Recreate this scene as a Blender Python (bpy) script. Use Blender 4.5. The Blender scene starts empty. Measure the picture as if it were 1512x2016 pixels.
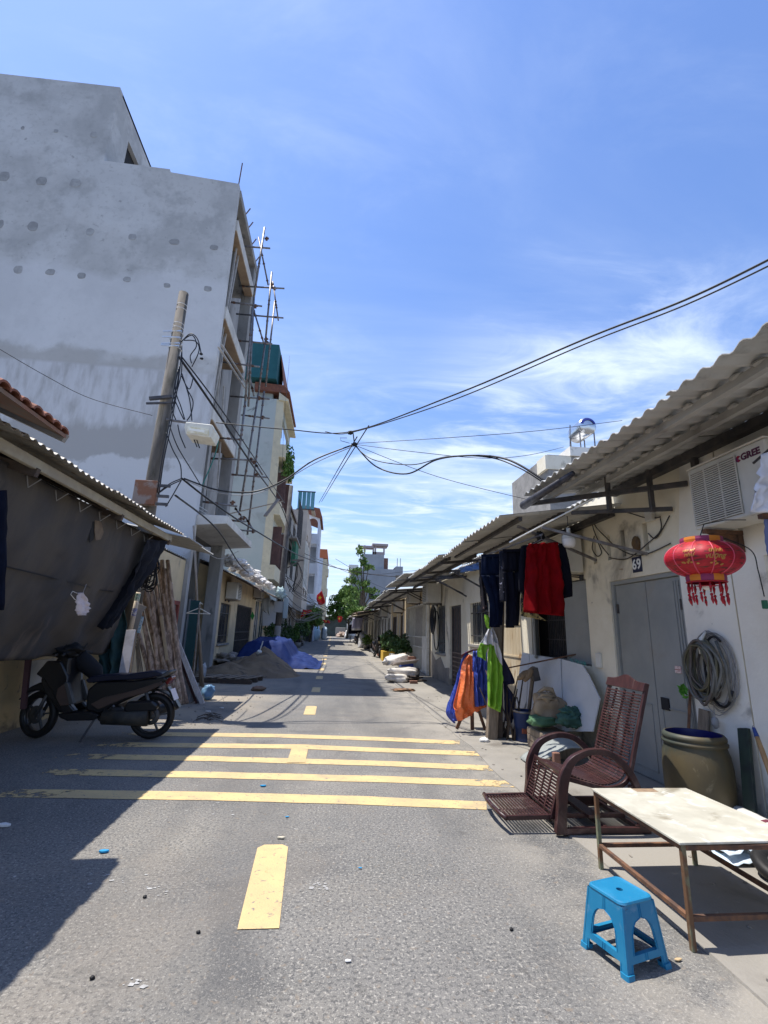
import bpy, math, random
from mathutils import Vector as V, Matrix, noise
rnd = random.Random(7)
sc = bpy.context.scene
col = sc.collection

# ---------------------------------------------------------------- camera
FPX, CXP, CYP, EYE = 930.0, 756.0, 1008.0, 1.5
_down = -V((870 - CXP, -2688 - CYP, FPX)).normalized()
_up = -_down
_st = V((655 - CXP, 1240 - CYP, FPX)).normalized()
_st = (_st - _up * _st.dot(_up)).normalized()
_rt = _st.cross(_up)
RW = Matrix((_rt, _st, _up))
CAM = V((0, 0, EYE))
cd = bpy.data.cameras.new('camera')
cam = bpy.data.objects.new('camera', cd)
col.objects.link(cam)
_r = RW @ V((1, 0, 0)); _u = RW @ V((0, -1, 0)); _b = RW @ V((0, 0, -1))
cam.matrix_world = Matrix(((_r.x, _u.x, _b.x, 0), (_r.y, _u.y, _b.y, 0), (_r.z, _u.z, _b.z, EYE), (0, 0, 0, 1)))
cd.sensor_fit = 'VERTICAL'; cd.sensor_height = 36.0
cd.lens = FPX / 2016 * 36.0
cd.clip_start = 0.05; cd.clip_end = 3000
sc.camera = cam

# ---------------------------------------------------------------- sky, sun, exposure
SUN = V((-0.335, 0.10, 1.0)).normalized()
elev = math.asin(SUN.z); azim = math.atan2(SUN.x, SUN.y)
w = bpy.data.worlds.new('World'); sc.world = w; w.use_nodes = True
nt = w.node_tree; nt.nodes.clear()
def N(t, **k):
    n = nt.nodes.new(t)
    for a, b in k.items():
        setattr(n, a, b)
    return n
L = lambda a, b: nt.links.new(a, b)
sky = N('ShaderNodeTexSky', sky_type='NISHITA', sun_disc=False, sun_elevation=elev, sun_rotation=azim,
        air_density=1.3, dust_density=0.6, ozone_density=2.2, altitude=10)
bg = N('ShaderNodeBackground'); bg.inputs['Strength'].default_value = 0.135
out = N('ShaderNodeOutputWorld')
tc = N('ShaderNodeTexCoord')
sep = N('ShaderNodeSeparateXYZ'); L(tc.outputs['Generated'], sep.inputs[0])
zz = N('ShaderNodeMath', operation='MAXIMUM'); L(sep.outputs[2], zz.inputs[0]); zz.inputs[1].default_value = 0.03
dx = N('ShaderNodeMath', operation='DIVIDE'); L(sep.outputs[0], dx.inputs[0]); L(zz.outputs[0], dx.inputs[1])
dy = N('ShaderNodeMath', operation='DIVIDE'); L(sep.outputs[1], dy.inputs[0]); L(zz.outputs[0], dy.inputs[1])
cmb = N('ShaderNodeCombineXYZ'); L(dx.outputs[0], cmb.inputs[0]); L(dy.outputs[0], cmb.inputs[1])
def cloud(rot, scl, loc, nscale, lo, hi, detail=9, dist=0.6, rough=0.62):
    mp = N('ShaderNodeMapping'); L(cmb.outputs[0], mp.inputs[0])
    mp.inputs['Location'].default_value = loc
    mp.inputs['Rotation'].default_value = (0, 0, math.radians(rot)); mp.inputs['Scale'].default_value = scl
    no = N('ShaderNodeTexNoise'); no.inputs['Scale'].default_value = nscale
    no.inputs['Detail'].default_value = detail; no.inputs['Distortion'].default_value = dist
    no.inputs['Roughness'].default_value = rough
    L(mp.outputs[0], no.inputs['Vector'])
    mr = N('ShaderNodeMapRange', interpolation_type='SMOOTHSTEP'); L(no.outputs[0], mr.inputs[0])
    mr.inputs[1].default_value = lo; mr.inputs[2].default_value = hi
    return mr.outputs[0]
c1 = cloud(-20, (0.45, 1.0, 1), (2.3, 0.7, 0), 0.75, 0.42, 0.78, 10, 0.5, 0.60)
c2 = cloud(35, (0.7, 1.3, 1), (5.1, 1.9, 0), 2.0, 0.42, 0.78, 12, 0.7, 0.62)
c3 = cloud(40, (0.6, 0.6, 1), (1.2, 4.4, 0), 0.45, 0.35, 0.85, 4)
def mth(op, a, b):
    m = N('ShaderNodeMath', operation=op)
    for i, q in enumerate((a, b)):
        if isinstance(q, (int, float)):
            m.inputs[i].default_value = q
        else:
            L(q, m.inputs[i])
    return m.outputs[0]
lowz = N('ShaderNodeMapRange', interpolation_type='SMOOTHSTEP'); L(sep.outputs[2], lowz.inputs[0]); lowz.inputs[1].default_value = 0.72; lowz.inputs[2].default_value = 0.22; lowz.inputs[3].default_value = 0.25; lowz.inputs[4].default_value = 1.0
cl = mth('MULTIPLY', mth('ADD', mth('MULTIPLY', c1, 0.75), mth('MULTIPLY', c2, 0.55)), lowz.outputs[0])
cl = mth('ADD', cl, mth('MULTIPLY', c3, 0.16))
CD = RW @ V((1190 - CXP, 800 - CYP, FPX)); CD.normalize()
def blob_(px, py, a, b, k):
    d0 = (RW @ V((px - CXP, py - CYP, FPX))).normalized()
    vm = N('ShaderNodeVectorMath', operation='DOT_PRODUCT'); L(tc.outputs['Generated'], vm.inputs[0]); vm.inputs[1].default_value = d0
    mr = N('ShaderNodeMapRange', interpolation_type='SMOOTHSTEP'); L(vm.outputs['Value'], mr.inputs[0]); mr.inputs[1].default_value = a; mr.inputs[2].default_value = b; mr.inputs[4].default_value = k
    return mr.outputs[0]
dense = mth('ADD', blob_(1150, 840, 0.93, 1.0, 1.0), mth('MAXIMUM', blob_(760, 1050, 0.95, 1.0, 0.8), blob_(120, 60, 0.80, 1.0, 0.25)))
wisp = mth('MULTIPLY', mth('ADD', mth('MULTIPLY', c1, 0.75), mth('MULTIPLY', c2, 1.1)), dense)
cl = mth('ADD', mth('MULTIPLY', cl, 0.8), mth('MULTIPLY', wisp, 0.62))
hz = N('ShaderNodeMapRange', interpolation_type='SMOOTHSTEP'); L(sep.outputs[2], hz.inputs[0])
hz.inputs[1].default_value = 0.38; hz.inputs[2].default_value = 0.0; hz.inputs[3].default_value = 0.0; hz.inputs[4].default_value = 0.36
cl = mth('MINIMUM', mth('ADD', cl, hz.outputs[0]), 0.95)
mx = N('ShaderNodeMixRGB'); L(cl, mx.inputs[0])
gm = N('ShaderNodeMixRGB', blend_type='MULTIPLY'); gm.inputs[0].default_value = 1.0
L(sky.outputs[0], gm.inputs[1]); gm.inputs[2].default_value = (0.66, 0.77, 1.03, 1)
L(gm.outputs[0], mx.inputs[1]); mx.inputs[2].default_value = (4.1, 4.8, 6.0, 1)
L(mx.outputs[0], bg.inputs['Color']); L(bg.outputs[0], out.inputs['Surface'])
sd = bpy.data.lights.new('sun', 'SUN'); sd.energy = 4.2; sd.angle = math.radians(0.5); sd.color = (1.0, 0.95, 0.87)
so = bpy.data.objects.new('sun', sd); col.objects.link(so)
so.rotation_euler = SUN.to_track_quat('Z', 'Y').to_euler()
sc.view_settings.view_transform = 'Standard'; sc.view_settings.look = 'None'
sc.view_settings.gamma = 1.0; sc.view_settings.use_curve_mapping = False
sc.view_settings.exposure = 0.66
sc.cycles.max_bounces = 6; sc.cycles.diffuse_bounces = 4; sc.cycles.glossy_bounces = 3; sc.cycles.transparent_max_bounces = 8

# ---------------------------------------------------------------- points of the place read off the photograph
def ray(x, y):
    return (RW @ V((x - CXP, y - CYP, FPX))).normalized()
def PX(x, y, X):
    r = ray(x, y); return CAM + r * (X / r.x)
def PY(x, y, Y):
    r = ray(x, y); return CAM + r * (Y / r.y)
def PG(x, y, z=0.0):
    r = ray(x, y); return CAM + r * ((z - EYE) / r.z)

# ---------------------------------------------------------------- mesh helpers
class MB:
    def __init__(s): s.v = []; s.f = []
    def add(s, vs, fs):
        o = len(s.v); s.v += [V(p) for p in vs]; s.f += [tuple(i + o for i in f) for f in fs]; return s
    def box(s, x0, x1, y0, y1, z0, z1):
        x0, x1 = min(x0, x1), max(x0, x1); y0, y1 = min(y0, y1), max(y0, y1); z0, z1 = min(z0, z1), max(z0, z1)
        return s.add([(x0, y0, z0), (x1, y0, z0), (x1, y1, z0), (x0, y1, z0), (x0, y0, z1), (x1, y0, z1), (x1, y1, z1), (x0, y1, z1)],
                     [(0, 3, 2, 1), (4, 5, 6, 7), (0, 1, 5, 4), (1, 2, 6, 5), (2, 3, 7, 6), (3, 0, 4, 7)])
    def beam(s, a, b, w, h=None, up=(0, 0, 1), w2=None, h2=None):
        a, b = V(a), V(b); h = h or w; w2 = w2 or w; h2 = h2 or h
        d = (b - a).normalized(); u = V(up)
        if abs(d.dot(u)) > 0.98: u = V((0, 1, 0))
        x = d.cross(u).normalized(); z = x.cross(d)
        vs = []
        for p, ww, hh in ((a, w, h), (b, w2, h2)):
            for i, j in ((-1, -1), (1, -1), (1, 1), (-1, 1)):
                vs.append(p + x * (i * ww / 2) + z * (j * hh / 2))
        return s.add(vs, [(0, 1, 2, 3), (7, 6, 5, 4), (0, 4, 5, 1), (1, 5, 6, 2), (2, 6, 7, 3), (3, 7, 4, 0)])
    def tube(s, pts, r, n=8, caps=True, closed=False):
        pts = [V(p) for p in pts]; m = len(pts)
        rr = r if isinstance(r, (list, tuple)) else [r] * m
        prev = None; vs = []
        for i, p in enumerate(pts):
            if closed: d = pts[(i + 1) % m] - pts[i - 1]
            else: d = pts[min(i + 1, m - 1)] - pts[max(i - 1, 0)]
            d = d.normalized() if d.length > 1e-9 else V((0, 0, 1))
            if prev is None:
                u = V((0, 0, 1)) if abs(d.z) < 0.9 else V((1, 0, 0))
                x = d.cross(u).normalized()
            else:
                x = (prev - d * prev.dot(d))
                x = x.normalized() if x.length > 1e-6 else d.orthogonal().normalized()
            prev = x; y = d.cross(x)
            for k in range(n):
                t = 2 * math.pi * k / n
                vs.append(p + x * (math.cos(t) * rr[i]) + y * (math.sin(t) * rr[i]))
        fs = []
        for i in range(m if closed else m - 1):
            j = (i + 1) % m
            for k in range(n):
                l = (k + 1) % n
                fs.append((i * n + k, i * n + l, j * n + l, j * n + k))
        if caps and not closed:
            fs.append(tuple(range(n))[::-1]); fs.append(tuple((m - 1) * n + k for k in range(n)))
        return s.add(vs, fs)
    def lathe(s, prof, c, n=24, M=None, a0=0, a1=2 * math.pi):
        full = abs(a1 - a0 - 2 * math.pi) < 1e-6
        vs = []; fs = []; c = V(c); m = len(prof); kk = n if full else n + 1
        for r, z in prof:
            for k in range(kk):
                t = a0 + (a1 - a0) * k / n
                p = V((math.cos(t) * r, math.sin(t) * r, z))
                if M: p = M @ p
                vs.append(c + p)
        for i in range(m - 1):
            for k in range(n):
                l = (k + 1) % kk
                fs.append((i * kk + k, i * kk + l, (i + 1) * kk + l, (i + 1) * kk + k))
        return s.add(vs, fs)
    def prism(s, poly, axis, a0, a1):
        n = len(poly)
        def P(p, a):
            if axis == 'x': return (a, p[0], p[1])
            if axis == 'y': return (p[0], a, p[1])
            return (p[0], p[1], a)
        vs = [P(p, a0) for p in poly] + [P(p, a1) for p in poly]
        fs = [tuple(range(n)), tuple(range(2 * n - 1, n - 1, -1))]
        for i in range(n):
            j = (i + 1) % n; fs.append((i, n + i, n + j, j))
        return s.add(vs, fs)
    def grid(s, nu, nv, fn):
        vs = [fn(i / nu, j / nv) for j in range(nv + 1) for i in range(nu + 1)]
        w_ = nu + 1
        return s.add(vs, [(j * w_ + i, j * w_ + i + 1, (j + 1) * w_ + i + 1, (j + 1) * w_ + i) for j in range(nv) for i in range(nu)])
    def blob(s, c, rx, ry, rz, seed=0, amp=0.15, fr=2.0, e=1.0, n=20, m=14, M=None, flat=0.0, fine=0.0):
        c = V(c); vs = []; fs = []
        for j in range(m + 1):
            ph = -math.pi / 2 + math.pi * j / m
            for i in range(n):
                t = 2 * math.pi * i / n
                sg = lambda q: math.copysign(abs(q) ** e, q)
                p = V((sg(math.cos(ph)) * sg(math.cos(t)), sg(math.cos(ph)) * sg(math.sin(t)), sg(math.sin(ph))))
                k = 1 + amp * noise.noise(p * fr + V((seed * 7.3, seed * 3.1, 0))) + fine * noise.noise(p * fr * 4 + V((seed, 0, seed)))
                q = V((p.x * rx * k, p.y * ry * k, p.z * rz * k))
                if flat and q.z < -rz * flat: q.z = -rz * flat + (q.z + rz * flat) * 0.1
                if M: q = M @ q
                vs.append(c + q)
        for j in range(m):
            for i in range(n):
                l = (i + 1) % n
                fs.append((j * n + i, j * n + l, (j + 1) * n + l, (j + 1) * n + i))
        return s.add(vs, fs)
    def build(s, name, mat, parent=None, smooth=False, bevel=0, solid=0, sub=0, seg=2):
        o0 = root_loc(parent) if parent else V((0, 0, 0))
        me = bpy.data.meshes.new(name)
        me.from_pydata([tuple(p - o0) for p in s.v], [], s.f)
        me.validate()
        if smooth:
            me.polygons.foreach_set('use_smooth', [True] * len(me.polygons))
        if mat: me.materials.append(mat)
        o = bpy.data.objects.new(name, me); col.objects.link(o)
        if parent: o.parent = parent
        if solid:
            md = o.modifiers.new('solid', 'SOLIDIFY'); md.thickness = solid; md.offset = 0
        if bevel:
            md = o.modifiers.new('bevel', 'BEVEL'); md.width = bevel; md.segments = seg; md.limit_method = 'ANGLE'; md.angle_limit = math.radians(35)
            if seg > 1: me.polygons.foreach_set('use_smooth', [True] * len(me.polygons))
            if seg > 1: md.harden_normals = True
        if sub:
            md = o.modifiers.new('sub', 'SUBSURF'); md.levels = sub; md.render_levels = sub
        return o

def root_loc(o):
    while o.parent: o = o.parent
    return o.location
def thing(name, label, cat, loc=(0, 0, 0), group=None, kind=None):
    o = bpy.data.objects.new(name, None); col.objects.link(o); o.location = V(loc); o.empty_display_size = 0.1
    return tag(o, label, cat, group, kind)
def tag(o, label=None, cat=None, group=None, kind=None):
    if label: o['label'] = label
    if cat: o['category'] = cat
    if group: o['group'] = group
    if kind: o['kind'] = kind
    return o
KIDS = {}
def copy_tree(o, parent=None, loc=None, rz=None, label=None):
    kids = [c for c in bpy.data.objects if c.parent == o] if o.name not in KIDS else KIDS[o.name]
    KIDS[o.name] = kids
    c = o.copy(); col.objects.link(c); c.parent = parent
    if loc is not None: c.location = V(loc)
    if rz is not None: c.rotation_euler = (0, 0, rz)
    if label: c['label'] = label
    for k in kids: copy_tree(k, c)
    return c
def text_mesh(txt, size, depth=0.0, font_shear=0.0, bold=0.0):
    cu = bpy.data.curves.new('lettering', 'FONT'); cu.body = txt; cu.size = size; cu.extrude = depth; cu.shear = font_shear; cu.offset = bold
    cu.align_x = 'CENTER'; cu.align_y = 'CENTER'; cu.resolution_u = 3
    o = bpy.data.objects.new('lettering', cu); col.objects.link(o)
    dg = bpy.context.evaluated_depsgraph_get(); dg.update()
    me = bpy.data.meshes.new_from_object(o.evaluated_get(dg))
    vs = [v.co.copy() for v in me.vertices]; fs = [tuple(p.vertices) for p in me.polygons]
    bpy.data.objects.remove(o); bpy.data.curves.remove(cu); bpy.data.meshes.remove(me)
    return vs, fs
def text_on(name, txt, size, c, ux, uy, mat, parent, shear=0.0, depth=0.002, bold=0.0, bend=None):
    vs, fs = text_mesh(txt, size, depth, shear, bold)
    c, ux, uy = V(c), V(ux).normalized(), V(uy).normalized(); un = ux.cross(uy)
    mb = MB()
    if bend: mb.add([bend(v.x, v.y, v.z) for v in vs], fs)
    else: mb.add([c + ux * v.x + uy * v.y + un * v.z for v in vs], fs)
    return mb.build(name, mat, parent)
def smoothrows(rows, k):
    out_ = []
    n = len(rows)
    for i in range(n - 1):
        p0, p1, p2, p3 = rows[max(i - 1, 0)], rows[i], rows[i + 1], rows[min(i + 2, n - 1)]
        for j in range(k):
            t = j / k
            out_.append(tuple(0.5 * ((2 * b) + (c - a) * t + (2 * a - 5 * b + 4 * c - d) * t * t + (-a + 3 * b - 3 * c + d) * t ** 3)
                              for a, b, c, d in zip(p0, p1, p2, p3)))
    out_.append(tuple(rows[-1]))
    return out_
def curve(pts, k=6):
    return [r[0] for r in smoothrows([(V(p),) for p in pts], k)]
def cloth(rows, nu=30, amp=0.03, nf=4, seed=0, k=6, wr=0.01, top=0.25, wf=9.0):
    """hanging sheet through rows of (left, right) points"""
    rs = smoothrows([(V(a), V(b)) for a, b in rows], k)
    mb = MB(); nv = len(rs) - 1
    nrm = (rs[0][1] - rs[0][0]).cross(rs[-1][0] - rs[0][0]).normalized()
    def fn(u, v):
        a, b = rs[round(v * nv)]
        p = a.lerp(b, u)
        f = amp * (top + (1 - top) * v) * (math.sin(u * nf * 2 * math.pi + seed + 1.3 * math.sin(v * 2.2 + seed)) + 0.5 * math.sin(u * nf * 4.7 + seed * 2 + v * 2))
        f += wr * noise.noise(V((u * wf, v * wf * 1.2, seed * 5.0))) * 2
        return p + nrm * f
    return mb.grid(nu, nv, fn)
def cable(pts, r, name, label, m, k=8, cat='cable', group=None, n=5):
    mb = MB(); mb.tube(curve(pts, k), r, n)
    o = mb.build(name, m, None, True)
    return tag(o, label, cat, group)

# ---------------------------------------------------------------- materials
def mat(name, c, c2=None, scale=3.0, rough=0.8, metal=0.0, bump=0.0, bscale=60.0, dirt=None, lo=0.35, hi=0.65, spec=0.4,
        stretch=None, emit=None, trans=0.0, alpha=None, dirt2=None, detail=6, bdist=0.01, coat=0.0, sheen=0.0, vari=0.0, splash=None):
    m = bpy.data.materials.new(name); m.use_nodes = True
    t = m.node_tree; b = t.nodes['Principled BSDF']
    def n_(ty, **k):
        q = t.nodes.new(ty)
        for a_, v_ in k.items(): setattr(q, a_, v_)
        return q
    tcn = n_('ShaderNodeTexCoord'); mp = n_('ShaderNodeMapping'); t.links.new(tcn.outputs['Object'], mp.inputs[0])
    if stretch: mp.inputs['Scale'].default_value = stretch
    def noisef(sc_, det, lo_, hi_, off=0.0, dist=0.0):
        mp2 = n_('ShaderNodeVectorMath', operation='ADD'); t.links.new(mp.outputs[0], mp2.inputs[0]); mp2.inputs[1].default_value = (off, off * 0.7, off * 1.3)
        q = n_('ShaderNodeTexNoise'); q.inputs['Scale'].default_value = sc_; q.inputs['Detail'].default_value = det; q.inputs['Distortion'].default_value = dist
        q.inputs['Roughness'].default_value = 0.6
        t.links.new(mp2.outputs[0], q.inputs['Vector'])
        r_ = n_('ShaderNodeMapRange', interpolation_type='SMOOTHSTEP'); t.links.new(q.outputs[0], r_.inputs[0])
        r_.inputs[1].default_value = lo_; r_.inputs[2].default_value = hi_
        return r_.outputs[0]
    def mix(f, a_, b_):
        q = n_('ShaderNodeMixRGB'); t.links.new(f, q.inputs[0])
        for i, z in ((1, a_), (2, b_)):
            if isinstance(z, (tuple, list)): q.inputs[i].default_value = (*z[:3], 1)
            else: t.links.new(z, q.inputs[i])
        return q.outputs[0]
    cur = c
    if c2 is not None: cur = mix(noisef(scale, detail, lo, hi, 0, 0.3), c, c2)
    if dirt: cur = mix(noisef(dirt[1], 8, dirt[2], dirt[3], 11.3, 0.5), cur, dirt[0])
    if dirt2: cur = mix(noisef(dirt2[1], 8, dirt2[2], dirt2[3], 27.7, 0.8), cur, dirt2[0])
    if splash:
        sp = n_('ShaderNodeSeparateXYZ'); t.links.new(tcn.outputs['Object'], sp.inputs[0])
        mz = n_('ShaderNodeMapRange'); t.links.new(sp.outputs[2], mz.inputs[0]); mz.inputs[1].default_value = 1.1; mz.inputs[2].default_value = 0.0; mz.inputs[3].default_value = -0.30; mz.inputs[4].default_value = 0.16
        q = n_('ShaderNodeTexNoise'); q.inputs['Scale'].default_value = 2.6; q.inputs['Detail'].default_value = 10; q.inputs['Roughness'].default_value = 0.68; t.links.new(mp.outputs[0], q.inputs['Vector'])
        ad = n_('ShaderNodeMath', operation='ADD'); t.links.new(mz.outputs[0], ad.inputs[0]); t.links.new(q.outputs[0], ad.inputs[1])
        r_ = n_('ShaderNodeMapRange', interpolation_type='SMOOTHSTEP'); t.links.new(ad.outputs[0], r_.inputs[0]); r_.inputs[1].default_value = 0.50; r_.inputs[2].default_value = 0.68; r_.inputs[4].default_value = 0.8
        cur = mix(r_.outputs[0], cur, splash)
    if vari:
        oi = n_('ShaderNodeObjectInfo'); mr = n_('ShaderNodeMapRange'); t.links.new(oi.outputs['Random'], mr.inputs[0])
        mr.inputs[3].default_value = 1 - vari; mr.inputs[4].default_value = 1 + vari
        q = n_('ShaderNodeVectorMath', operation='SCALE')
        if isinstance(cur, (tuple, list)): q.inputs[0].default_value = cur[:3]
        else: t.links.new(cur, q.inputs[0])
        t.links.new(mr.outputs[0], q.inputs['Scale']); cur = q.outputs[0]
    if isinstance(cur, (tuple, list)): b.inputs['Base Color'].default_value = (*cur[:3], 1)
    else: t.links.new(cur, b.inputs['Base Color'])
    b.inputs['Roughness'].default_value = rough; b.inputs['Metallic'].default_value = metal
    b.inputs['Specular IOR Level'].default_value = spec
    if coat: b.inputs['Coat Weight'].default_value = coat
    if trans: b.inputs['Transmission Weight'].default_value = trans
    if alpha is not None: b.inputs['Alpha'].default_value = alpha
    if emit: b.inputs['Emission Color'].default_value = (*emit[0], 1); b.inputs['Emission Strength'].default_value = emit[1]
    if bump:
        q = n_('ShaderNodeTexNoise'); q.inputs['Scale'].default_value = bscale; q.inputs['Detail'].default_value = 6
        t.links.new(mp.outputs[0], q.inputs['Vector'])
        bp = n_('ShaderNodeBump'); bp.inputs['Strength'].default_value = bump; bp.inputs['Distance'].default_value = bdist
        t.links.new(q.outputs[0], bp.inputs['Height']); t.links.new(bp.outputs[0], b.inputs['Normal'])
    return m

# ---------------------------------------------------------------- material library
M = {}
M['cream'] = mat('cream_plaster', (0.80, 0.74, 0.60), (0.72, 0.65, 0.50), 1.6, 0.9, bump=0.25, bscale=25, dirt=((0.24, 0.21, 0.17), 1.1, 0.56, 0.74), dirt2=((0.30, 0.24, 0.17), 9, 0.66, 0.76), splash=(0.24, 0.21, 0.17))
M['cream2'] = mat('ochre_plaster', (0.70, 0.56, 0.34), (0.58, 0.46, 0.29), 1.3, 0.9, bump=0.25, bscale=25, dirt=((0.24, 0.21, 0.18), 0.9, 0.55, 0.72))
M['white_wall'] = mat('whitewashed_plaster', (0.82, 0.79, 0.71), (0.74, 0.70, 0.62), 1.2, 0.9, bump=0.3, bscale=22, dirt=((0.33, 0.31, 0.28), 2.2, 0.60, 0.76), dirt2=((0.16, 0.14, 0.12), 16, 0.70, 0.75), splash=(0.30, 0.28, 0.25))
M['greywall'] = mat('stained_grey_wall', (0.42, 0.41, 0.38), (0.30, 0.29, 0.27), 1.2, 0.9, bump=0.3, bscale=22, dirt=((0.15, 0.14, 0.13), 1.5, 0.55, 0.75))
M['damp'] = mat('damp_plinth', (0.22, 0.20, 0.18), (0.33, 0.29, 0.24), 2.0, 0.95, bump=0.4, bscale=18)
M['fibro'] = mat('fibre_cement_sheet', (0.48, 0.475, 0.45), (0.37, 0.365, 0.345), 2.0, 0.85, bump=0.2, bscale=40, dirt=((0.15, 0.145, 0.13), 3.0, 0.58, 0.75), vari=0.12)
M['rustsheet'] = mat('rusty_sheet', (0.20, 0.15, 0.12), (0.13, 0.09, 0.07), 4.0, 0.8, bump=0.2, vari=0.15)
M['tile'] = mat('clay_tile', (0.27, 0.105, 0.06), (0.18, 0.07, 0.045), 6.0, 0.85, bump=0.3, dirt=((0.14, 0.10, 0.08), 5, 0.55, 0.75), vari=0.25)
M['darksteel'] = mat('dark_painted_steel', (0.055, 0.055, 0.06), (0.10, 0.09, 0.085), 8, 0.6, 0.3, bump=0.1)
M['galv'] = mat('weathered_steel_tube', (0.24, 0.23, 0.23), (0.15, 0.13, 0.12), 10, 0.5, 0.5, bump=0.1)
M['rust'] = mat('rusty_steel', (0.20, 0.10, 0.055), (0.10, 0.06, 0.045), 14, 0.8, 0.2, bump=0.3)
M['wood'] = mat('weathered_wood', (0.30, 0.24, 0.18), (0.20, 0.16, 0.12), 5, 0.85, bump=0.3, stretch=(6, 6, 0.7), vari=0.2)
M['darkwood'] = mat('dark_wood', (0.10, 0.075, 0.055), (0.06, 0.045, 0.04), 5, 0.8, bump=0.3, vari=0.2)
M['redwood'] = mat('varnished_red_wood', (0.055, 0.021, 0.020), (0.032, 0.013, 0.014), 9, 0.38, bump=0.08, bscale=90, stretch=(1, 4, 1), dirt=((0.12, 0.075, 0.068), 5, 0.54, 0.74), vari=0.22, coat=0.1)
M['grey_door'] = mat('grey_metal_door', (0.30, 0.305, 0.29), (0.25, 0.26, 0.25), 2.0, 0.6, bump=0.05, dirt=((0.28, 0.265, 0.235), 2.2, 0.56, 0.78), dirt2=((0.12, 0.10, 0.08), 8, 0.69, 0.76))
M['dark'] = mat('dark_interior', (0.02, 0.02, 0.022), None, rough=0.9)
M['glass'] = mat('dim_window_glass', (0.03, 0.04, 0.05), None, rough=0.08, spec=0.7)
M['glassblue'] = mat('sky_lit_glass', (0.10, 0.14, 0.18), None, rough=0.05, spec=0.9)  # brighter copy of the window glass, sky reflection put into its colour
M['white_paint'] = mat('white_painted_metal', (0.72, 0.71, 0.66), (0.60, 0.58, 0.52), 4, 0.5, dirt=((0.36, 0.31, 0.24), 7, 0.62, 0.78))
M['acwhite'] = mat('air_conditioner_casing', (0.62, 0.60, 0.54), (0.55, 0.53, 0.47), 3, 0.45, dirt=((0.34, 0.31, 0.26), 5, 0.60, 0.8))
M['acshade'] = mat('shaded_grille_back', (0.16, 0.15, 0.13))  # shade behind the grille slats put into the back plate colour
M['black'] = mat('black_rubber', (0.012, 0.012, 0.013), None, rough=0.6)
M['cable'] = mat('cable_sheath', (0.010, 0.010, 0.012), None, rough=0.5)
M['paleCable'] = mat('pale_cable_sheath', (0.30, 0.29, 0.28), None, rough=0.6)
M['asphalt'] = None
M['blue_plastic'] = mat('blue_plastic', (0.010, 0.175, 0.34), (0.02, 0.21, 0.38), 5, 0.45, dirt=((0.10, 0.24, 0.38), 11, 0.56, 0.76), dirt2=((0.03, 0.08, 0.15), 22, 0.66, 0.74), bump=0.08, bscale=160)
M['concrete'] = mat('bare_concrete', (0.30, 0.285, 0.265), (0.22, 0.21, 0.195), 1.8, 0.9, bump=0.3, bscale=30, dirt=((0.13, 0.125, 0.115), 2.5, 0.56, 0.75))
M['foliage'] = mat('green_leaves', (0.055, 0.13, 0.022), (0.13, 0.22, 0.045), 0.9, 0.6, spec=0.3, lo=0.42, hi=0.58)
M['foliage2'] = mat('light_green_leaves', (0.10, 0.19, 0.035), (0.19, 0.28, 0.07), 1.2, 0.6, spec=0.3, lo=0.42, hi=0.58)
M['potplant'] = mat('dark_pot_plant_leaves', (0.030, 0.075, 0.020), (0.07, 0.13, 0.035), 5, 0.5, spec=0.4)
M['bark'] = mat('bark', (0.16, 0.13, 0.10), (0.08, 0.065, 0.05), 6, 0.95, bump=0.5, bscale=30)

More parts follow.
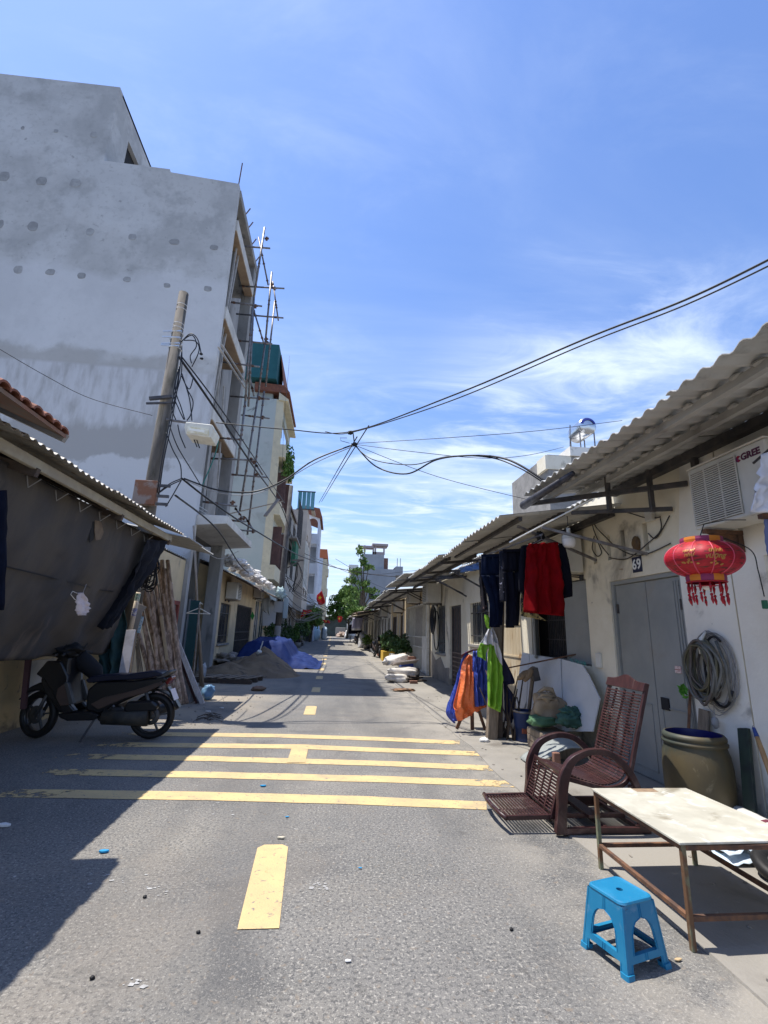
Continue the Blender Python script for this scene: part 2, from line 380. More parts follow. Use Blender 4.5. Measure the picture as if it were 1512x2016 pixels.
# asphalt: aggregate speckle, dust and stains
def asphalt():
    m = mat('worn_asphalt', (0.172, 0.165, 0.154), (0.130, 0.127, 0.120), 0.8, 0.9)
    t = m.node_tree; b = t.nodes['Principled BSDF']
    tcn = [n for n in t.nodes if n.type == 'TEX_COORD'][0]
    def noi(s, d, lo, hi, off=0, rough=0.6, dist=0.0):
        a = t.nodes.new('ShaderNodeVectorMath'); a.operation = 'ADD'; t.links.new(tcn.outputs['Object'], a.inputs[0]); a.inputs[1].default_value = (off, off, off)
        q = t.nodes.new('ShaderNodeTexNoise'); q.inputs['Scale'].default_value = s; q.inputs['Detail'].default_value = d; q.inputs['Roughness'].default_value = rough; q.inputs['Distortion'].default_value = dist
        t.links.new(a.outputs[0], q.inputs['Vector'])
        r_ = t.nodes.new('ShaderNodeMapRange'); r_.interpolation_type = 'SMOOTHSTEP'; t.links.new(q.outputs[0], r_.inputs[0]); r_.inputs[1].default_value = lo; r_.inputs[2].default_value = hi
        return r_.outputs[0]
    def mix(f, a_, c_):
        q = t.nodes.new('ShaderNodeMixRGB'); t.links.new(f, q.inputs[0]); t.links.new(a_, q.inputs[1]); q.inputs[2].default_value = (*c_, 1); return q.outputs[0]
    def mul(a_, k):
        q = t.nodes.new('ShaderNodeMath'); q.operation = 'MULTIPLY'; t.links.new(a_, q.inputs[0])
        if isinstance(k, (int, float)): q.inputs[1].default_value = k
        else: t.links.new(k, q.inputs[1])
        return q.outputs[0]
    cur = b.inputs['Base Color'].links[0].from_socket
    cur = mix(mul(noi(0.33, 6, 0.42, 0.66, 3), 0.8), cur, (0.255, 0.235, 0.200))      # dust drifts
    cur = mix(mul(noi(1.1, 8, 0.50, 0.72, 9, 0.7, 1.0), 0.8), cur, (0.070, 0.070, 0.072))  # oil and damp stains
    cur = mix(mul(noi(48, 3, 0.49, 0.60, 1), 0.68), cur, (0.060, 0.060, 0.062))       # dark binder between stones
    cur = mix(mul(noi(62, 3, 0.55, 0.66, 5), 0.72), cur, (0.40, 0.375, 0.33))
    cur = mix(mul(noi(150, 2, 0.54, 0.64, 55), 0.5), cur, (0.34, 0.33, 0.30))        # light stones
    cur = mix(mul(noi(13, 3, 0.70, 0.76, 15), 0.8), cur, (0.50, 0.48, 0.44))         # chips of plaster
    def st(sx, sy, s, lo, hi, off):
        mp = t.nodes.new('ShaderNodeMapping'); t.links.new(tcn.outputs['Object'], mp.inputs[0]); mp.inputs['Scale'].default_value = (sx, sy, 1); mp.inputs['Location'].default_value = (off, off, 0)
        q = t.nodes.new('ShaderNodeTexNoise'); q.inputs['Scale'].default_value = s; q.inputs['Detail'].default_value = 6; t.links.new(mp.outputs[0], q.inputs['Vector'])
        r_ = t.nodes.new('ShaderNodeMapRange'); r_.interpolation_type = 'SMOOTHSTEP'; t.links.new(q.outputs[0], r_.inputs[0]); r_.inputs[1].default_value = lo; r_.inputs[2].default_value = hi
        return r_.outputs[0]
    cur = mix(mul(st(1.6, 0.16, 1.0, 0.50, 0.66, 4), 0.45), cur, (0.105, 0.103, 0.10))   # tyre-polished tracks
    cur = mix(mul(noi(0.9, 7, 0.58, 0.72, 44, 0.65, 1.0), 0.25), cur, (0.30, 0.285, 0.25))   # dried mud patches
    cur = mix(mul(noi(24, 3, 0.60, 0.70, 71), 0.5), cur, (0.24, 0.19, 0.14))            # tan stones
    cur = mix(mul(noi(5.0, 6, 0.60, 0.72, 101, 0.7, 0.5), 0.6), cur, (0.075, 0.07, 0.065))   # drips and dark spots
    cur = mix(mul(noi(0.6, 8, 0.50, 0.66, 131, 0.7, 0.5), 0.28), cur, (0.22, 0.19, 0.155))   # brown earth traces
    # hairline cracks
    vo = t.nodes.new('ShaderNodeTexVoronoi'); vo.feature = 'DISTANCE_TO_EDGE'; vo.inputs['Scale'].default_value = 0.55
    nn = t.nodes.new('ShaderNodeTexNoise'); nn.inputs['Scale'].default_value = 3.0; nn.inputs['Detail'].default_value = 8; t.links.new(tcn.outputs['Object'], nn.inputs['Vector'])
    vv = t.nodes.new('ShaderNodeVectorMath'); vv.operation = 'MULTIPLY_ADD'; t.links.new(nn.outputs['Color'], vv.inputs[0]); vv.inputs[1].default_value = (0.5, 0.5, 0); t.links.new(tcn.outputs['Object'], vv.inputs[2]); t.links.new(vv.outputs[0], vo.inputs['Vector'])
    cr_ = t.nodes.new('ShaderNodeMapRange'); t.links.new(vo.outputs['Distance'], cr_.inputs[0]); cr_.inputs[1].default_value = 0.006; cr_.inputs[2].default_value = 0.001
    cur = mix(mul(mul(cr_.outputs[0], noi(0.5, 3, 0.48, 0.58, 91)), 0.22), cur, (0.045, 0.045, 0.045))
    # sand spilt from the building site
    sp = t.nodes.new('ShaderNodeSeparateXYZ'); t.links.new(tcn.outputs['Object'], sp.inputs[0])
    a = t.nodes.new('ShaderNodeMapRange'); a.interpolation_type = 'SMOOTHSTEP'; t.links.new(sp.outputs[0], a.inputs[0]); a.inputs[1].default_value = -0.6; a.inputs[2].default_value = -3.0
    bb = t.nodes.new('ShaderNodeMapRange'); bb.interpolation_type = 'SMOOTHSTEP'; t.links.new(sp.outputs[1], bb.inputs[0]); bb.inputs[1].default_value = 6.5; bb.inputs[2].default_value = 10.0
    c_ = t.nodes.new('ShaderNodeMapRange'); c_.interpolation_type = 'SMOOTHSTEP'; t.links.new(sp.outputs[1], c_.inputs[0]); c_.inputs[1].default_value = 45; c_.inputs[2].default_value = 22
    e_ = mul(mul(mul(a.outputs[0], bb.outputs[0]), c_.outputs[0]), noi(1.1, 6, 0.25, 0.6, 21))
    cur = mix(e_, cur, (0.36, 0.30, 0.22))
    a2 = t.nodes.new('ShaderNodeMapRange'); a2.interpolation_type = 'SMOOTHSTEP'; t.links.new(sp.outputs[0], a2.inputs[0]); a2.inputs[1].default_value = 0.9; a2.inputs[2].default_value = 1.9
    cur = mix(mul(mul(a2.outputs[0], noi(2.0, 7, 0.38, 0.62, 31)), 0.85), cur, (0.30, 0.275, 0.235))
    t.links.new(cur, b.inputs['Base Color'])
    q = t.nodes.new('ShaderNodeTexNoise'); q.inputs['Scale'].default_value = 90; q.inputs['Detail'].default_value = 3; t.links.new(tcn.outputs['Object'], q.inputs['Vector'])
    bp = t.nodes.new('ShaderNodeBump'); bp.inputs['Strength'].default_value = 0.55; bp.inputs['Distance'].default_value = 0.008
    t.links.new(q.outputs[0], bp.inputs['Height']); t.links.new(bp.outputs[0], b.inputs['Normal'])
    return m
M['asphalt'] = asphalt()
M['pavement'] = mat('dusty_concrete_paving', (0.285, 0.265, 0.232), (0.23, 0.215, 0.19), 1.0, 0.92, bump=0.35, bscale=60, dirt=((0.16, 0.145, 0.125), 1.7, 0.55, 0.75), dirt2=((0.40, 0.38, 0.34), 14, 0.66, 0.74))

def paint_material():
    m = mat('worn_yellow_road_paint', (0.62, 0.455, 0.215), (0.53, 0.39, 0.20), 3, 0.75, bump=0.3, bscale=90, dirt=((0.36, 0.29, 0.19), 2.2, 0.52, 0.74), dirt2=((0.19, 0.18, 0.165), 30, 0.58, 0.68))
    t = m.node_tree; b = t.nodes['Principled BSDF']; o = t.nodes['Material Output']
    tcn = [n for n in t.nodes if n.type == 'TEX_COORD'][0]
    q = t.nodes.new('ShaderNodeTexNoise'); q.inputs['Scale'].default_value = 7; q.inputs['Detail'].default_value = 8; q.inputs['Roughness'].default_value = 0.7
    t.links.new(tcn.outputs['Object'], q.inputs['Vector'])
    sp = t.nodes.new('ShaderNodeSeparateXYZ'); t.links.new(tcn.outputs['Object'], sp.inputs[0])
    # the ends near both kerbs are scuffed away
    ab = t.nodes.new('ShaderNodeMath'); ab.operation = 'SUBTRACT'; t.links.new(sp.outputs[0], ab.inputs[0]); ab.inputs[1].default_value = 0.0
    mr = t.nodes.new('ShaderNodeMapRange'); t.links.new(sp.outputs[0], mr.inputs[0]); mr.inputs[1].default_value = -2.0; mr.inputs[2].default_value = -3.1; mr.inputs[3].default_value = 0; mr.inputs[4].default_value = 0.34
    mr2 = t.nodes.new('ShaderNodeMapRange'); t.links.new(sp.outputs[0], mr2.inputs[0]); mr2.inputs[1].default_value = 1.2; mr2.inputs[2].default_value = 2.1; mr2.inputs[3].default_value = 0; mr2.inputs[4].default_value = 0.22
    ad = t.nodes.new('ShaderNodeMath'); ad.operation = 'ADD'; t.links.new(mr.outputs[0], ad.inputs[0]); t.links.new(mr2.outputs[0], ad.inputs[1])
    ad2 = t.nodes.new('ShaderNodeMath'); ad2.operation = 'ADD'; t.links.new(ad.outputs[0], ad2.inputs[0]); t.links.new(q.outputs[0], ad2.inputs[1])
    r_ = t.nodes.new('ShaderNodeMapRange'); r_.interpolation_type = 'SMOOTHSTEP'; t.links.new(ad2.outputs[0], r_.inputs[0]); r_.inputs[1].default_value = 0.65; r_.inputs[2].default_value = 0.75
    tr = t.nodes.new('ShaderNodeBsdfTransparent'); mx_ = t.nodes.new('ShaderNodeMixShader')
    t.links.new(r_.outputs[0], mx_.inputs[0]); t.links.new(b.outputs[0], mx_.inputs[1]); t.links.new(tr.outputs[0], mx_.inputs[2]); t.links.new(mx_.outputs[0], o.inputs[0])
    return m
M['yellow'] = paint_material()

# ---------------------------------------------------------------- ground, road, pavement, markings
mb = MB(); mb.add([(-600, -300, -0.06), (600, -300, -0.06), (600, 900, -0.06), (-600, 900, -0.06)], [(0, 1, 2, 3)])
tag(mb.build('ground', mat('earth', (0.16, 0.14, 0.11), (0.11, 0.10, 0.08), 0.2, 0.95)), kind='structure')
ys = [-4 + i * 0.35 for i in range(0, 60)] + [17 + i * 2.0 for i in range(0, 54)]
mb = MB(); vs = []
def edge(y): return 1.92 + 0.09 * noise.noise(V((y * 0.8, 0, 3))) + 0.035 * noise.noise(V((y * 3.1, 5, 3))) - (0.05 if 4 < y < 5 else 0)
for y in ys: vs += [(-4.6, y, 0), (0, y, 0), (2.3, y, 0)]
mb.add(vs, [(3 * i + k, 3 * i + k + 1, 3 * i + k + 4, 3 * i + k + 3) for i in range(len(ys) - 1) for k in (0, 1)])
road = tag(mb.build('road', M['asphalt']), kind='structure')
mb = MB(); vs = []
for y in ys: vs += [(edge(y), y, -0.02), (edge(y) + 0.01, y, 0.012), (3.75, y, 0.014)]
mb.add(vs, [(3 * i + k, 3 * i + k + 1, 3 * i + k + 4, 3 * i + k + 3) for i in range(len(ys) - 1) for k in (0, 1)])
tag(mb.build('pavement', M['pavement']), kind='structure')
def road_quad(px):
    ps = [PG(x, y, 0.004) for x, y in px]
    top, bot = [], []
    n = 14
    mb = MB()
    mb.grid(n, 1, lambda u, v: (ps[0].lerp(ps[1], u)).lerp(ps[3].lerp(ps[2], u), v) + V((0, 0.012 * noise.noise(V((u * 9, v * 3, ps[0].y * 5))), 0)))
    return mb.build('painted_stripe', M['yellow'], road)
for q in ([(256, 1441), (600, 1441.5), (905, 1456), (905, 1466)], ):
    pass
def stripe(xa, xb, cy, hw):
    """cy: list of (x, y centre); hw half width in photo pixels"""
    pts = [(x, y) for x, y in cy]
    mb = MB(); n = 24
    def c(x):
        for (x0, y0), (x1, y1) in zip(pts, pts[1:]):
            if x <= x1 or (x1, y1) == pts[-1]: return y0 + (y1 - y0) * (x - x0) / (x1 - x0)
    def fn(u, v):
        x = xa + (xb - xa) * u
        return PG(x, c(x) + (v - 0.5) * 2 * hw * (1 + 0.10 * noise.noise(V((u * 12, v * 7, hw)))), 0.004)
    mb.grid(n, 1, lambda u, v: fn(u, 1 - v))
    return mb.build('painted_stripe', M['yellow'], road)
stripe(240, 905, [(240, 1444), (540, 1448), (760, 1455), (905, 1462)], 3.7)
stripe(180, 955, [(180, 1465), (600, 1470), (760, 1477), (955, 1484)], 4.3)
stripe(70, 988, [(70, 1487), (400, 1493), (760, 1503), (988, 1513)], 5.0)
stripe(40, 1022, [(40, 1518), (400, 1525), (760, 1534), (1022, 1544)], 6.2)
stripe(-60, 958, [(-60, 1560), (400, 1567), (700, 1575), (958, 1586)], 8.2)
for k in range(0, 34):
    y0 = 2.91 + 3.14 * k; x = -0.335
    hw = 0.105
    if k == 1: y0 = 6.02
    mb = MB(); z = 0.0085 if k == 1 else 0.0045
    ln = 0.98 if k != 1 else 0.85
    mb.add([(x - hw + 0.04 * (k == 0), y0, z), (x + hw + 0.04 * (k == 0), y0, z), (x + hw, y0 + ln * 0.96, z), (x + hw * 0.6, y0 + ln, z), (x - hw * 0.6, y0 + ln, z), (x - hw, y0 + ln * 0.95, z)], [(0, 1, 2, 3, 4, 5)])
    mb.build('painted_dash', M['yellow'], road)

# ---------------------------------------------------------------- house helpers
def facade(name, X, d, y0, y1, z0, z1, ops, m, parent, t=0.2):
    """wall in the plane x=X (outer face), thickness t towards d, openings (ya, yb, za, zb)"""
    Y = sorted(set([y0, y1] + [q for o in ops for q in o[:2]])); Z = sorted(set([z0, z1] + [q for o in ops for q in o[2:]]))
    mb = MB(); vid = {}
    def solid_(i, j):
        if not (0 <= i < len(Y) - 1 and 0 <= j < len(Z) - 1): return False
        cy, cz = (Y[i] + Y[i + 1]) / 2, (Z[j] + Z[j + 1]) / 2
        return not any(a < cy < b and c < cz < e for a, b, c, e in ops)
    Xi = X + d * t
    def q(ps): mb.add(ps, [(0, 1, 2, 3)])
    for i in range(len(Y) - 1):
        for j in range(len(Z) - 1):
            if not solid_(i, j): continue
            a, b, c, e = Y[i], Y[i + 1], Z[j], Z[j + 1]
            q([(X, a, c), (X, b, c), (X, b, e), (X, a, e)]); q([(Xi, a, c), (Xi, b, c), (Xi, b, e), (Xi, a, e)])
            if not solid_(i - 1, j): q([(X, a, c), (Xi, a, c), (Xi, a, e), (X, a, e)])
            if not solid_(i + 1, j): q([(X, b, c), (Xi, b, c), (Xi, b, e), (X, b, e)])
            if not solid_(i, j - 1): q([(X, a, c), (X, b, c), (Xi, b, c), (Xi, a, c)])
            if not solid_(i, j + 1): q([(X, a, e), (X, b, e), (Xi, b, e), (Xi, a, e)])
    return mb.build(name, m, parent)
def fr(parent, X, d, y0, y1, z0, z1, w_, dep, m, name='frame', off=0.0, bottom=True):
    mb = MB(); xa, xb = X + d * off, X + d * (off + dep)
    mb.box(xa, xb, y0, y0 + w_, z0, z1); mb.box(xa, xb, y1 - w_, y1, z0, z1); mb.box(xa, xb, y0 + w_, y1 - w_, z1 - w_, z1)
    if bottom: mb.box(xa, xb, y0 + w_, y1 - w_, z0, z0 + w_)
    return mb.build(name, m, parent, bevel=0.003, seg=1)
def win(root, X, d, y0, y1, z0, z1, npane=2, bars=0, mf='white_paint', mg='glass', sill=True, shut=None, barm='darksteel', off=0.07):
    f = fr(root, X, d, y0, y1, z0, z1, 0.05, 0.05, M[mf], 'window', off)
    for i in range(npane):
        a = y0 + 0.05 + (y1 - y0 - 0.1) * i / npane; b = y0 + 0.05 + (y1 - y0 - 0.1) * (i + 1) / npane
        MB().box(X + d * (off + 0.02), X + d * (off + 0.03), a + 0.02, b - 0.02, z0 + 0.05, z1 - 0.05).build('pane', M[mg], f)
        if i: MB().box(X + d * off, X + d * (off + 0.05), a - 0.02, a + 0.02, z0 + 0.05, z1 - 0.05).build('mullion', M[mf], f)
    for i in range(bars):
        y = y0 + (y1 - y0) * (i + 1) / (bars + 1)
        MB().beam((X + d * 0.03, y, z0), (X + d * 0.03, y, z1), 0.016).build('bar', M[barm], f)
    if bars:
        for zz_ in (z0 + (z1 - z0) * 0.2, z0 + (z1 - z0) * 0.75):
            MB().box(X + d * 0.02, X + d * 0.027, y0, y1, zz_ - 0.012, zz_ + 0.012).build('cross_bar', M[barm], f)
    if sill: MB().box(X - d * 0.06, X + d * 0.05, y0 - 0.06, y1 + 0.06, z0 - 0.07, z0 - 0.005).build('sill', M['concrete'], f, bevel=0.005, seg=1)
    return f
def door(root, X, d, y0, y1, z0, z1, m='grey_door', leaves=2, off=0.06, fm=None, panels=True):
    f = fr(root, X, d, y0, y1, z0, z1, 0.05, 0.10, M[fm or m], 'door_frame', off - 0.03, bottom=False)
    for i in range(leaves):
        a = y0 + 0.05 + (y1 - y0 - 0.1) * i / leaves; b = y0 + 0.05 + (y1 - y0 - 0.1) * (i + 1) / leaves
        MB().box(X + d * off, X + d * (off + 0.035), a + 0.006, b - 0.006, z0 + 0.02, z1 - 0.055).build('door_leaf', M[m], f, bevel=0.003, seg=1)
        if panels:
            pm = MB()
            for (u0, u1) in ((0.08, 0.42), (0.5, 0.92)):
                za, zb = z0 + (z1 - z0) * u0, z0 + (z1 - z0) * u1
                for (p, q) in (((a + 0.07, za), (b - 0.07, za)), ((a + 0.07, zb), (b - 0.07, zb)), ((a + 0.07, za), (a + 0.07, zb)), ((b - 0.07, za), (b - 0.07, zb))):
                    pm.beam((X + d * (off - 0.002), p[0], p[1]), (X + d * (off - 0.002), q[0], q[1]), 0.018, 0.012)
            pm.build('door_moulding', M[m], f)
    return f
def gate(root, X, d, y0, y1, z0, z1, m, nb, leafsplit=2, off=0.05, solid_low=0.0):
    f = fr(root, X, d, y0, y1, z0, z1, 0.05, 0.05, m, 'gate', off)
    for i in range(nb):
        y = y0 + 0.05 + (y1 - y0 - 0.1) * (i + 0.5) / nb
        MB().box(X + d * (off + 0.01), X + d * (off + 0.03), y - 0.011, y + 0.011, z0 + 0.05, z1 - 0.05).build('bar', m, f)
    for z in (z0 + (z1 - z0) * 0.35, z0 + (z1 - z0) * 0.5):
        MB().box(X + d * (off - 0.003), X + d * (off + 0.033), y0 + 0.05, y1 - 0.05, z - 0.02, z + 0.02).build('rail', m, f)
    if solid_low: MB().box(X + d * (off + 0.034), X + d * (off + 0.045), y0 + 0.05, y1 - 0.05, z0 + 0.05, z0 + (z1 - z0) * solid_low).build('sheet', m, f)
    return f
def corr(mb, x0, z0, x1, z1, y0, y1, pitch=0.155, amp=0.021, th=0.007, seg=6, nx=1, sag=0.0):
    """corrugated sheet, ridges running from (x0,z0) to (x1,z1)"""
    n = max(2, int(round((y1 - y0) / pitch * seg))); m = nx
    def P(u, v, o):
        y = y0 + (y1 - y0) * u; s_ = math.sin(2 * math.pi * (y / pitch)); s_ = math.copysign(abs(s_) ** 0.7, s_)
        return V((x0 + (x1 - x0) * v, y, z0 + (z1 - z0) * v + amp * s_ + o - sag * math.sin(math.pi * v)))
    top = [P(i / n, j / m, th) for j in range(m + 1) for i in range(n + 1)]
    bot = [P(i / n, j / m, 0) for j in range(m + 1) for i in range(n + 1)]
    k = len(top); w_ = n + 1; fs = []
    for j in range(m):
        for i in range(n):
            a = j * w_ + i
            fs.append((a, a + 1, a + w_ + 1, a + w_)); fs.append((k + a + w_, k + a + w_ + 1, k + a + 1, k + a))
    for i in range(n):
        fs.append((i, k + i, k + i + 1, i + 1)); a = m * w_ + i; fs.append((a + 1, k + a + 1, k + a, a))
    mb.add(top + bot, fs); return mb
def corr_roof(root, name, x0, z0, x1, z1, y0, y1, m, w_=0.885, pitch=0.155, jit=0.0, seg=6, seed=0, amp=0.017, th=0.007):
    r_ = random.Random(seed); n = max(1, round((y1 - y0) / w_)); ww = (y1 - y0) / n
    for i in range(n):
        e = r_.uniform(-jit, jit); f_ = r_.uniform(-jit, jit) * 0.5; lift = 0.009 * (i % 2)
        a, b = y0 + i * ww, y0 + (i + 1) * ww + 0.03
        corr(MB(), x0 + e, z0 + f_ + lift, x1, z1 + lift, a, b, pitch, seg=seg, amp=amp, th=th).build(name, m, root)
def aircon(name, label, X, d, y0, z0, w_=0.8, h=0.55, dep=0.3, group=None, fan_near=True, brand=False, bracket=True):
    """outdoor unit: back on the wall side, front facing the street (-d)"""
    root = thing(name, label, 'air conditioner', (X, y0 + w_ / 2, z0), group)
    xf, xb = X - d * dep, X - d * 0.04
    MB().box(xf, xb, y0, y0 + w_, z0, z0 + h).build('casing', M['acwhite'], root, bevel=0.018, seg=3)
    gy0, gy1 = (y0 + w_ * 0.34, y0 + w_ * 0.96) if fan_near else (y0 + w_ * 0.04, y0 + w_ * 0.66)
    gz0, gz1 = z0 + h * 0.06, z0 + h * 0.93
    cy, cz = (gy0 + gy1) / 2, (gz0 + gz1) / 2
    MB().box(xf - d * 0.002, xf, gy0, gy1, gz0, gz1).build('grille_back', M['acshade'], root)
    rr_ = min(gy1 - gy0, gz1 - gz0) * 0.52; MB().prism([(cy + rr_ * math.cos(k * math.pi / 14), max(gz0, min(gz1, cz + rr_ * math.sin(k * math.pi / 14)))) for k in range(28)], 'x', xf - d * 0.004, xf - d * 0.001).build('fan_shade_disc', M['dark'], root)  # flat near-black disc painted for the shade inside the fan opening
    n = 26 if brand else 9
    g_ = MB(); 
    for i in range(n):
        z = gz0 + (gz1 - gz0) * (i + 0.5) / n
        s_ = MB().box(xf - d * 0.004, xf - d * 0.016, gy0, gy1, z - (0.0044 if brand else 0.012), z + (0.0044 if brand else 0.012))
        if brand: s_.build('slat', M['acwhite'], root)
        else: g_.add(s_.v, s_.f)
    if not brand: g_.build('grille', M['acwhite'], root)
    mb = MB()
    for i in range(4): 
        y = gy0 + (gy1 - gy0) * i / 3
        mb.box(xf - d * 0.006, xf - d * 0.0175, y - 0.003, y + 0.003, gz0, gz1)
    mb.build('grille_rib', M['acwhite'], root)
    MB().box(xf - d * 0.012, xb, y0 - 0.005, y0 + w_ + 0.005, z0 + h, z0 + h + 0.014).build('lid', M['acwhite'], root, bevel=0.004, seg=1)
    if bracket:
        for y in (y0 + w_ * 0.15, y0 + w_ * 0.85):
            mb = MB(); k_ = 1 if brand else 0.5; mb.beam((xf - d * 0.02, y, z0 - 0.03), (X, y, z0 - 0.03), 0.045, 0.035 * k_); mb.beam((X - d * 0.025, y, z0 - 0.03), (X - d * 0.025, y, z0 - 0.20 * k_), 0.045, 0.04)
            mb.prism([(xf, z0 - 0.048), (X - d * 0.05, z0 - 0.048), (X - d * 0.05, z0 - 0.14 * k_)], 'y', y - 0.008, y + 0.008)
            mb.build('bracket', M['rust' if brand else 'darksteel'], root)
    return root

# ---------------------------------------------------------------- right-hand row of single-storey houses (street face at x = 3.5)
RX = 3.5
def shell(root, X, d, y0, y1, H, depth, m, roofm='fibro', ridge=1.2, sheets=True):
    """side walls, rear wall and pitched sheet roof"""
    mb = MB(); xb = X + d * depth
    for y in (y0 + 0.01, y1 - 0.13):
        mb.prism([(X + d * 0.2, 0), (xb, 0), (xb, H), (X + d * depth / 2, H + ridge * 0.93), (X + d * 0.2, H)], 'y', y, y + 0.12)
    mb.box(xb, xb - d * 0.15, y0 + 0.14, y1 - 0.14, 0, H)
    mb.build('side_wall', m, root)
    xr = X + d * depth / 2
    if sheets:
        r_ = MB(); corr(r_, X - d * 0.02, H + 0.05, xr, H + ridge, y0, y1, seg=4)
        corr(r_, xb + d * 0.2, H + 0.02, xr + d * 0.003, H + ridge + 0.004, y0, y1, seg=4)
        r_.build('roof', M[roofm], root)
def canopy(root, xe, ze, xw, zw, y0, y1, seed, m='fibro', jit=0.03, purl=(0.2, 0.6), brk=True, w_=0.885, seg=6):
    corr_roof(root, 'roof_sheet', xe, ze, xw, zw, y0, y1, M[m], jit=jit, seed=seed, w_=w_, seg=seg)
    for t in purl:
        x = xe + (xw - xe) * t; z = ze + (zw - ze) * t - 0.062
        MB().beam((x, y0 + 0.05, z), (x, y1 - 0.05, z), 0.045, 0.06).build('purlin', M['darksteel'], root)
    if brk:
        n = max(2, int((y1 - y0) / 3.4) + 1)
        for i in range(n):
            y = y0 + 0.15 + (y1 - y0 - 0.3) * i / (n - 1)
            s_ = 1 if xw > xe else -1
            mb = MB(); mb.beam((xe + s_ * 0.06, y, ze - 0.115), (xw - s_ * 0.004, y, zw - 0.125), 0.045, 0.05); mb.beam((xe + (xw - xe) * 0.45, y, ze + (zw - ze) * 0.45 - 0.15), (xw - s_ * 0.02, y, zw - 0.62), 0.035, 0.035)
            mb.build('canopy_bracket', M['darksteel'], root)

# house 67 (mostly outside the frame)
h67 = thing('row_house', 'whitewashed house front with a pale metal door at the right edge, beyond house 69', 'house', (3.5, 1.5, 0), 'single storey row houses on the right side')
facade('front_wall', RX, 1, -1.6, 3.86, 0, 3.38, [(2.5, 3.52, 0, 2.2)], M['white_wall'], h67)
door(h67, RX, 1, 2.5, 3.52, 0, 2.2, 'white_paint', 1)
shell(h67, RX, 1, -1.6, 3.86, 3.35, 6.5, M['white_wall'])
canopy(h67, 2.3, 3.2, 3.49, 3.35, -1.5, 3.7, 3, brk=False, purl=())
MB().box(3.40, 3.49, -1.5, 5.45, 3.24, 3.32).build('light_gap_strip', M['darksteel'], h67)  # added strip that stops sun leaking in between canopy and roof

# house 69
h69 = thing('row_house', 'cream and white house with grey double door and number plate 69 under a corrugated canopy', 'house', (3.5, 5.5, 0), 'single storey row houses on the right side')
slots = [(5.68, 5.76, 2.47, 2.80), (5.36, 5.44, 2.47, 2.80), (4.93, 5.01, 2.47, 2.80), (6.02, 6.10, 2.47, 2.80)]
facade('front_wall', RX, 1, 3.87, 8.5, 0, 3.38, [(4.5, 5.78, 0, 2.2), (6.35, 8.3, 1.12, 2.3)] + slots, M['cream'], h69)
MB().add([(RX - 0.004, 3.87, 0.02), (RX - 0.004, 4.5, 0.02), (RX - 0.004, 4.5, 2.2), (RX - 0.004, 4.43, 2.6), (RX - 0.004, 4.3, 3.3), (RX - 0.004, 3.87, 3.34)], [(0, 1, 2, 3, 4, 5)]).build('white_wall_patch', M['white_wall'], h69, solid=0.003)  # whiter area of the wall beside the door, slanting upper edge
for a, b, c_, d_ in slots: MB().box(RX + 0.10, RX + 0.16, a, b, c_, d_).build('vent_grille', M['greywall'], h69)
dr = door(h69, RX, 1, 4.5, 5.78, 0.0, 2.2, 'grey_door', 2, panels=False, off=0.05)
pm = MB()
for i, (a, b) in enumerate(((4.56, 5.11), (5.17, 5.72))):
    for (za, zb) in ((0.12, 0.80), (0.98, 1.02)):
        if zb - za > 0.3:
            for p, q in (((a + .06, za), (b - .06, za)), ((a + .06, zb), (b - .06, zb)), ((a + .06, za), (a + .06, zb)), ((b - .06, za), (b - .06, zb))):
                pm.beam((RX + 0.047, p[0], p[1]), (RX + 0.047, q[0], q[1]), 0.014, 0.01)
for y in (4.60, 4.64, 4.68): pm.beam((RX + 0.047, y, 0.1), (RX + 0.047, y, 2.1), 0.012, 0.01)
pm.build('door_moulding', M['grey_door'], dr)
MB().box(RX + 0.036, RX + 0.0495, 4.94, 5.06, 0.78, 0.90).build('latch_opening', M['dark'], dr)
MB().box(RX + 0.040, RX + 0.0495, 4.70, 4.79, 1.17, 1.24).build('paper_sticker', mat('sticker', (0.75, 0.62, 0.58), (0.5, 0.3, 0.28), 40), dr)
text_on('sticker_print', 'KHOAN BÊ TÔNG', 0.011, (RX + 0.039, 4.745, 1.205), (0, -1, 0), (0, 0, 1), mat('red_print', (0.35, 0.04, 0.03)), dr, depth=0.0005)
for y, z in ((5.70, 0.4), (5.70, 1.8), (4.58, 0.4), (4.58, 1.8)): MB().box(RX + 0.03, RX + 0.05, y - 0.012, y + 0.012, z, z + 0.11).build('hinge', M['darksteel'], dr)
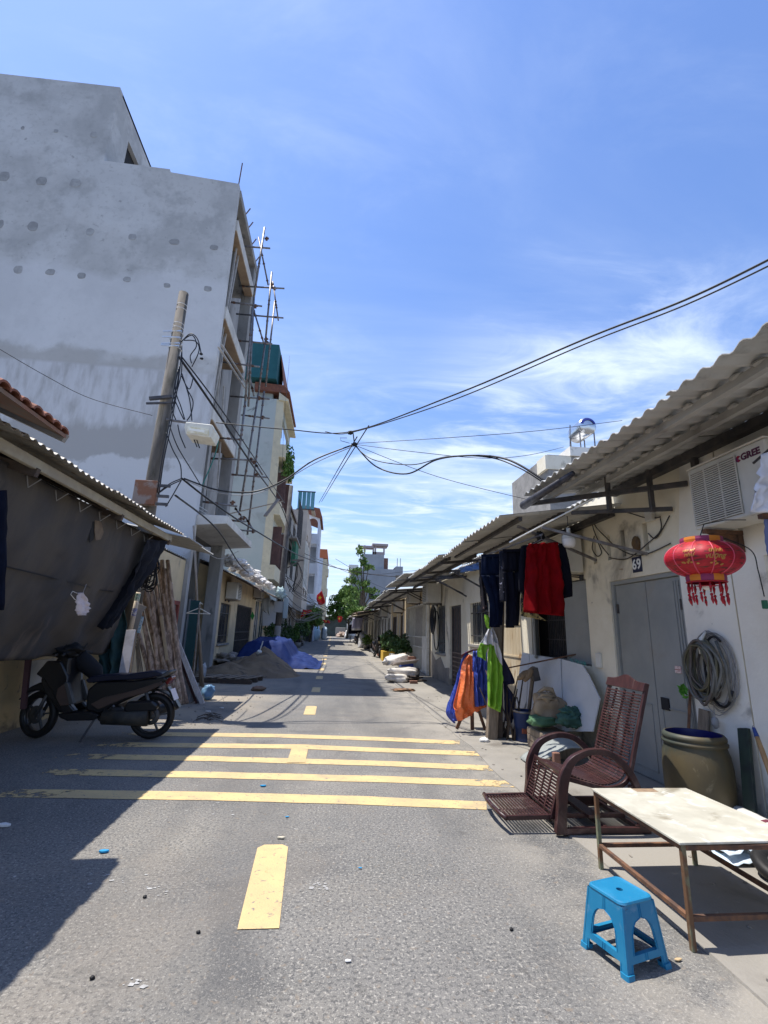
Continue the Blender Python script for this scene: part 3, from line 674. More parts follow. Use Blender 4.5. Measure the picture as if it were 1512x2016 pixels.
# shuttered window: open grey leaves each side of a barred dark opening
wn = fr(h69, RX, 1, 6.35, 8.3, 1.12, 2.3, 0.05, 0.06, M['grey_door'], 'window', 0.05)
MB().box(RX + 0.12, RX + 0.13, 6.4, 8.25, 1.17, 2.25).build('pane', M['dark'], wn)
for i in range(14):
    y = 6.95 + 0.8 * i / 13; MB().box(RX + 0.06, RX + 0.072, y - 0.006, y + 0.006, 1.17, 2.25).build('bar', M['darksteel'], wn)
for z in (1.45, 1.75, 2.0): MB().box(RX + 0.055, RX + 0.075, 6.9, 7.8, z - 0.008, z + 0.008).build('cross_bar', M['darksteel'], wn)
def shutter(root, c0, c1, z0, z1, m):
    c0, c1 = V(c0), V(c1); n = 5; d_ = (c1 - c0); nr = V((-d_.y, d_.x, 0)).normalized()
    mb = MB()
    mb.beam(V((c0.x, c0.y, (z0 + z1) / 2)), V((c1.x, c1.y, (z0 + z1) / 2)), 0.022, z1 - z0)
    for i in range(n + 1):
        p = c0.lerp(c1, i / n); mb.beam(V((p.x, p.y, z0)), V((p.x, p.y, z1)), 0.02, 0.036, up=(d_.x, d_.y, 0))
    for z in (z0 + 0.02, (z0 + z1) / 2, z1 - 0.02): mb.beam(V((c0.x, c0.y, z)), V((c1.x, c1.y, z)), 0.034, 0.035)
    return mb.build('shutter', m, root)
shutter(wn, (RX + 0.02, 6.38, 0), (RX - 0.03, 6.93, 0), 1.14, 2.28, M['grey_door'])
shutter(wn, (RX + 0.02, 8.27, 0), (RX - 0.18, 7.75, 0), 1.14, 2.28, M['grey_door'])
shell(h69, RX, 1, 3.87, 8.5, 3.35, 6.5, M['cream'])
corr_roof(h69, 'roof_sheet', 2.3, 3.2, 3.49, 3.35, 3.7, 5.5, M['fibro'], jit=0.02, seed=5)
corr_roof(h69, 'roof_sheet', 1.93, 2.86, 3.49, 3.12, 5.34, 8.6, M['fibro'], jit=0.03, seed=8)
for x, z in ((2.58, 3.165), (2.98, 3.215)):
    mb = MB(); mb.beam((x, 0.2, z), (x, 5.52, z), 0.05, 0.06)
    for i in range(22): mb.blob((x - 0.01, 0.9 + i * 0.212 + rnd.uniform(-.03, .03), z + 0.035), 0.04, 0.06, 0.022, i, 0.5, n=7, m=5)
    mb.build('purlin', M['greywall'], h69)
for x in (2.2, 2.75): MB().beam((x, 5.4, 2.85 + (x - 1.93) * 0.17 - 0.02), (x, 8.55, 2.85 + (x - 1.93) * 0.17 - 0.02), 0.045, 0.05).build('purlin', M['darksteel'], h69)
# dark eave tube with its lumpy end, and the trussed bracket tying it to the wall
mb = MB(); A = V((2.33, 5.60, 3.10)); mb.tube([A, A.lerp(V((2.36, 4.9, 3.12)), 0.5), V((2.37, 4.4, 3.13))], [0.055, 0.05, 0.03], 10)
mb.build('gutter_pipe', mat('black_gutter', (0.02, 0.02, 0.03), (0.06, 0.06, 0.07), 8, 0.6), h69, True)
mb = MB(); w0, w1 = V((3.47, 4.2, 3.03)), V((3.47, 4.45, 2.83))
mb.beam(A + V((0.05, -0.1, 0)), w0, 0.04, 0.055); mb.beam(V((2.75, 5.2, 2.93)), w1, 0.035, 0.045)
for t in (0.55, 0.80):
    p = (A + V((0.05, -0.1, 0))).lerp(w0, t); mb.beam(p + V((0, 0, 0.20)), p - V((0, 0, 0.20 if t < .7 else .26)), 0.05, 0.04)
mb.beam((3.45, 4.05, 3.30), (3.45, 4.05, 2.98), 0.05, 0.06)
MB().box(3.41, 3.49, 5.5, 8.5, 3.0, 3.085).build('light_gap_strip', M['darksteel'], h69)  # same added strip against sun leaking in, under the lower canopy
mb.build('canopy_truss', M['darksteel'], h69, bevel=0.004, seg=1)
mb = MB(); mb.beam((2.35, 5.15, 2.72), (3.45, 4.9, 2.42), 0.03, 0.03); mb.beam((2.2, 5.5, 2.8), (3.45, 5.95, 2.5), 0.03, 0.03); mb.build('canopy_bracket', M['galv'], h69)
# number plate
np_ = MB().box(RX - 0.012, RX - 0.001, 5.08, 5.25, 2.25, 2.43).build('number_plate', mat('navy_enamel', (0.02, 0.022, 0.05), None, rough=0.3), h69, bevel=0.003, seg=1)
text_on('digits', '69', 0.165, (RX - 0.0135, 5.165, 2.338), (0, -1, 0), (0, 0, 1), mat('white_enamel', (0.8, 0.8, 0.78)), np_, bold=0.003)
# socket box
MB().box(RX - 0.04, RX - 0.001, 6.08, 6.18, 1.12, 1.30).build('meter_socket', M['white_paint'], h69, bevel=0.006, seg=2)

# house 71
G_ = 'single storey row houses on the right side'
h71 = thing('row_house', 'cream house with a tall beige metal gate and barred window behind the hanging tarps', 'house', (3.5, 10, 0), G_)
facade('front_wall', RX, 1, 8.51, 12.85, 0, 3.3, [(8.75, 10.25, 0, 2.35), (10.65, 12.15, 1.25, 2.25)], M['cream'], h71)
gm_ = mat('beige_sheet_metal', (0.60, 0.52, 0.38), (0.50, 0.40, 0.26), 2.5, 0.6, dirt=((0.32, 0.20, 0.10), 5, 0.58, 0.74), stretch=(1, 1, 0.4))
g_ = fr(h71, RX, 1, 8.75, 10.25, 0.02, 2.35, 0.05, 0.05, gm_, 'gate', 0.0)
for i in range(9): MB().box(RX + 0.02, RX + 0.032, 8.80 + i * 0.155, 8.80 + i * 0.155 + 0.147, 0.07, 2.3).build('panel', gm_, g_)
for z in (0.5, 1.1, 1.7): MB().box(RX + 0.005, RX + 0.02, 8.8, 10.2, z - 0.015, z + 0.015).build('rail', gm_, g_)
win(h71, RX, 1, 10.65, 12.15, 1.25, 2.25, 2, 7, 'grey_door')
shell(h71, RX, 1, 8.51, 12.85, 3.3, 6.5, M['cream'])
corr_roof(h71, 'roof_sheet', 1.90, 2.87, 2.70, 3.0, 8.55, 12.5, M['fibro'], jit=0.04, seed=21)
corr_roof(h71, 'roof_sheet', 3.06, 3.06, 3.49, 3.12, 8.6, 12.8, M['fibro'], jit=0.01, seed=22)
for x, z in ((2.1, 2.85), (2.6, 2.93), (3.2, 3.03)): MB().beam((x, 8.6, z), (x, 12.8, z), 0.045, 0.06).build('purlin', M['darksteel'], h71)
for y in (8.9, 10.6, 12.4):
    mb = MB(); mb.beam((1.95, y, 2.79), (3.49, y, 2.98), 0.045, 0.05); mb.beam((2.7, y, 2.85), (3.48, y, 2.45), 0.035); mb.build('canopy_bracket', M['darksteel'], h71)
MB().prism([(9.9 + 0.45, 0.0), (12.85, 0.0), (12.85, 0.55), (12.2, 0.85), (11.4, 0.5), (10.9, 0.75), (10.35, 0.35)], 'x', RX - 0.005, RX - 0.001).build('damp_patch', M['damp'], h71)

# house 73
h73 = thing('row_house', 'cream house with brown lattice door, blue-grey barred window and damp stained plinth', 'house', (3.5, 15, 0), G_)
facade('front_wall', RX, 1, 12.86, 17.15, 0, 3.25, [(13.05, 14.35, 0, 2.28), (14.95, 16.15, 0.87, 2.35)], M['cream'], h73)
dbrown = mat('brown_painted_steel', (0.12, 0.085, 0.075), (0.16, 0.12, 0.10), 6, 0.6)
dr = door(h73, RX, 1, 13.05, 14.35, 0, 2.28, 'darksteel', 2, fm='darksteel', panels=False, off=0.09)
for i in range(5):
    for j in range(7):
        pass
mb_f = MB(); 
for i in range(9):
    y = 13.12 + 1.16 * i / 8; MB().box(RX + 0.05, RX + 0.07, y - 0.010, y + 0.010, 0.05, 2.2 if i % 2 == 0 else 0.95).build('bar', dbrown, dr)
for j in range(8):
    z = 0.08 + 0.87 * j / 7; MB().box(RX + 0.045, RX + 0.065, 13.1, 14.3, z - 0.018, z + 0.018).build('rail', dbrown, dr)
win(h73, RX, 1, 14.95, 16.15, 0.87, 2.35, 2, 6, 'grey_door', 'glassblue')
shell(h73, RX, 1, 12.86, 17.15, 3.25, 6.5, M['cream'])
canopy(h73, 1.86, 3.02, 3.49, 3.16, 12.55, 17.2, 31, jit=0.05)
MB().prism([(14.3 + 0.1, 0.0), (17.1, 0.0), (17.1, 0.9), (16.3, 0.6), (15.6, 0.75), (15.0, 0.45), (14.4, 0.5)], 'x', RX - 0.005, RX - 0.001).build('damp_patch', M['damp'], h73)

# house 75: white folding gate
h75 = thing('row_house', 'pale house closed by a white folding gate with a brown panel in the middle', 'house', (3.5, 20, 0), G_)
facade('front_wall', RX, 1, 17.16, 23.7, 0, 3.2, [(17.7, 22.9, 0, 2.62)], M['cream2'], h75)
wg = M['white_paint']
g_ = gate(h75, RX, 1, 17.7, 22.9, 0.02, 2.6, wg, 22, off=-0.03, solid_low=0.0)
MB().box(RX + 0.10, RX + 0.13, 17.8, 22.8, 0.05, 2.55).build('inner_door', mat('cream_sheet', (0.55, 0.50, 0.38), (0.45, 0.40, 0.28), 3, 0.7), h75)
MB().box(RX + 0.075, RX + 0.095, 19.3, 20.9, 0.9, 2.5).build('brown_panel', dbrown, h75)
MB().box(RX - 0.12, RX - 0.02, 17.35, 17.5, 0, 2.75).build('gate_post', wg, h75)
MB().box(RX - 0.06, RX - 0.03, 17.52, 18.6, 0.1, 1.35).build('solid_panel', wg, h75)
shell(h75, RX, 1, 17.16, 23.7, 3.2, 6.5, M['cream'])
canopy(h75, 1.95, 2.97, 3.49, 3.12, 17.3, 23.4, 41, jit=0.06)

def generic(y0, y1, label, m, ops, ce, seed, H=3.2, roofm='fibro', rs='fibro'):
    h = thing('row_house', label, 'house', (3.5, (y0 + y1) / 2, 0), G_)
    oo = [(a, b, 0 if k != 'w' else 0.95, 2.3) for a, b, k in ops]
    facade('front_wall', RX, 1, y0 + 0.01, y1, 0, H, oo, M[m], h)
    for (a, b, k), o in zip(ops, oo):
        if k == 'w': win(h, RX, 1, a, b, 0.95, 2.3, 2, 5, 'white_paint' if seed % 2 else 'grey_door')
        elif k == 'd': door(h, RX, 1, a, b, 0, 2.3, 'darkwood', 2)
        elif k == 'g': gate(h, RX, 1, a, b, 0.02, 2.3, M['white_paint' if seed % 2 else 'galv'], 8); MB().box(RX + 0.14, RX + 0.16, a, b, 0, 2.3).build('inner_door', M['dark'], h)
        elif k == 'o': MB().box(RX + 0.14, RX + 0.16, a, b, 0, 2.3).build('dark_doorway', M['dark'], h)
        if k in 'wd': 
            for u_ in (a - 0.14, b + 0.01): MB().box(RX - 0.03, RX - 0.001, u_, u_ + 0.13, 0 if k == 'd' else 0.9, 2.42).build('surround', M['white_paint'], h)
    shell(h, RX, 1, y0 + 0.01, y1, H, 6.5, M[m], roofm)
    canopy(h, ce[0], ce[1], 3.49, ce[1] + 0.2, y0, y1 - 0.1, seed, rs, 0.08, w_=1.8, seg=4)
    return h
generic(23.7, 29.2, 'beige house with two tall brown shutters behind the potted plants', 'cream2', [(24.0, 25.1, 'd'), (26.4, 28.4, 'd')], (2.0, 2.95), 51)
generic(29.2, 35.0, 'house with white window surrounds beside the parked black scooter on the right', 'white_wall', [(29.8, 30.9, 'w'), (31.8, 32.9, 'w'), (33.6, 34.7, 'd')], (2.1, 2.92), 53)
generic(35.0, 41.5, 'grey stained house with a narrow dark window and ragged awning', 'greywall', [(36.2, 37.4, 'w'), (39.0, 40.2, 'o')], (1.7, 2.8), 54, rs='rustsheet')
generic(41.5, 48.5, 'house with open dark doorways hung with laundry in the right-hand row', 'cream', [(42.4, 44.0, 'o'), (45.4, 47.2, 'o')], (1.75, 2.85), 55, rs='rustsheet')
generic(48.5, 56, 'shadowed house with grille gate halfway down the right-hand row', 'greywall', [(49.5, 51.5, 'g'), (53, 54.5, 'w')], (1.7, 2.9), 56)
generic(56, 64, 'cream house past the laundry far along the right-hand row', 'cream2', [(57.5, 59, 'd'), (61, 62.5, 'w')], (1.9, 3.0), 57, roofm='tile', rs='rustsheet')
generic(64, 73, 'last low house of the right-hand row before the trees', 'cream', [(66, 67.5, 'o'), (69.5, 71, 'w')], (2.0, 3.0), 58)

# air conditioners of the right-hand row
ac = aircon('air_conditioner', 'large white air conditioner with slatted grille on brown brackets above the red lantern', RX, 1, 3.02, 2.45, 0.80, 0.56, 0.33, 'air conditioner units on the row house walls', brand=True)
xf = RX - 0.33
text_on('brand_lettering', 'GREE', 0.075, (xf - 0.003, 3.155, 2.925), (0, -1, 0), (0, 0, 1), mat('maroon_print', (0.10, 0.03, 0.06)), ac, depth=0.001, bold=0.003)
lb = MB(); lb.lathe([(0.0, 0), (0.027, 0)], (0, 0, 0), 20, None, 0.6, 5.7); 
MB().add([V((xf - 0.0015, 3.268 - p.x, 2.925 + p.y)) for p in lb.v], lb.f).build('round_logo', mat('logo_print', (0.30, 0.02, 0.03), (0.03, 0.03, 0.18), 30), ac)
mb = MB()
for i, (a, b, c_, d_) in enumerate(((3.20, 3.10, 2.50, 2.56), (3.16, 3.07, 2.57, 2.63), (3.13, 3.04, 2.64, 2.72))):
    mb.add([(xf - 0.002, a, c_), (xf - 0.002, b, c_), (xf - 0.002, b - 0.03, d_), (xf - 0.002, a - 0.03, d_)], [(0, 1, 2, 3)])
mb.build('printed_swoosh', mat('violet_print', (0.05, 0.02, 0.14)), ac)
G2 = 'air conditioner units on the row house walls'
aircon('air_conditioner', 'air conditioner above the blue-grey barred window with black cable coil under it', RX, 1, 15.3, 2.45, 0.85, 0.6, 0.5, G2)
aircon('air_conditioner', 'air conditioner beneath a small white dish above the white folding gate', RX, 1, 19.2, 2.66, 0.85, 0.42, 0.45, G2)
aircon('air_conditioner', 'air conditioner at the corner beside the brown shutters of the beige house', RX, 1, 23.9, 2.45, 0.85, 0.55, 0.45, G2)
aircon('air_conditioner', 'farthest air conditioner of the right-hand row, over the white window surrounds', RX, 1, 31.0, 2.42, 0.85, 0.55, 0.45, G2)
aircon('air_conditioner', 'dusty air conditioner behind the red dress over the shuttered window', RX, 1, 6.3, 2.38, 0.75, 0.52, 0.36, G2)

# ---------------------------------------------------------------- left side
# unfinished concrete building
def sidewall_mat():
    m = mat('plastered_side_wall', (0.52, 0.515, 0.495), (0.41, 0.407, 0.392), 0.55, 0.92, bump=0.3, bscale=14, lo=0.38, hi=0.64)
    t = m.node_tree; b = t.nodes['Principled BSDF']
    tcn = [n for n in t.nodes if n.type == 'TEX_COORD'][0]
    sp = t.nodes.new('ShaderNodeSeparateXYZ'); t.links.new(tcn.outputs['Object'], sp.inputs[0])
    def node(ty, **k):
        q = t.nodes.new(ty)
        for a, v in k.items(): setattr(q, a, v)
        return q
    def noi(s, d, lo, hi, off=0.0, st=(1, 1, 1), dist=0.0):
        mp = node('ShaderNodeMapping'); t.links.new(tcn.outputs['Object'], mp.inputs[0]); mp.inputs['Location'].default_value = (off, off, off); mp.inputs['Scale'].default_value = st
        q = node('ShaderNodeTexNoise'); q.inputs['Scale'].default_value = s; q.inputs['Detail'].default_value = d; q.inputs['Roughness'].default_value = 0.62; q.inputs['Distortion'].default_value = dist
        t.links.new(mp.outputs[0], q.inputs['Vector'])
        if lo is None: return q.outputs[0]
        r_ = node('ShaderNodeMapRange', interpolation_type='SMOOTHSTEP'); t.links.new(q.outputs[0], r_.inputs[0]); r_.inputs[1].default_value = lo; r_.inputs[2].default_value = hi
        return r_.outputs[0]
    def mm(op, a, c):
        q = node('ShaderNodeMath', operation=op)
        for i, z in enumerate((a, c)):
            if isinstance(z, (int, float)): q.inputs[i].default_value = z
            else: t.links.new(z, q.inputs[i])
        return q.outputs[0]
    def mix(f, a_, c_):
        q = node('ShaderNodeMixRGB'); t.links.new(f, q.inputs[0]); t.links.new(a_, q.inputs[1])
        if isinstance(c_, tuple): q.inputs[2].default_value = (*c_, 1)
        else: t.links.new(c_, q.inputs[2])
        return q.outputs[0]
    def step(z, a, c):
        r_ = node('ShaderNodeMapRange'); t.links.new(z, r_.inputs[0]); r_.inputs[1].default_value = a; r_.inputs[2].default_value = c; return r_.outputs[0]
    z = sp.outputs[2]
    zr = mm('ADD', z, mm('MULTIPLY', noi(0.8, 6, None, None, 3.0), 1.2))     # ragged trowel edge
    zs = mm('ADD', z, mm('MULTIPLY', noi(1.2, 5, None, None, 8.0, (2, 2, 0.5)), 1.3))
    cur = b.inputs['Base Color'].links[0].from_socket
    cur = mix(mm('MULTIPLY', noi(1.3, 9, 0.50, 0.66, 5), 0.5), cur, (0.31, 0.31, 0.30))
    cur = mix(mm('MULTIPLY', noi(0.45, 6, 0.48, 0.60, 15), 0.5), cur, (0.60, 0.60, 0.585))
    cur = mix(mm('MULTIPLY', noi(6.0, 8, 0.52, 0.66, 45), 0.35), cur, (0.33, 0.325, 0.31))
    cur = mix(mm('MULTIPLY', noi(3.2, 9, 0.62, 0.70, 65), 0.7), cur, (0.27, 0.265, 0.255))
    # brighter skim coat band below the third floor
    band = mm('MULTIPLY', step(zr, 13.0, 12.6), step(zr, 9.9, 10.1))
    cur = mix(mm('MULTIPLY', band, 0.6), cur, (0.63, 0.63, 0.63))
    # bare render strip, brush-limed streaks, bare render again
    strip = mm('MULTIPLY', mm('MULTIPLY', step(zr, 10.0, 9.8), step(z, 8.85, 8.95)), noi(0.8, 5, 0.3, 0.55, 33))
    cur = mix(mm('MULTIPLY', strip, 0.8), cur, (0.40, 0.385, 0.36))
    low = step(z, 8.95, 8.85)
    base = mix(noi(1.5, 5, 0.4, 0.6, 2), cur, (0.34, 0.335, 0.34)); q = node('ShaderNodeMixRGB'); t.links.new(low, q.inputs[0]); t.links.new(cur, q.inputs[1]); 
    q2 = node('ShaderNodeRGB'); q2.outputs[0].default_value = (0.36, 0.35, 0.335, 1); t.links.new(q2.outputs[0], q.inputs[2]); cur = q.outputs[0]
    lime = mm('MULTIPLY', mm('MULTIPLY', low, step(zs, 7.6, 7.9)), noi(1.6, 7, 0.25, 0.60, 6, (2.2, 2.2, 0.5)))
    cur = mix(mm('MULTIPLY', lime, 0.85), cur, (0.58, 0.58, 0.585))
    lime2 = mm('MULTIPLY', mm('MULTIPLY', step(zr, 6.7, 6.6), step(zs, 3.0, 4.3)), noi(0.55, 7, 0.40, 0.47, 19))
    cur = mix(mm('MULTIPLY', lime2, 0.85), cur, (0.56, 0.56, 0.56))
    t.links.new(cur, b.inputs['Base Color'])
    return m
M['side'] = sidewall_mat()
M['column'] = mat('formed_concrete', (0.34, 0.33, 0.31), (0.24, 0.235, 0.225), 1.5, 0.92, bump=0.25, stretch=(1, 1, 0.4), dirt=((0.15, 0.145, 0.14), 3, 0.56, 0.72))
M['fairbeam'] = mat('pale_rendered_beam', (0.62, 0.60, 0.55), (0.50, 0.48, 0.44), 2, 0.9, bump=0.2, dirt=((0.28, 0.26, 0.23), 4, 0.60, 0.76))
M['ply'] = mat('formwork_underside', (0.36, 0.26, 0.17), (0.27, 0.19, 0.13), 2, 0.85, bump=0.2)
M['brick'] = mat('rough_brick', (0.26, 0.13, 0.09), (0.20, 0.11, 0.08), 6, 0.9, bump=0.4, vari=0.2)
M['cement_patch'] = mat('cement_patch', (0.36, 0.36, 0.35), (0.28, 0.28, 0.275), 4, 0.95, bump=0.4, vari=0.12)
cb = thing('concrete_building', 'tall unfinished grey concrete building with bare plastered side wall and open floors', 'building', (-4, 13.4, 0))
FY = 13.4
MB().prism([(-17, 0), (-4.0, 0), (-4.0, 16.15), (-6.3, 16.30), (-6.32, 16.42), (-8.45, 16.45), (-8.45, 19.72), (-17, 19.5)], 'y', FY, FY + 0.22).build('side_wall', M['side'], cb)
for i, (x, y, w_, h_) in enumerate(((465, 340, 17, 15), (278, 322, 12, 9), (113, 307, 9, 9), (207, 570, 26, 22), (375, 580, 28, 20), (20, 548, 26, 26), (163, 795, 26, 24), (2, 785, 16, 22), (447, 822, 20, 18), (657, 848, 20, 16), (865, 872, 26, 15), (1062, 900, 21, 13), (250, 1022, 24, 16), (90, 1010, 22, 20), (405, 1040, 20, 15), (630, 1058, 20, 14), (828, 1088, 17, 12), (1030, 1105, 20, 14))):
    px, py = x / 2.52, y / 2.52 + 130; c = PY(px, py, FY); r1 = (PY(px + w_ / 2.52, py, FY) - c).length; r2 = (PY(px, py + h_ / 2.52, FY) - c).length
    mb = MB(); n = 12
    ps = [(c.x + r1 * math.copysign(abs(math.cos(2 * math.pi * k / n)) ** 0.7, math.cos(2 * math.pi * k / n)) * (1 + 0.25 * noise.noise(V((k * 0.9, i * 3.1, 0)))), c.z + r2 * math.copysign(abs(math.sin(2 * math.pi * k / n)) ** 0.7, math.sin(2 * math.pi * k / n)) * (1 + 0.25 * noise.noise(V((k * 0.9, i * 3.1, 4))))) for k in range(n)]
    mb.prism(ps, 'y', FY - 0.008, FY + 0.02); mb.build('cement_patch', M['cement_patch'], cb, bevel=0.008, seg=1)
# penthouse street face with its window
facade('penthouse_wall', -8.45, -1, FY + 0.22, 20.5, 16.45, 19.72, [(14.5, 15.6, 17.2, 18.7), (17.0, 18.2, 17.2, 18.7)], M['side'], cb)
for a in (14.5, 17.0): MB().box(-8.64, -8.60, a, a + (1.1 if a < 15 else 1.2), 17.2, 18.7).build('dark_opening', M['dark'], cb)
MB().box(-17, -8.45, FY + 0.23, 20.5, 19.6, 19.71).build('roof_slab', M['column'], cb)
MB().add([(-17, FY, 19.5), (-17, FY, 19.8)], []).v
# floors, columns, beams along the street face
Y2 = 17.35
for z in (4.35, 7.95, 11.45, 14.75): 
    MB().box(-16.9, -4.35, FY + 0.22, Y2, z - 0.12, z).build('floor_slab', M['column'], cb)
for z, dz in ((7.95, 0.42), (11.45, 0.42), (14.85, 0.40)):
    MB().box(-4.28, -3.94, FY + 0.22, Y2 - 0.45, z - dz, z + 0.02).build('beam', M['fairbeam'], cb, bevel=0.01, seg=1)
    MB().box(-4.27, -3.96, FY + 0.24, Y2 - 0.46, z - dz - 0.03, z - dz - 0.001).build('formwork', M['ply'], cb)
    MB().box(-6.5, -4.29, FY + 0.24, Y2 - 0.1, z - 0.16, z - 0.121).build('formwork', M['ply'], cb)
MB().box(-16.9, -3.97, FY + 0.22, Y2 + 0.1, 15.85, 16.12).build('roof_slab', M['column'], cb, bevel=0.01, seg=1)
MB().prism([(-4.4, 4.2), (-3.15, 4.32), (-3.15, 4.55), (-4.4, 4.55)], 'y', FY + 0.1, Y2 + 0.3).build('balcony_slab', M['fairbeam'], cb, bevel=0.01, seg=1)
MB().box(-4.4, -4.0, Y2 - 0.45, Y2, 0, 15.85).build('column', M['column'], cb, bevel=0.012, seg=1)
MB().box(-4.45, -4.15, FY + 0.24, FY + 0.5, 0, 15.85).build('column', M['column'], cb, bevel=0.012, seg=1)
MB().box(-4.5, -4.2, 14.55, 14.8, 4.4, 15.85).build('column', M['column'], cb)
MB().box(-16.9, -4.9, Y2, 19.0, 0, 16.1).build('shadow_block', M['column'], cb)  # unseen block added to lengthen the building's shadow on the road
MB().box(-8.0, -7.9, FY + 0.24, Y2 - 0.02, 0, 15.8).build('inner_wall', M['column'], cb)
# brick partition on the first floor: courses recessed in mortar
MB().box(-5.65, -5.56, 15.2, 16.9, 4.36, 7.5).build('mortar', M['column'], cb)
mb = MB()
for j in range(38):
    for i in range(8):
        y = 15.2 + i * 0.215 + (0.1 if j % 2 else 0); z = 4.38 + j * 0.082
        mb.box(-5.565, -5.545, y, min(y + 0.2, 16.9), z, z + 0.066)
tag(mb.build('brickwork', M['brick'], cb), kind='stuff')
MB().box(-5.0, -4.9, 14.9, 16.8, 11.5, 14.3).build('blue_sheet', mat('faded_blue_sheet', (0.12, 0.18, 0.24), (0.08, 0.12, 0.16), 2), cb)
MB().box(-4.62, -4.55, FY + 0.5, Y2 - 0.45, 0, 2.3).build('hoarding', mat('dark_hoarding_sheet', (0.07, 0.085, 0.10), (0.10, 0.12, 0.13), 1.5, 0.7), cb)
for i in range(9): MB().box(-4.55, -4.53, 13.95 + i * 0.33, 13.99 + i * 0.33, 0.02, 2.3).build('hoarding_rib', M['darksteel'], cb)
# props
pm_ = mat('pale_prop', (0.50, 0.48, 0.45), (0.38, 0.36, 0.33), 6, 0.7)
for (p, q) in (((466, 487), (424, 740)), ((470, 500), (444, 640)), ((448, 640), (418, 800)), ((441, 760), (428, 960)), ((436, 700), (422, 850))):
    MB().beam(PX(*p, -4.1), PX(*q, -4.1), 0.05).build('prop', pm_, cb)
for (p, q) in (((430, 683), (483, 765)), ((436, 678), (486, 757))):
    MB().beam(PX(*p, -3.8), PX(*q, -3.8), 0.06, 0.03).build('plank', pm_, cb)
MB().beam((-4.05, 13.5, 16.1), (-4.0, 13.45, 17.1), 0.03).build('starter_bar', M['rust'], cb)
for y in (14.6, 15.2, 16.0, 16.9): MB().beam((-4.1, y, 15.9), (-3.85, y, 16.4), 0.03).build('starter_bar', M['rust'], cb)

# scaffold
sf = thing('scaffold', 'rickety tube scaffold with rusty couplers leaning outside the unfinished concrete building', 'scaffolding', (-3.2, 15.5, 0))
def tubepx(name, a, b, Y, r=0.026, cl=0, m='galv'):
    A, B = PY(*a, Y), PY(*b, Y); MB().tube([A, B], r * 1.2, 8).build(name, M[m], sf, True)
    d_ = (B - A).normalized()
    for i in range(cl):
        t = rnd.uniform(0.05, 0.95); p = A.lerp(B, t)
        mb = MB(); mb.beam(p - d_ * 0.05, p + d_ * 0.05, 0.06, 0.06); mb.beam(p + V((0.045, 0, 0)), p - V((0.045, 0, 0.02)), 0.035, 0.03); mb.build('coupler', M['rust'], sf)
for a, b, Y in (((521, 448), (500, 586), 15.0), ((500, 586), (489, 800), 15.0), ((535, 536), (523, 668), 16.2), ((523, 668), (509, 773), 16.2), ((509, 773), (472, 1006), 16.2),
                ((541, 593), (523, 761), 17.6), ((520, 770), (487, 1053), 17.6), ((497, 605), (483, 790), 14.6), ((483, 790), (466, 935), 14.6)):
    tubepx('standard', a, b, Y, 0.03, 4)
for a, b, Y in (((455, 483), (532, 489), 15.0), ((470, 563), (560, 568), 16.2), ((440, 593), (516, 603), 15.0), ((465, 618), (558, 626), 16.2), ((463, 670), (536, 677), 16.2), ((423, 711), (511, 722), 15.0),
                ((453, 780), (531, 786), 16.2), ((475, 817), (531, 824), 17.0), ((432, 862), (480, 866), 15.0), ((400, 902), (502, 906), 15.6), ((440, 933), (528, 940), 17.0), ((388, 986), (467, 997), 14.6),
                ((449, 1024), (484, 1027), 16.2), ((449, 1042), (502, 1046), 17.0)):
    tubepx('ledger', a, b, Y, 0.026, 2)
for a, b, Y in (((509, 467), (528, 561), 15.5), ((537, 554), (548, 631), 17.0), ((498, 605), (519, 675), 15.5), ((486, 715), (500, 780), 15.5), ((498, 905), (517, 935), 16.5), ((463, 1000), (478, 1020), 16), ((484, 1020), (502, 1048), 17)):
    tubepx('brace', a, b, Y, 0.024, 3)
for (x, y, Y) in ((525, 470, 15), (535, 560, 16.2), (541, 568, 16.5), (503, 603, 15), (524, 668, 16.2), (526, 675, 17), (510, 784, 16.2), (517, 822, 17), (494, 905, 15.6), (500, 910, 16), (505, 935, 17), (458, 990, 14.6), (474, 1022, 16.2), (480, 1020, 16.4), (498, 1046, 17)):
    p = PY(x, y, Y); mb = MB(); mb.beam(p - V((0, 0, 0.07)), p + V((0, 0, 0.07)), 0.07, 0.06); mb.beam(p - V((0.08, 0, 0)), p + V((0.08, 0, 0.02)), 0.05, 0.045); mb.build('coupler', M['rust'], sf)
for a, b, w_ in (((450, 1012), (556, 987), 0.09), ((522, 1016), (548, 983), 0.12)): MB().beam(PY(*a, 16.5), PY(*b, 18), w_, 0.04).build('plank', M['wood'], sf)
for a, b in (((386, 1000), (411, 1016)), ((384, 992), (408, 1007))): MB().beam(PY(*a, 14), PY(*b, 14.2), 0.05, 0.03).build('plank', pm_, sf)

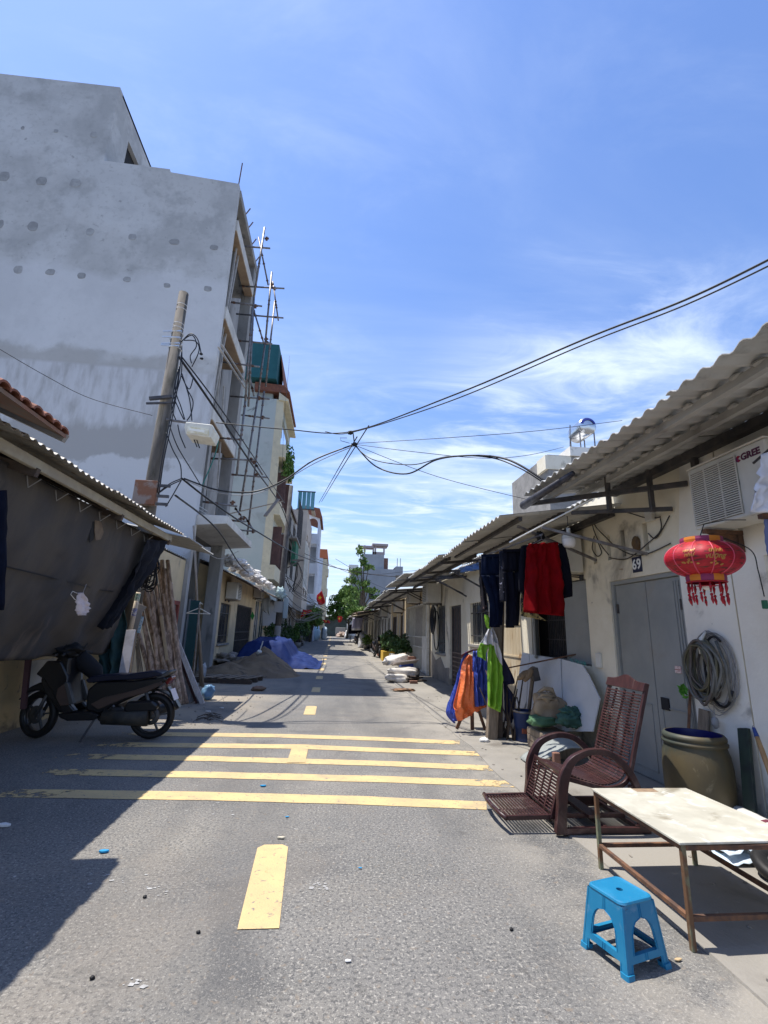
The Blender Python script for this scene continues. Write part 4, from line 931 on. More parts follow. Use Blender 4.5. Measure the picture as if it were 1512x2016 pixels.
# shed with corrugated roof and shade net, left foreground
M['yellow_wall'] = mat('yellow_ochre_wall', (0.66, 0.50, 0.27), (0.54, 0.42, 0.24), 1.5, 0.9, bump=0.3, bscale=20, dirt=((0.15, 0.11, 0.08), 1.6, 0.52, 0.68), dirt2=((0.30, 0.24, 0.18), 6, 0.6, 0.72))
LX = -4.4
sh = thing('shed_house', 'ochre walled shed house with corrugated roof and pale fascia in the left foreground', 'house', (-4.4, 6, 0))
facade('front_wall', LX, -1, 4.35, 9.5, 0, 3.45, [(4.5, 5.3, 0, 2.1)], M['yellow_wall'], sh)
MB().box(LX - 0.14, LX - 0.1, 4.5, 5.3, 0, 2.1).build('dark_doorway', M['dark'], sh)
shell(sh, LX, -1, 4.35, 9.5, 3.45, 6, M['yellow_wall'], ridge=1.2)
corr_roof(sh, 'roof_sheet', -2.6, 2.97, -4.5, 3.55, 3.0, 8.15, mat('pale_corrugated_steel', (0.42, 0.40, 0.36), (0.30, 0.27, 0.23), 3, 0.6, 0.3, dirt=((0.20, 0.12, 0.07), 4, 0.58, 0.72), vari=0.1), pitch=0.115, jit=0.008, seed=4, w_=0.86, amp=0.014)  # pale steel sheets with brown blotches
MB().beam((-2.78, 3.0, 2.88), (-2.78, 8.1, 2.88), 0.05, 0.10).build('fascia', mat('pale_fascia', (0.42, 0.38, 0.28), (0.33, 0.29, 0.22), 4), sh, bevel=0.006, seg=1)
for x in (-3.3, -3.9): MB().beam((x, 3.0, 3.05 + (-2.6 - x) * 0.305 - 0.1), (x, 8.1, 3.05 + (-2.6 - x) * 0.305 - 0.1), 0.06, 0.08).build('purlin', M['darkwood'], sh)
for y in (4.4, 6.2, 8.0): MB().beam((-2.75, y, 2.80), (-4.4, y, 3.25), 0.05, 0.08).build('rafter', M['darkwood'], sh)

# red tiled house, corner at the left edge
tl = thing('tiled_house', 'corner of a house with weathered red clay tiles poking in at the left edge', 'house', (-4.4, 3, 0))
facade('front_wall', LX, -1, -3, 4.30, 0, 3.35, [(0, 1, 0, 2.1)], M['yellow_wall'], tl)
MB().prism([(-2.75, 2.93), (-3.3, 2.95), (-5.0, 3.7), (-5.0, 3.9), (-2.75, 3.05)], 'y', 3.55, 3.68).build('gable_render', mat('old_cream_render', (0.40, 0.38, 0.31), (0.3, 0.28, 0.23), 3), tl)
MB().beam((-2.72, 0, 3.02), (-2.72, 3.5, 3.02), 0.07, 0.10).build('fascia', mat('dark_red_timber', (0.09, 0.03, 0.03), (0.13, 0.05, 0.04), 5), tl)
tp = 0.127; NT = 26
proto_t = None
for i in range(NT):
    y = 3.98 - (i + 0.5) * tp
    for j in range(7):
        x = -2.3 - j * 0.26; z = 3.025 + j * 0.11
        if proto_t is None:
            mb = MB(); n = 6
            def ring(xx, zz_, s_): return [V((xx, math.cos(math.pi * k / n) * 0.062 * s_, zz_ + math.sin(math.pi * k / n) * 0.045 * s_)) for k in range(n + 1)] + [V((xx, math.cos(math.pi * k / n) * 0.048 * s_, zz_ - 0.004 + math.sin(math.pi * k / n) * 0.033 * s_)) for k in range(n, -1, -1)]
            a_, b_ = ring(0, 0, 1.05), ring(-0.30, 0.122, 0.95); k_ = len(a_)
            mb.add(a_ + b_, [(q, (q + 1) % k_, k_ + (q + 1) % k_, k_ + q) for q in range(k_)] + [tuple(range(k_))[::-1], tuple(range(k_, 2 * k_))])
            mb.v = [p + tl.location for p in mb.v]
            proto_t = mb.build('tile', M['tile'], tl)
            o = proto_t
        else:
            o = proto_t.copy(); col.objects.link(o)
        o.location = V((x + rnd.uniform(-.008, .008), y, z)) - tl.location
MB().prism([(-2.32, 2.99), (-4.4, 3.87), (-4.4, 3.90), (-2.32, 3.02)], 'y', 0.6, 3.97).build('under_tile', mat('tile_trough', (0.27, 0.12, 0.07), (0.2, 0.14, 0.1), 4), tl)
MB().beam((-2.34, 4.0, 3.0), (-3.4, 4.0, 3.44), 0.05, 0.07).build('barge_edge', M['concrete'], tl)

# small ochre annex beyond the shed
an = thing('annex_house', 'small cream annex with a meter box and a red framed door behind the leaning poles', 'house', (-4.1, 11.4, 0))
facade('front_wall', -4.1, -1, 9.52, 13.38, 0, 3.2, [(12.5, 13.3, 0, 2.1)], M['cream2'], an)
shell(an, -4.1, -1, 9.52, 13.38, 3.2, 6, M['cream2'], ridge=0.9)
corr_roof(an, 'roof_sheet', -2.75, 3.05, -4.1, 3.3, 8.9, 10.9, M['fibro'], pitch=0.09, amp=0.012, jit=0.02, seed=2)
f = fr(an, -4.1, -1, 12.5, 13.3, 0, 2.1, 0.10, 0.10, mat('red_painted_wood', (0.30, 0.07, 0.045), (0.22, 0.06, 0.05), 6), 'door_frame', -0.02)
MB().box(-4.18, -4.15, 12.6, 13.2, 0.1, 2.0).build('door_leaf', mat('peeling_door', (0.42, 0.40, 0.36), (0.30, 0.28, 0.26), 6), f)
MB().box(-4.10, -3.98, 11.9, 12.2, 1.9, 2.5).build('meter_box', M['acwhite'], an, bevel=0.01, seg=1)

# yellow shop house beyond the building site
sy = thing('shop_house', 'low yellow house with white rubble on its roof and barred openings past the building site', 'house', (-4.2, 22, 0))
facade('front_wall', -4.2, -1, 17.56, 31.9, 0, 3.5, [(18.5, 20.3, 0.85, 2.35), (21.6, 25.6, 0.05, 2.45), (26.4, 27.6, 0.05, 2.9), (28.2, 29.8, 0.05, 2.9)], M['cream2'], sy)
win(sy, -4.2, -1, 18.5, 20.3, 0.85, 2.35, 2, 9, 'darksteel')
gate(sy, -4.2, -1, 21.6, 25.6, 0.05, 2.45, M['darksteel'], 22); MB().box(-4.36, -4.33, 21.6, 25.6, 0.05, 2.45).build('dark_doorway', M['dark'], sy)
for a, b in ((26.4, 27.6), (28.2, 29.8)):
    win(sy, -4.2, -1, a, b, 0.05, 2.9, 2, 0, 'white_paint', sill=False, off=-0.02)
MB().box(-4.19, -4.05, 26.1, 30.1, 2.92, 3.1).build('white_lintel', M['white_paint'], sy)
shell(sy, -4.2, -1, 17.56, 31.9, 3.5, 7, M['cream2'], ridge=1.3)
corr_roof(sy, 'roof_sheet', -3.15, 3.05, -4.2, 3.5, 17.6, 26.0, M['rustsheet'], jit=0.06, seed=12, w_=1.4, pitch=0.15, seg=4)
corr_roof(sy, 'roof_sheet', -2.9, 3.0, -4.2, 3.55, 26.0, 33.0, M['fibro'], jit=0.06, seed=13, w_=1.4, pitch=0.15, seg=4)
mb = MB()
for i in range(150):
    y = rnd.uniform(17.7, 27); s_ = rnd.uniform(0.06, 0.2); x = rnd.uniform(-4.3, -3.5)
    mb.blob((x, y, 3.5 + (-3.15 - x) * 0.28 + rnd.uniform(-0.05, 0.30) * (1 if y < 24 else .5)), s_ * 1.2, s_, s_ * 0.7, i, 0.6, 2, n=7, m=5)
tag(mb.build('rubble', mat('white_rubble', (0.72, 0.69, 0.64), (0.58, 0.54, 0.49), 5)), 'heap of white rubble and torn sacks lying along the low yellow roof', 'rubble', kind='stuff')
G3 = 'air conditioners under the yellow eave'
aircon('air_conditioner', 'air conditioner nearer the building site under the yellow house eave', -4.2, -1, 18.9, 2.52, 0.9, 0.62, 0.45, G3)
aircon('air_conditioner', 'air conditioner over the white framed doors of the yellow house', -4.2, -1, 25.2, 2.98, 0.9, 0.6, 0.45, G3)

# green-grey house with balconies
gh = thing('town_house', 'tall pale green house with cream balconies, brown shutters and red tile roof', 'building', (-4.4, 32, 0), 'tall narrow houses on the left side')
M['palegreen'] = mat('weathered_green_wash', (0.42, 0.46, 0.42), (0.46, 0.48, 0.44), 0.5, 0.9, bump=0.15, dirt=((0.30, 0.31, 0.28), 0.5, 0.5, 0.7), dirt2=((0.16, 0.16, 0.15), 0.8, 0.66, 0.76))
M['trimcream'] = mat('cream_trim', (0.62, 0.55, 0.38), (0.54, 0.48, 0.34), 2, 0.8, dirt=((0.25, 0.22, 0.17), 2, 0.62, 0.78))
MB().box(-15, -4.95, 32.0, 32.25, 0, 17.6).build('side_wall', M['palegreen'], gh)
MB().box(-4.95, -4.45, 32.01, 32.3, 0, 17.6).build('pilaster', M['trimcream'], gh)
facade('front_wall', -4.6, -1, 32.3, 39, 0, 17.6, [(33.2, 34.8, 5.6, 8.4), (36, 37.6, 5.6, 8.4), (33.2, 34.8, 9.8, 12.4), (36, 37.6, 9.8, 12.4), (33.0, 38, 14.0, 16.8)], M['palegreen'], gh)
brs = mat('brown_shutter', (0.09, 0.045, 0.04), (0.12, 0.06, 0.05), 4, 0.6)
for y0_, z0_, z1_ in ((33.2, 5.6, 8.4), (36, 5.6, 8.4), (33.2, 9.8, 12.4), (36, 9.8, 12.4)):
    win(gh, -4.6, -1, y0_, y0_ + 1.6, z0_, z1_, 2, 0, 'trimcream', sill=False)
    MB().beam((-4.25, y0_ + 0.02, z0_), (-4.25, y0_ + 0.02, z1_), 0.6, 0.05, up=(0, 1, 0)).build('shutter', brs, gh)
for z in (4.6, 9.0, 13.2):
    MB().box(-4.6, -4.05, 32.02, 38.5, z, z + 0.22).build('balcony_slab', M['trimcream'], gh)
    MB().box(-4.18, -4.06, 32.05, 38.45, z + 0.22, z + 0.95).build('parapet', M['trimcream'], gh)
    MB().box(-4.45, -4.18, 32.04, 32.16, z + 0.22, z + 0.95).build('parapet', M['trimcream'], gh)
MB().prism([(-4.8, 17.5), (-4.1, 17.45), (-4.1, 17.6), (-4.8, 18.1)], 'y', 31.9, 38.8).build('eave_slab', M['trimcream'], gh)
MB().prism([(-6.6, 18.2), (-4.1, 18.1), (-4.05, 18.18), (-4.5, 18.7), (-6.6, 18.8)], 'y', 31.9, 38.0).build('tiled_roof', M['tile'], gh)
MB().prism([(-4.65, 19.0), (-4.6, 19.0), (-5.0, 21.6), (-5.05, 21.6)], 'y', 32.6, 38.0).build('tiled_slope', M['tile'], gh)
MB().box(-7.4, -5.07, 31.6, 35, 19.0, 21.8).build('teal_rooftop_screen', mat('teal_sheet', (0.012, 0.085, 0.095), (0.02, 0.11, 0.12), 1), gh)
MB().box(-15, -5.3, 32.3, 38.9, 17.4, 18.9).build('attic', M['palegreen'], gh)
def leaves(mb, c, rx, ry, rz, n, s, seed=0, shell_=0.55, droop=0.0):
    r_ = random.Random(seed)
    c = V(c)
    for i in range(n):
        while True:
            p = V((r_.uniform(-1, 1), r_.uniform(-1, 1), r_.uniform(-1, 1)))
            if p.length < 1 and p.length > shell_ * r_.random(): break
        k = 0.75 + 0.5 * noise.noise(p * 1.6 + V((seed, 0, 0)))
        q = c + V((p.x * rx, p.y * ry, p.z * rz)) * k
        if noise.noise(q * (2.2 / max(rx, 0.3)) + V((seed * 2.1, 5, 0))) < -0.18: continue
        d_ = V((r_.uniform(-1, 1), r_.uniform(-1, 1), r_.uniform(-0.4, 1) - droop)).normalized(); e_ = d_.orthogonal().normalized()
        e_ = (Matrix.Rotation(r_.uniform(0, 6.28), 3, d_) @ e_); g_2 = d_.cross(e_)
        s_ = s * r_.uniform(0.6, 1.3)
        mb.add([q - e_ * s_, q + g_2 * s_ * 0.45, q + e_ * s_, q - g_2 * s_ * 0.45], [(0, 1, 2, 3)])
    return mb
sb = thing('balcony_shrub', 'trailing green shrub spilling off the cream balcony of the green house', 'shrub', (-3.8, 34, 13.5))
mb = MB(); leaves(mb, (-3.95, 33.8, 13.2), 0.6, 1.6, 1.7, 1500, 0.14, 3, droop=0.5); mb.build('foliage', M['foliage'], sb)
MB().lathe([(0.0, 13.42), (0.2, 13.42), (0.28, 13.85), (0.0, 13.85)], (-4.2, 33.8, 0), 12).build('pot', M['tile'], sb)

# narrow dark house, beige house, white arcaded house, farther ones
nh = thing('town_house', 'narrow dark soot-grey house with barred balconies behind the dark utility pole', 'building', (-4.3, 42, 0), 'tall narrow houses on the left side')
facade('front_wall', -4.2, -1, 39.05, 49.9, 0, 11.5, [(40, 42, 6, 8), (44, 47, 6, 8), (40, 42, 9.2, 11), (44, 47, 9.2, 11)], M['greywall'], nh)
for a, b, c_, d_ in ((40, 42, 6, 8), (44, 47, 6, 8), (40, 42, 9.2, 11), (44, 47, 9.2, 11)): win(nh, -4.2, -1, a, b, c_, d_, 2, 6, 'darksteel', sill=False)
MB().box(-12, -4.4, 39.05, 39.3, 0, 13.2).build('side_wall', M['greywall'], nh)
MB().prism([(-12, 13.2), (-4.2, 11.5), (-4.0, 11.3), (-4.0, 11.5), (-12, 13.5)], 'y', 39.0, 46).build('lean_to_roof', M['rustsheet'], nh)
MB().box(-4.2, -3.5, 40.5, 46, 9.0, 9.15).build('balcony_slab', M['concrete'], nh)
for i in range(18): MB().beam((-3.52, 40.6 + i * 0.31, 9.15), (-3.52, 40.6 + i * 0.31, 12.6), 0.035).build('bar', M['darksteel'], nh)
MB().box(-3.9, -3.56, 41, 44, 7.0, 8.8).build('green_netting', mat('green_net', (0.03, 0.16, 0.09), (0.02, 0.10, 0.06), 6), nh)
bh = thing('town_house', 'beige rendered house with a teal glazed roof terrace and white window grille', 'building', (-4, 50, 0), 'tall narrow houses on the left side')
M['beigew'] = mat('beige_render', (0.50, 0.44, 0.37), (0.43, 0.38, 0.32), 1, 0.9, dirt=((0.28, 0.25, 0.22), 1.2, 0.6, 0.75))
MB().box(-13, -3.35, 50.0, 50.3, 0, 13.9).build('side_wall', M['beigew'], bh)
facade('front_wall', -3.35, -1, 50.3, 59.7, 0, 13.9, [(51, 53, 5, 7), (55, 57, 5, 7), (51, 53, 9, 11.5), (55, 57, 9, 11.5)], M['beigew'], bh)
for a, c_ in ((51, 5), (55, 5), (51, 9), (55, 9)): win(bh, -3.35, -1, a, a + 2, c_, c_ + 2, 2, 5, 'white_paint', sill=False)
MB().box(-13, -3.4, 50.3, 59.7, 13.7, 13.85).build('roof_slab', M['beigew'], bh)
mb = MB()
tg = mat('teal_glass', (0.08, 0.24, 0.28), (0.12, 0.30, 0.34), 0.6, 0.15)
for i in range(4): MB().box(-4.5 + i * 0.46, -4.1 + i * 0.46, 50.0, 50.05, 14.0, 15.9).build('glass_panel', tg, bh)
MB().box(-4.6, -2.65, 49.95, 50.1, 13.9, 14.0).build('rail', M['darksteel'], bh); MB().box(-4.6, -2.65, 49.95, 50.1, 15.9, 16.0).build('rail', M['darksteel'], bh)
MB().box(-3.0, -2.64, 50.1, 52.5, 13.8, 14.0).build('terrace_slab', M['beigew'], bh)
g_ = fr(bh, -3.3, -1, 44.5, 49.5, 5.2, 9.5, 0.12, 0.1, M['white_paint'], 'window_cage', -0.4)
for i in range(6): MB().beam((-2.92, 45.2 + i * 0.75, 5.2), (-2.92, 45.2 + i * 0.75, 9.5), 0.05).build('bar', M['white_paint'], g_)
ah = thing('town_house', 'slim white and blue house with arched balconies stacked up its front', 'building', (-3, 60, 0), 'tall narrow houses on the left side')
wb = mat('blue_white_render', (0.60, 0.64, 0.70), (0.52, 0.56, 0.62), 1, 0.85)
MB().box(-12, -4.15, 60.0, 60.3, 0, 15.3).build('side_wall', wb, ah)
for z in (4.4, 8.2, 12.0): 
    MB().box(-4.15, -2.4, 60.0, 60.25, z, z + 1.3).build('parapet', wb, ah)
    MB().box(-4.15, -2.4, 60.25, 62.2, z - 0.1, z + 0.1).build('balcony_slab', wb, ah)
    MB().box(-4.15, -3.95, 60.0, 60.25, z + 1.3, z + 3.8).build('pillar', wb, ah); MB().box(-2.62, -2.4, 60.0, 60.25, z + 1.3, z + 3.8).build('pillar', wb, ah)
    n = 10; ar = [(-3.95, z + 3.8), (-3.95, z + 2.6)] + [(-3.285 - 0.665 * math.cos(math.pi * k / n), z + 2.6 + 0.75 * math.sin(math.pi * k / n)) for k in range(1, n)] + [(-2.62, z + 2.6), (-2.62, z + 3.8)]
    if z > 11: MB().prism(ar, 'y', 60.0, 60.25).build('arch', wb, ah)
MB().box(-4.15, -2.4, 62.2, 62.4, 0, 12.0).build('rear_wall', mat('shaded_balcony_wall', (0.3, 0.32, 0.34)), ah)  # darker copy of the render, balcony shade put into the colour
MB().box(-2.45, -2.4, 60.25, 67, 0, 15.8).build('street_wall', wb, ah)
MB().prism([(-4.4, 16.0), (-2.1, 15.2), (-2.1, 15.4), (-2.5, 16.6), (-4.4, 16.9)], 'y', 59.7, 67).build('tiled_roof', M['tile'], ah)
fh = thing('town_house', 'farthest tall cream house of the left row with a small orange roof', 'building', (-2.5, 78, 0), 'tall narrow houses on the left side')
MB().box(-10, -2.2, 78, 78.3, 0, 13.2).build('side_wall', wb, fh); MB().box(-2.2, -1.5, 78.05, 88, 0, 12.7).build('street_wall', M['trimcream'], fh)
MB().prism([(-3.0, 12.9), (-1.35, 12.75), (-1.6, 14.3), (-2.8, 14.3)], 'y', 77.9, 86).build('tiled_roof', mat('orange_tile', (0.50, 0.15, 0.06)), fh)
for i in range(3): MB().box(-1.6, -1.2, 77.95, 80, 3.5 + i * 3.2, 4.7 + i * 3.2).build('parapet', M['trimcream'], fh)

# low shop fronts of the left row
def lowleft(y0, y1, X, label, m, ops, e, seed):
    h = thing('low_shop', label, 'shop', (X, (y0 + y1) / 2, 0), 'low shop fronts below the tall left houses')
    facade('front_wall', X, -1, y0, y1, 0, 3.3, [(a, b, 0.02, 2.4) for a, b in ops], M[m], h)
    for a, b in ops:
        gate(h, X, -1, a, b, 0.02, 2.4, M['darksteel'], 7); MB().box(X - 0.17, X - 0.15, a, b, 0.02, 2.4).build('dark_doorway', M['dark'], h)
    corr_roof(h, 'roof_sheet', X + e, 2.85, X - 0.6, 3.45, y0 + 0.1, y1 - 0.1, M['rustsheet' if seed % 2 else 'fibro'], w_=2.0, seg=3, jit=0.08, seed=seed)
    MB().box(X - 5, X - 0.2, y0 + 0.02, y0 + 0.2, 0, 3.3).build('side_wall', M[m], h)
lowleft(32.4, 38.8, -4.1, 'low front with grey louvred panel below the green house', 'greywall', [(33, 35), (36.5, 38)], 1.2, 61)
lowleft(39.1, 46, -3.9, 'dark low front beneath the narrow soot-grey house', 'greywall', [(40, 42), (43.5, 45)], 1.1, 62)
lowleft(46.2, 56, -3.6, 'low front with white roller panel below the beige house', 'beigew', [(47, 50), (52, 54)], 1.1, 63)
lowleft(56.2, 68, -3.3, 'low front beside the big street bush on the left', 'cream', [(57, 60), (62, 65)], 1.0, 64)
lowleft(68.2, 86, -2.6, 'farthest low shop front on the left before the trees', 'beigew', [(70, 74), (78, 82)], 1.0, 65)

# ---------------------------------------------------------------- background buildings
gb = thing('concrete_block', 'distant grey concrete building with a hollow stair tower beyond the trees', 'building', (8, 90, 0))
M['fargrey'] = mat('far_grey_render', (0.36, 0.37, 0.38), (0.30, 0.31, 0.32), 0.3, 0.9)
MB().box(2.9, 11.4, 90, 102, 0, 13.0).build('main_block', M['fargrey'], gb)
MB().box(11.4, 12.8, 90, 100, 11.9, 13.6).build('roof_overhang', M['fargrey'], gb)
MB().box(5.0, 9.2, 91, 99, 13.0, 15.9).build('stair_tower', M['fargrey'], gb)
MB().box(9.2, 10.1, 92, 97, 13.0, 15.4).build('brick_annex', M['brick'], gb)
pk = mat('pinkish_concrete', (0.36, 0.30, 0.29))
for x in (5.2, 6.9, 7.3, 9.0): MB().box(x, x + 0.3, 91, 91.4, 15.9, 17.6).build('post', pk, gb)
MB().box(4.2, 7.0, 90.8, 93, 17.1, 17.5).build('slab', pk, gb); MB().box(6.8, 9.9, 90.7, 94, 17.6, 18.0).build('slab', pk, gb); MB().box(6.9, 9.0, 91, 91.4, 15.9, 16.4).build('parapet', pk, gb)
MB().box(2.4, 4.2, 89.6, 92, 12.2, 13.5).build('roof_hutch', M['white_wall'], gb); MB().box(1.9, 3.4, 89.5, 91, 10.5, 11.0).build('balcony_slab', pk, gb)
for x in (11.7, 12.3): MB().beam((x, 90.2, 13.5), (x, 90.2, 15.2), 0.12).build('starter_bar', M['fargrey'], gb)
for i in range(3): MB().box(4.0 + i * 2.4, 4.9 + i * 2.4, 89.98, 90.02, 7.2, 8.6).build('window', M['dark'], gb)
wt = thing('tank_building', 'pale roof block carrying a steel water tank behind the corrugated eave', 'building', (12, 22, 0))
MB().box(10.55, 14, 22, 27, 0, 10.6).build('block', M['concrete'], wt); MB().box(11.75, 14.4, 21.9, 24, 10.6, 11.1).build('parapet', M['white_wall'], wt)
MB().box(10.4, 11.8, 21.95, 23, 9.8, 10.55).build('parapet', M['cream'], wt)
mt = thing('water_tank', 'shiny steel water tank on its stand up on the roof behind the right eave', 'water tank', (12.5, 22.5, 11))
st_ = mat('stainless_steel', (0.62, 0.64, 0.66), None, rough=0.22, metal=0.9)
c = PY(1145, 848, 22.6); RT = Matrix.Rotation(math.radians(90), 3, 'X') @ Matrix.Rotation(0, 3, 'Z')
MB().lathe([(0, -0.75), (0.35, -0.72), (0.48, -0.62), (0.5, -0.55), (0.5, 0.55), (0.48, 0.62), (0.35, 0.72), (0, 0.75)], c, 28, RT).build('tank', st_, mt, True)
MB().lathe([(0.30, 0.728), (0.42, 0.70), (0.42, 0.715), (0.30, 0.745)], c, 28, RT, 0.3, 2.9).build('blue_logo', mat('blue_logo', (0.03, 0.05, 0.30)), mt)
for dx_ in (-0.4, 0.4):
    for dy_ in (-0.5, 0.5):
        MB().beam((c.x + dx_, c.y + dy_, 11.0), (c.x + dx_, c.y + dy_, c.z - 0.2), 0.05).build('leg', M['galv'], mt)
MB().beam((c.x - 0.9, 22.3, 11.0), (c.x - 0.8, 22.3, 12.5), 0.04).build('pipe', M['galv'], mt)
for (x0_, x1_, y_, z_, lb_) in ((-1.3, 3.4, 108, 4.0, 'dark low building closing the end of the street behind the trees'),):
    e_ = thing('end_building', lb_, 'building', (1, y_, 0)); MB().box(x0_ - 4, x1_ + 6, y_, y_ + 5, 0, z_).build('wall', mat('dark_green_wall', (0.07, 0.09, 0.08), (0.05, 0.06, 0.055), 0.5), e_)
    MB().prism([(x0_ - 4.5, z_), (x1_ + 6.5, z_), (x1_ + 6.5, z_ + 0.2), (x0_ - 4.5, z_ + 0.2)], 'y', y_ - 1, y_ + 5.5).build('roof', M['rustsheet'], e_)

# ---------------------------------------------------------------- trees
def tree(name, label, base, trunk, clumps, n, s, m, seed, group='street trees at the far end', r0=0.22):
    t = thing(name, label, 'tree', base, group)
    b = V(base); tm = MB(); top = b + V((0.2, 0, trunk)); tm.tube([b, b.lerp(top, 0.5) + V((0.1, 0, 0)), top], [r0, r0 * 0.8, r0 * 0.55], 8)
    for c, rx, ry, rz in clumps:
        tm.tube([top - V((0, 0, trunk * 0.25)), (top + V(c)) / 2 + V((0, 0, 0.2)), V(c)], [r0 * 0.5, r0 * 0.32, 0.04], 6)
    tm.build('trunk', M['bark'], t, True)
    cm = MB()
    for i, (c, rx, ry, rz) in enumerate(clumps): leaves(cm, c, rx, ry, rz, n, s, seed + i)
    cm.build('crown', m, t)
    return t
tree('tree', 'big round dense dark green tree at the end of the street', (2.5, 85, 0), 3.2,
     [((1.2, 85, 6.4), 2.4, 2.4, 1.9), ((3.4, 84, 6.6), 2.3, 2.3, 2.0), ((2.2, 85, 8.0), 2.1, 2.0, 1.5), ((0.2, 86, 4.6), 2.0, 2, 1.7), ((2.6, 83.5, 4.4), 2.4, 2.2, 1.7), ((4.9, 84.5, 4.8), 1.8, 2, 1.9)], 2100, 0.22, M['foliage'], 10)
tree('tree', 'tall thin light green tree with bare twigs in front of the distant grey block', (4.0, 70, 0), 6.2,
     [((3.4, 70, 13.0), 0.8, 0.8, 1.0), ((4.0, 70, 11.4), 0.8, 0.8, 0.8), ((4.8, 70, 10.6), 1.1, 0.9, 0.6), ((2.9, 70, 9.9), 1.3, 1.0, 0.7), ((2.3, 70, 8.6), 1.4, 1.1, 0.8), ((4.2, 69.6, 8.2), 1.5, 1.2, 0.7), ((2.6, 69.5, 7.0), 1.7, 1.4, 0.9), ((5.2, 69.5, 7.2), 1.5, 1.1, 0.6), ((2.4, 69.5, 5.6), 1.8, 1.5, 1.0), ((6.4, 70, 6.3), 1.5, 0.9, 0.5), ((3.3, 69.5, 4.4), 1.9, 1.6, 1.0)], 300, 0.24, M['foliage2'], 30, r0=0.28)
tree('tree', 'leaning dark trunked street tree by the pavement with a light green tuft', (3.1, 58, 0), 3.2,
     [((2.4, 57.5, 3.6), 0.9, 0.9, 0.5), ((3.6, 58, 3.9), 1.0, 0.9, 0.5)], 700, 0.16, M['foliage2'], 44, r0=0.26)
tree('tree', 'rounded yellow-green street bush leaning over the left roadside', (-2.6, 57, 0), 1.6,
     [((-2.1, 56, 3.3), 1.1, 1.3, 0.9), ((-2.8, 57.5, 2.3), 1.0, 1.2, 1.1), ((-1.8, 57, 2.4), 0.8, 1.0, 0.9), ((-3.0, 54, 1.6), 0.8, 1.0, 1.3)], 900, 0.16, M['foliage2'], 50, r0=0.12)
tree('tree', 'shadowy dark bush under the left shop eaves', (-3.2, 49, 0), 0.9, [((-3.1, 48.5, 1.5), 0.6, 1.2, 1.2), ((-3.0, 51, 1.3), 0.6, 1.2, 1.1)], 700, 0.14, M['potplant'], 60, r0=0.06)

# ---------------------------------------------------------------- things on the right
# blue plastic stool
st = thing('plastic_stool', 'blue plastic stool with arched legs standing on the road before the metal table', 'stool', (1.50, 2.615, 0))
RS = Matrix.Rotation(math.radians(17), 3, 'Z')
def SP(x, y, z): return V((1.50, 2.615, 0)) + RS @ V((x, y, z))
H_ = 0.300
def hw_(z): return 0.136 - 0.032 * (z / H_)
bp_ = M['blue_plastic']
def rrect(hx, hy, r, n=5):
    ps = []
    for cx, cy, a in ((hx - r, hy - r, 0), (-hx + r, hy - r, 90), (-hx + r, -hy + r, 180), (hx - r, -hy + r, 270)):
        for k in range(n + 1):
            t = math.radians(a + 90 * k / n); ps.append((cx + r * math.cos(t), cy + r * math.sin(t)))
    return ps
mb = MB()   # seat: shallow dished tray with a finger hole
rings = [(0.106, 0.280), (0.109, 0.290), (0.106, 0.299), (0.099, 0.302), (0.092, 0.299), (0.088, 0.298), (0.040, 0.298)]
n_ = 24; vs = []
for hx, z in rings[:-1]: vs += [SP(p[0], p[1], z) for p in rrect(hx, hx, 0.030)]
hole = [SP(0.016 * math.cos(2 * math.pi * k / n_ + 0.13), 0.016 * math.sin(2 * math.pi * k / n_ + 0.13), 0.298) for k in range(n_)]
hole2 = [p - V((0, 0, 0.012)) for p in hole]
vs += hole + hole2
fs = []
for i in range(len(rings)): fs += [(i * n_ + k, i * n_ + (k + 1) % n_, (i + 1) * n_ + (k + 1) % n_, (i + 1) * n_ + k) for k in range(n_)]
mb.add(vs, fs); mb.build('seat', bp_, st); st.scale = (1, 1, 0.94)
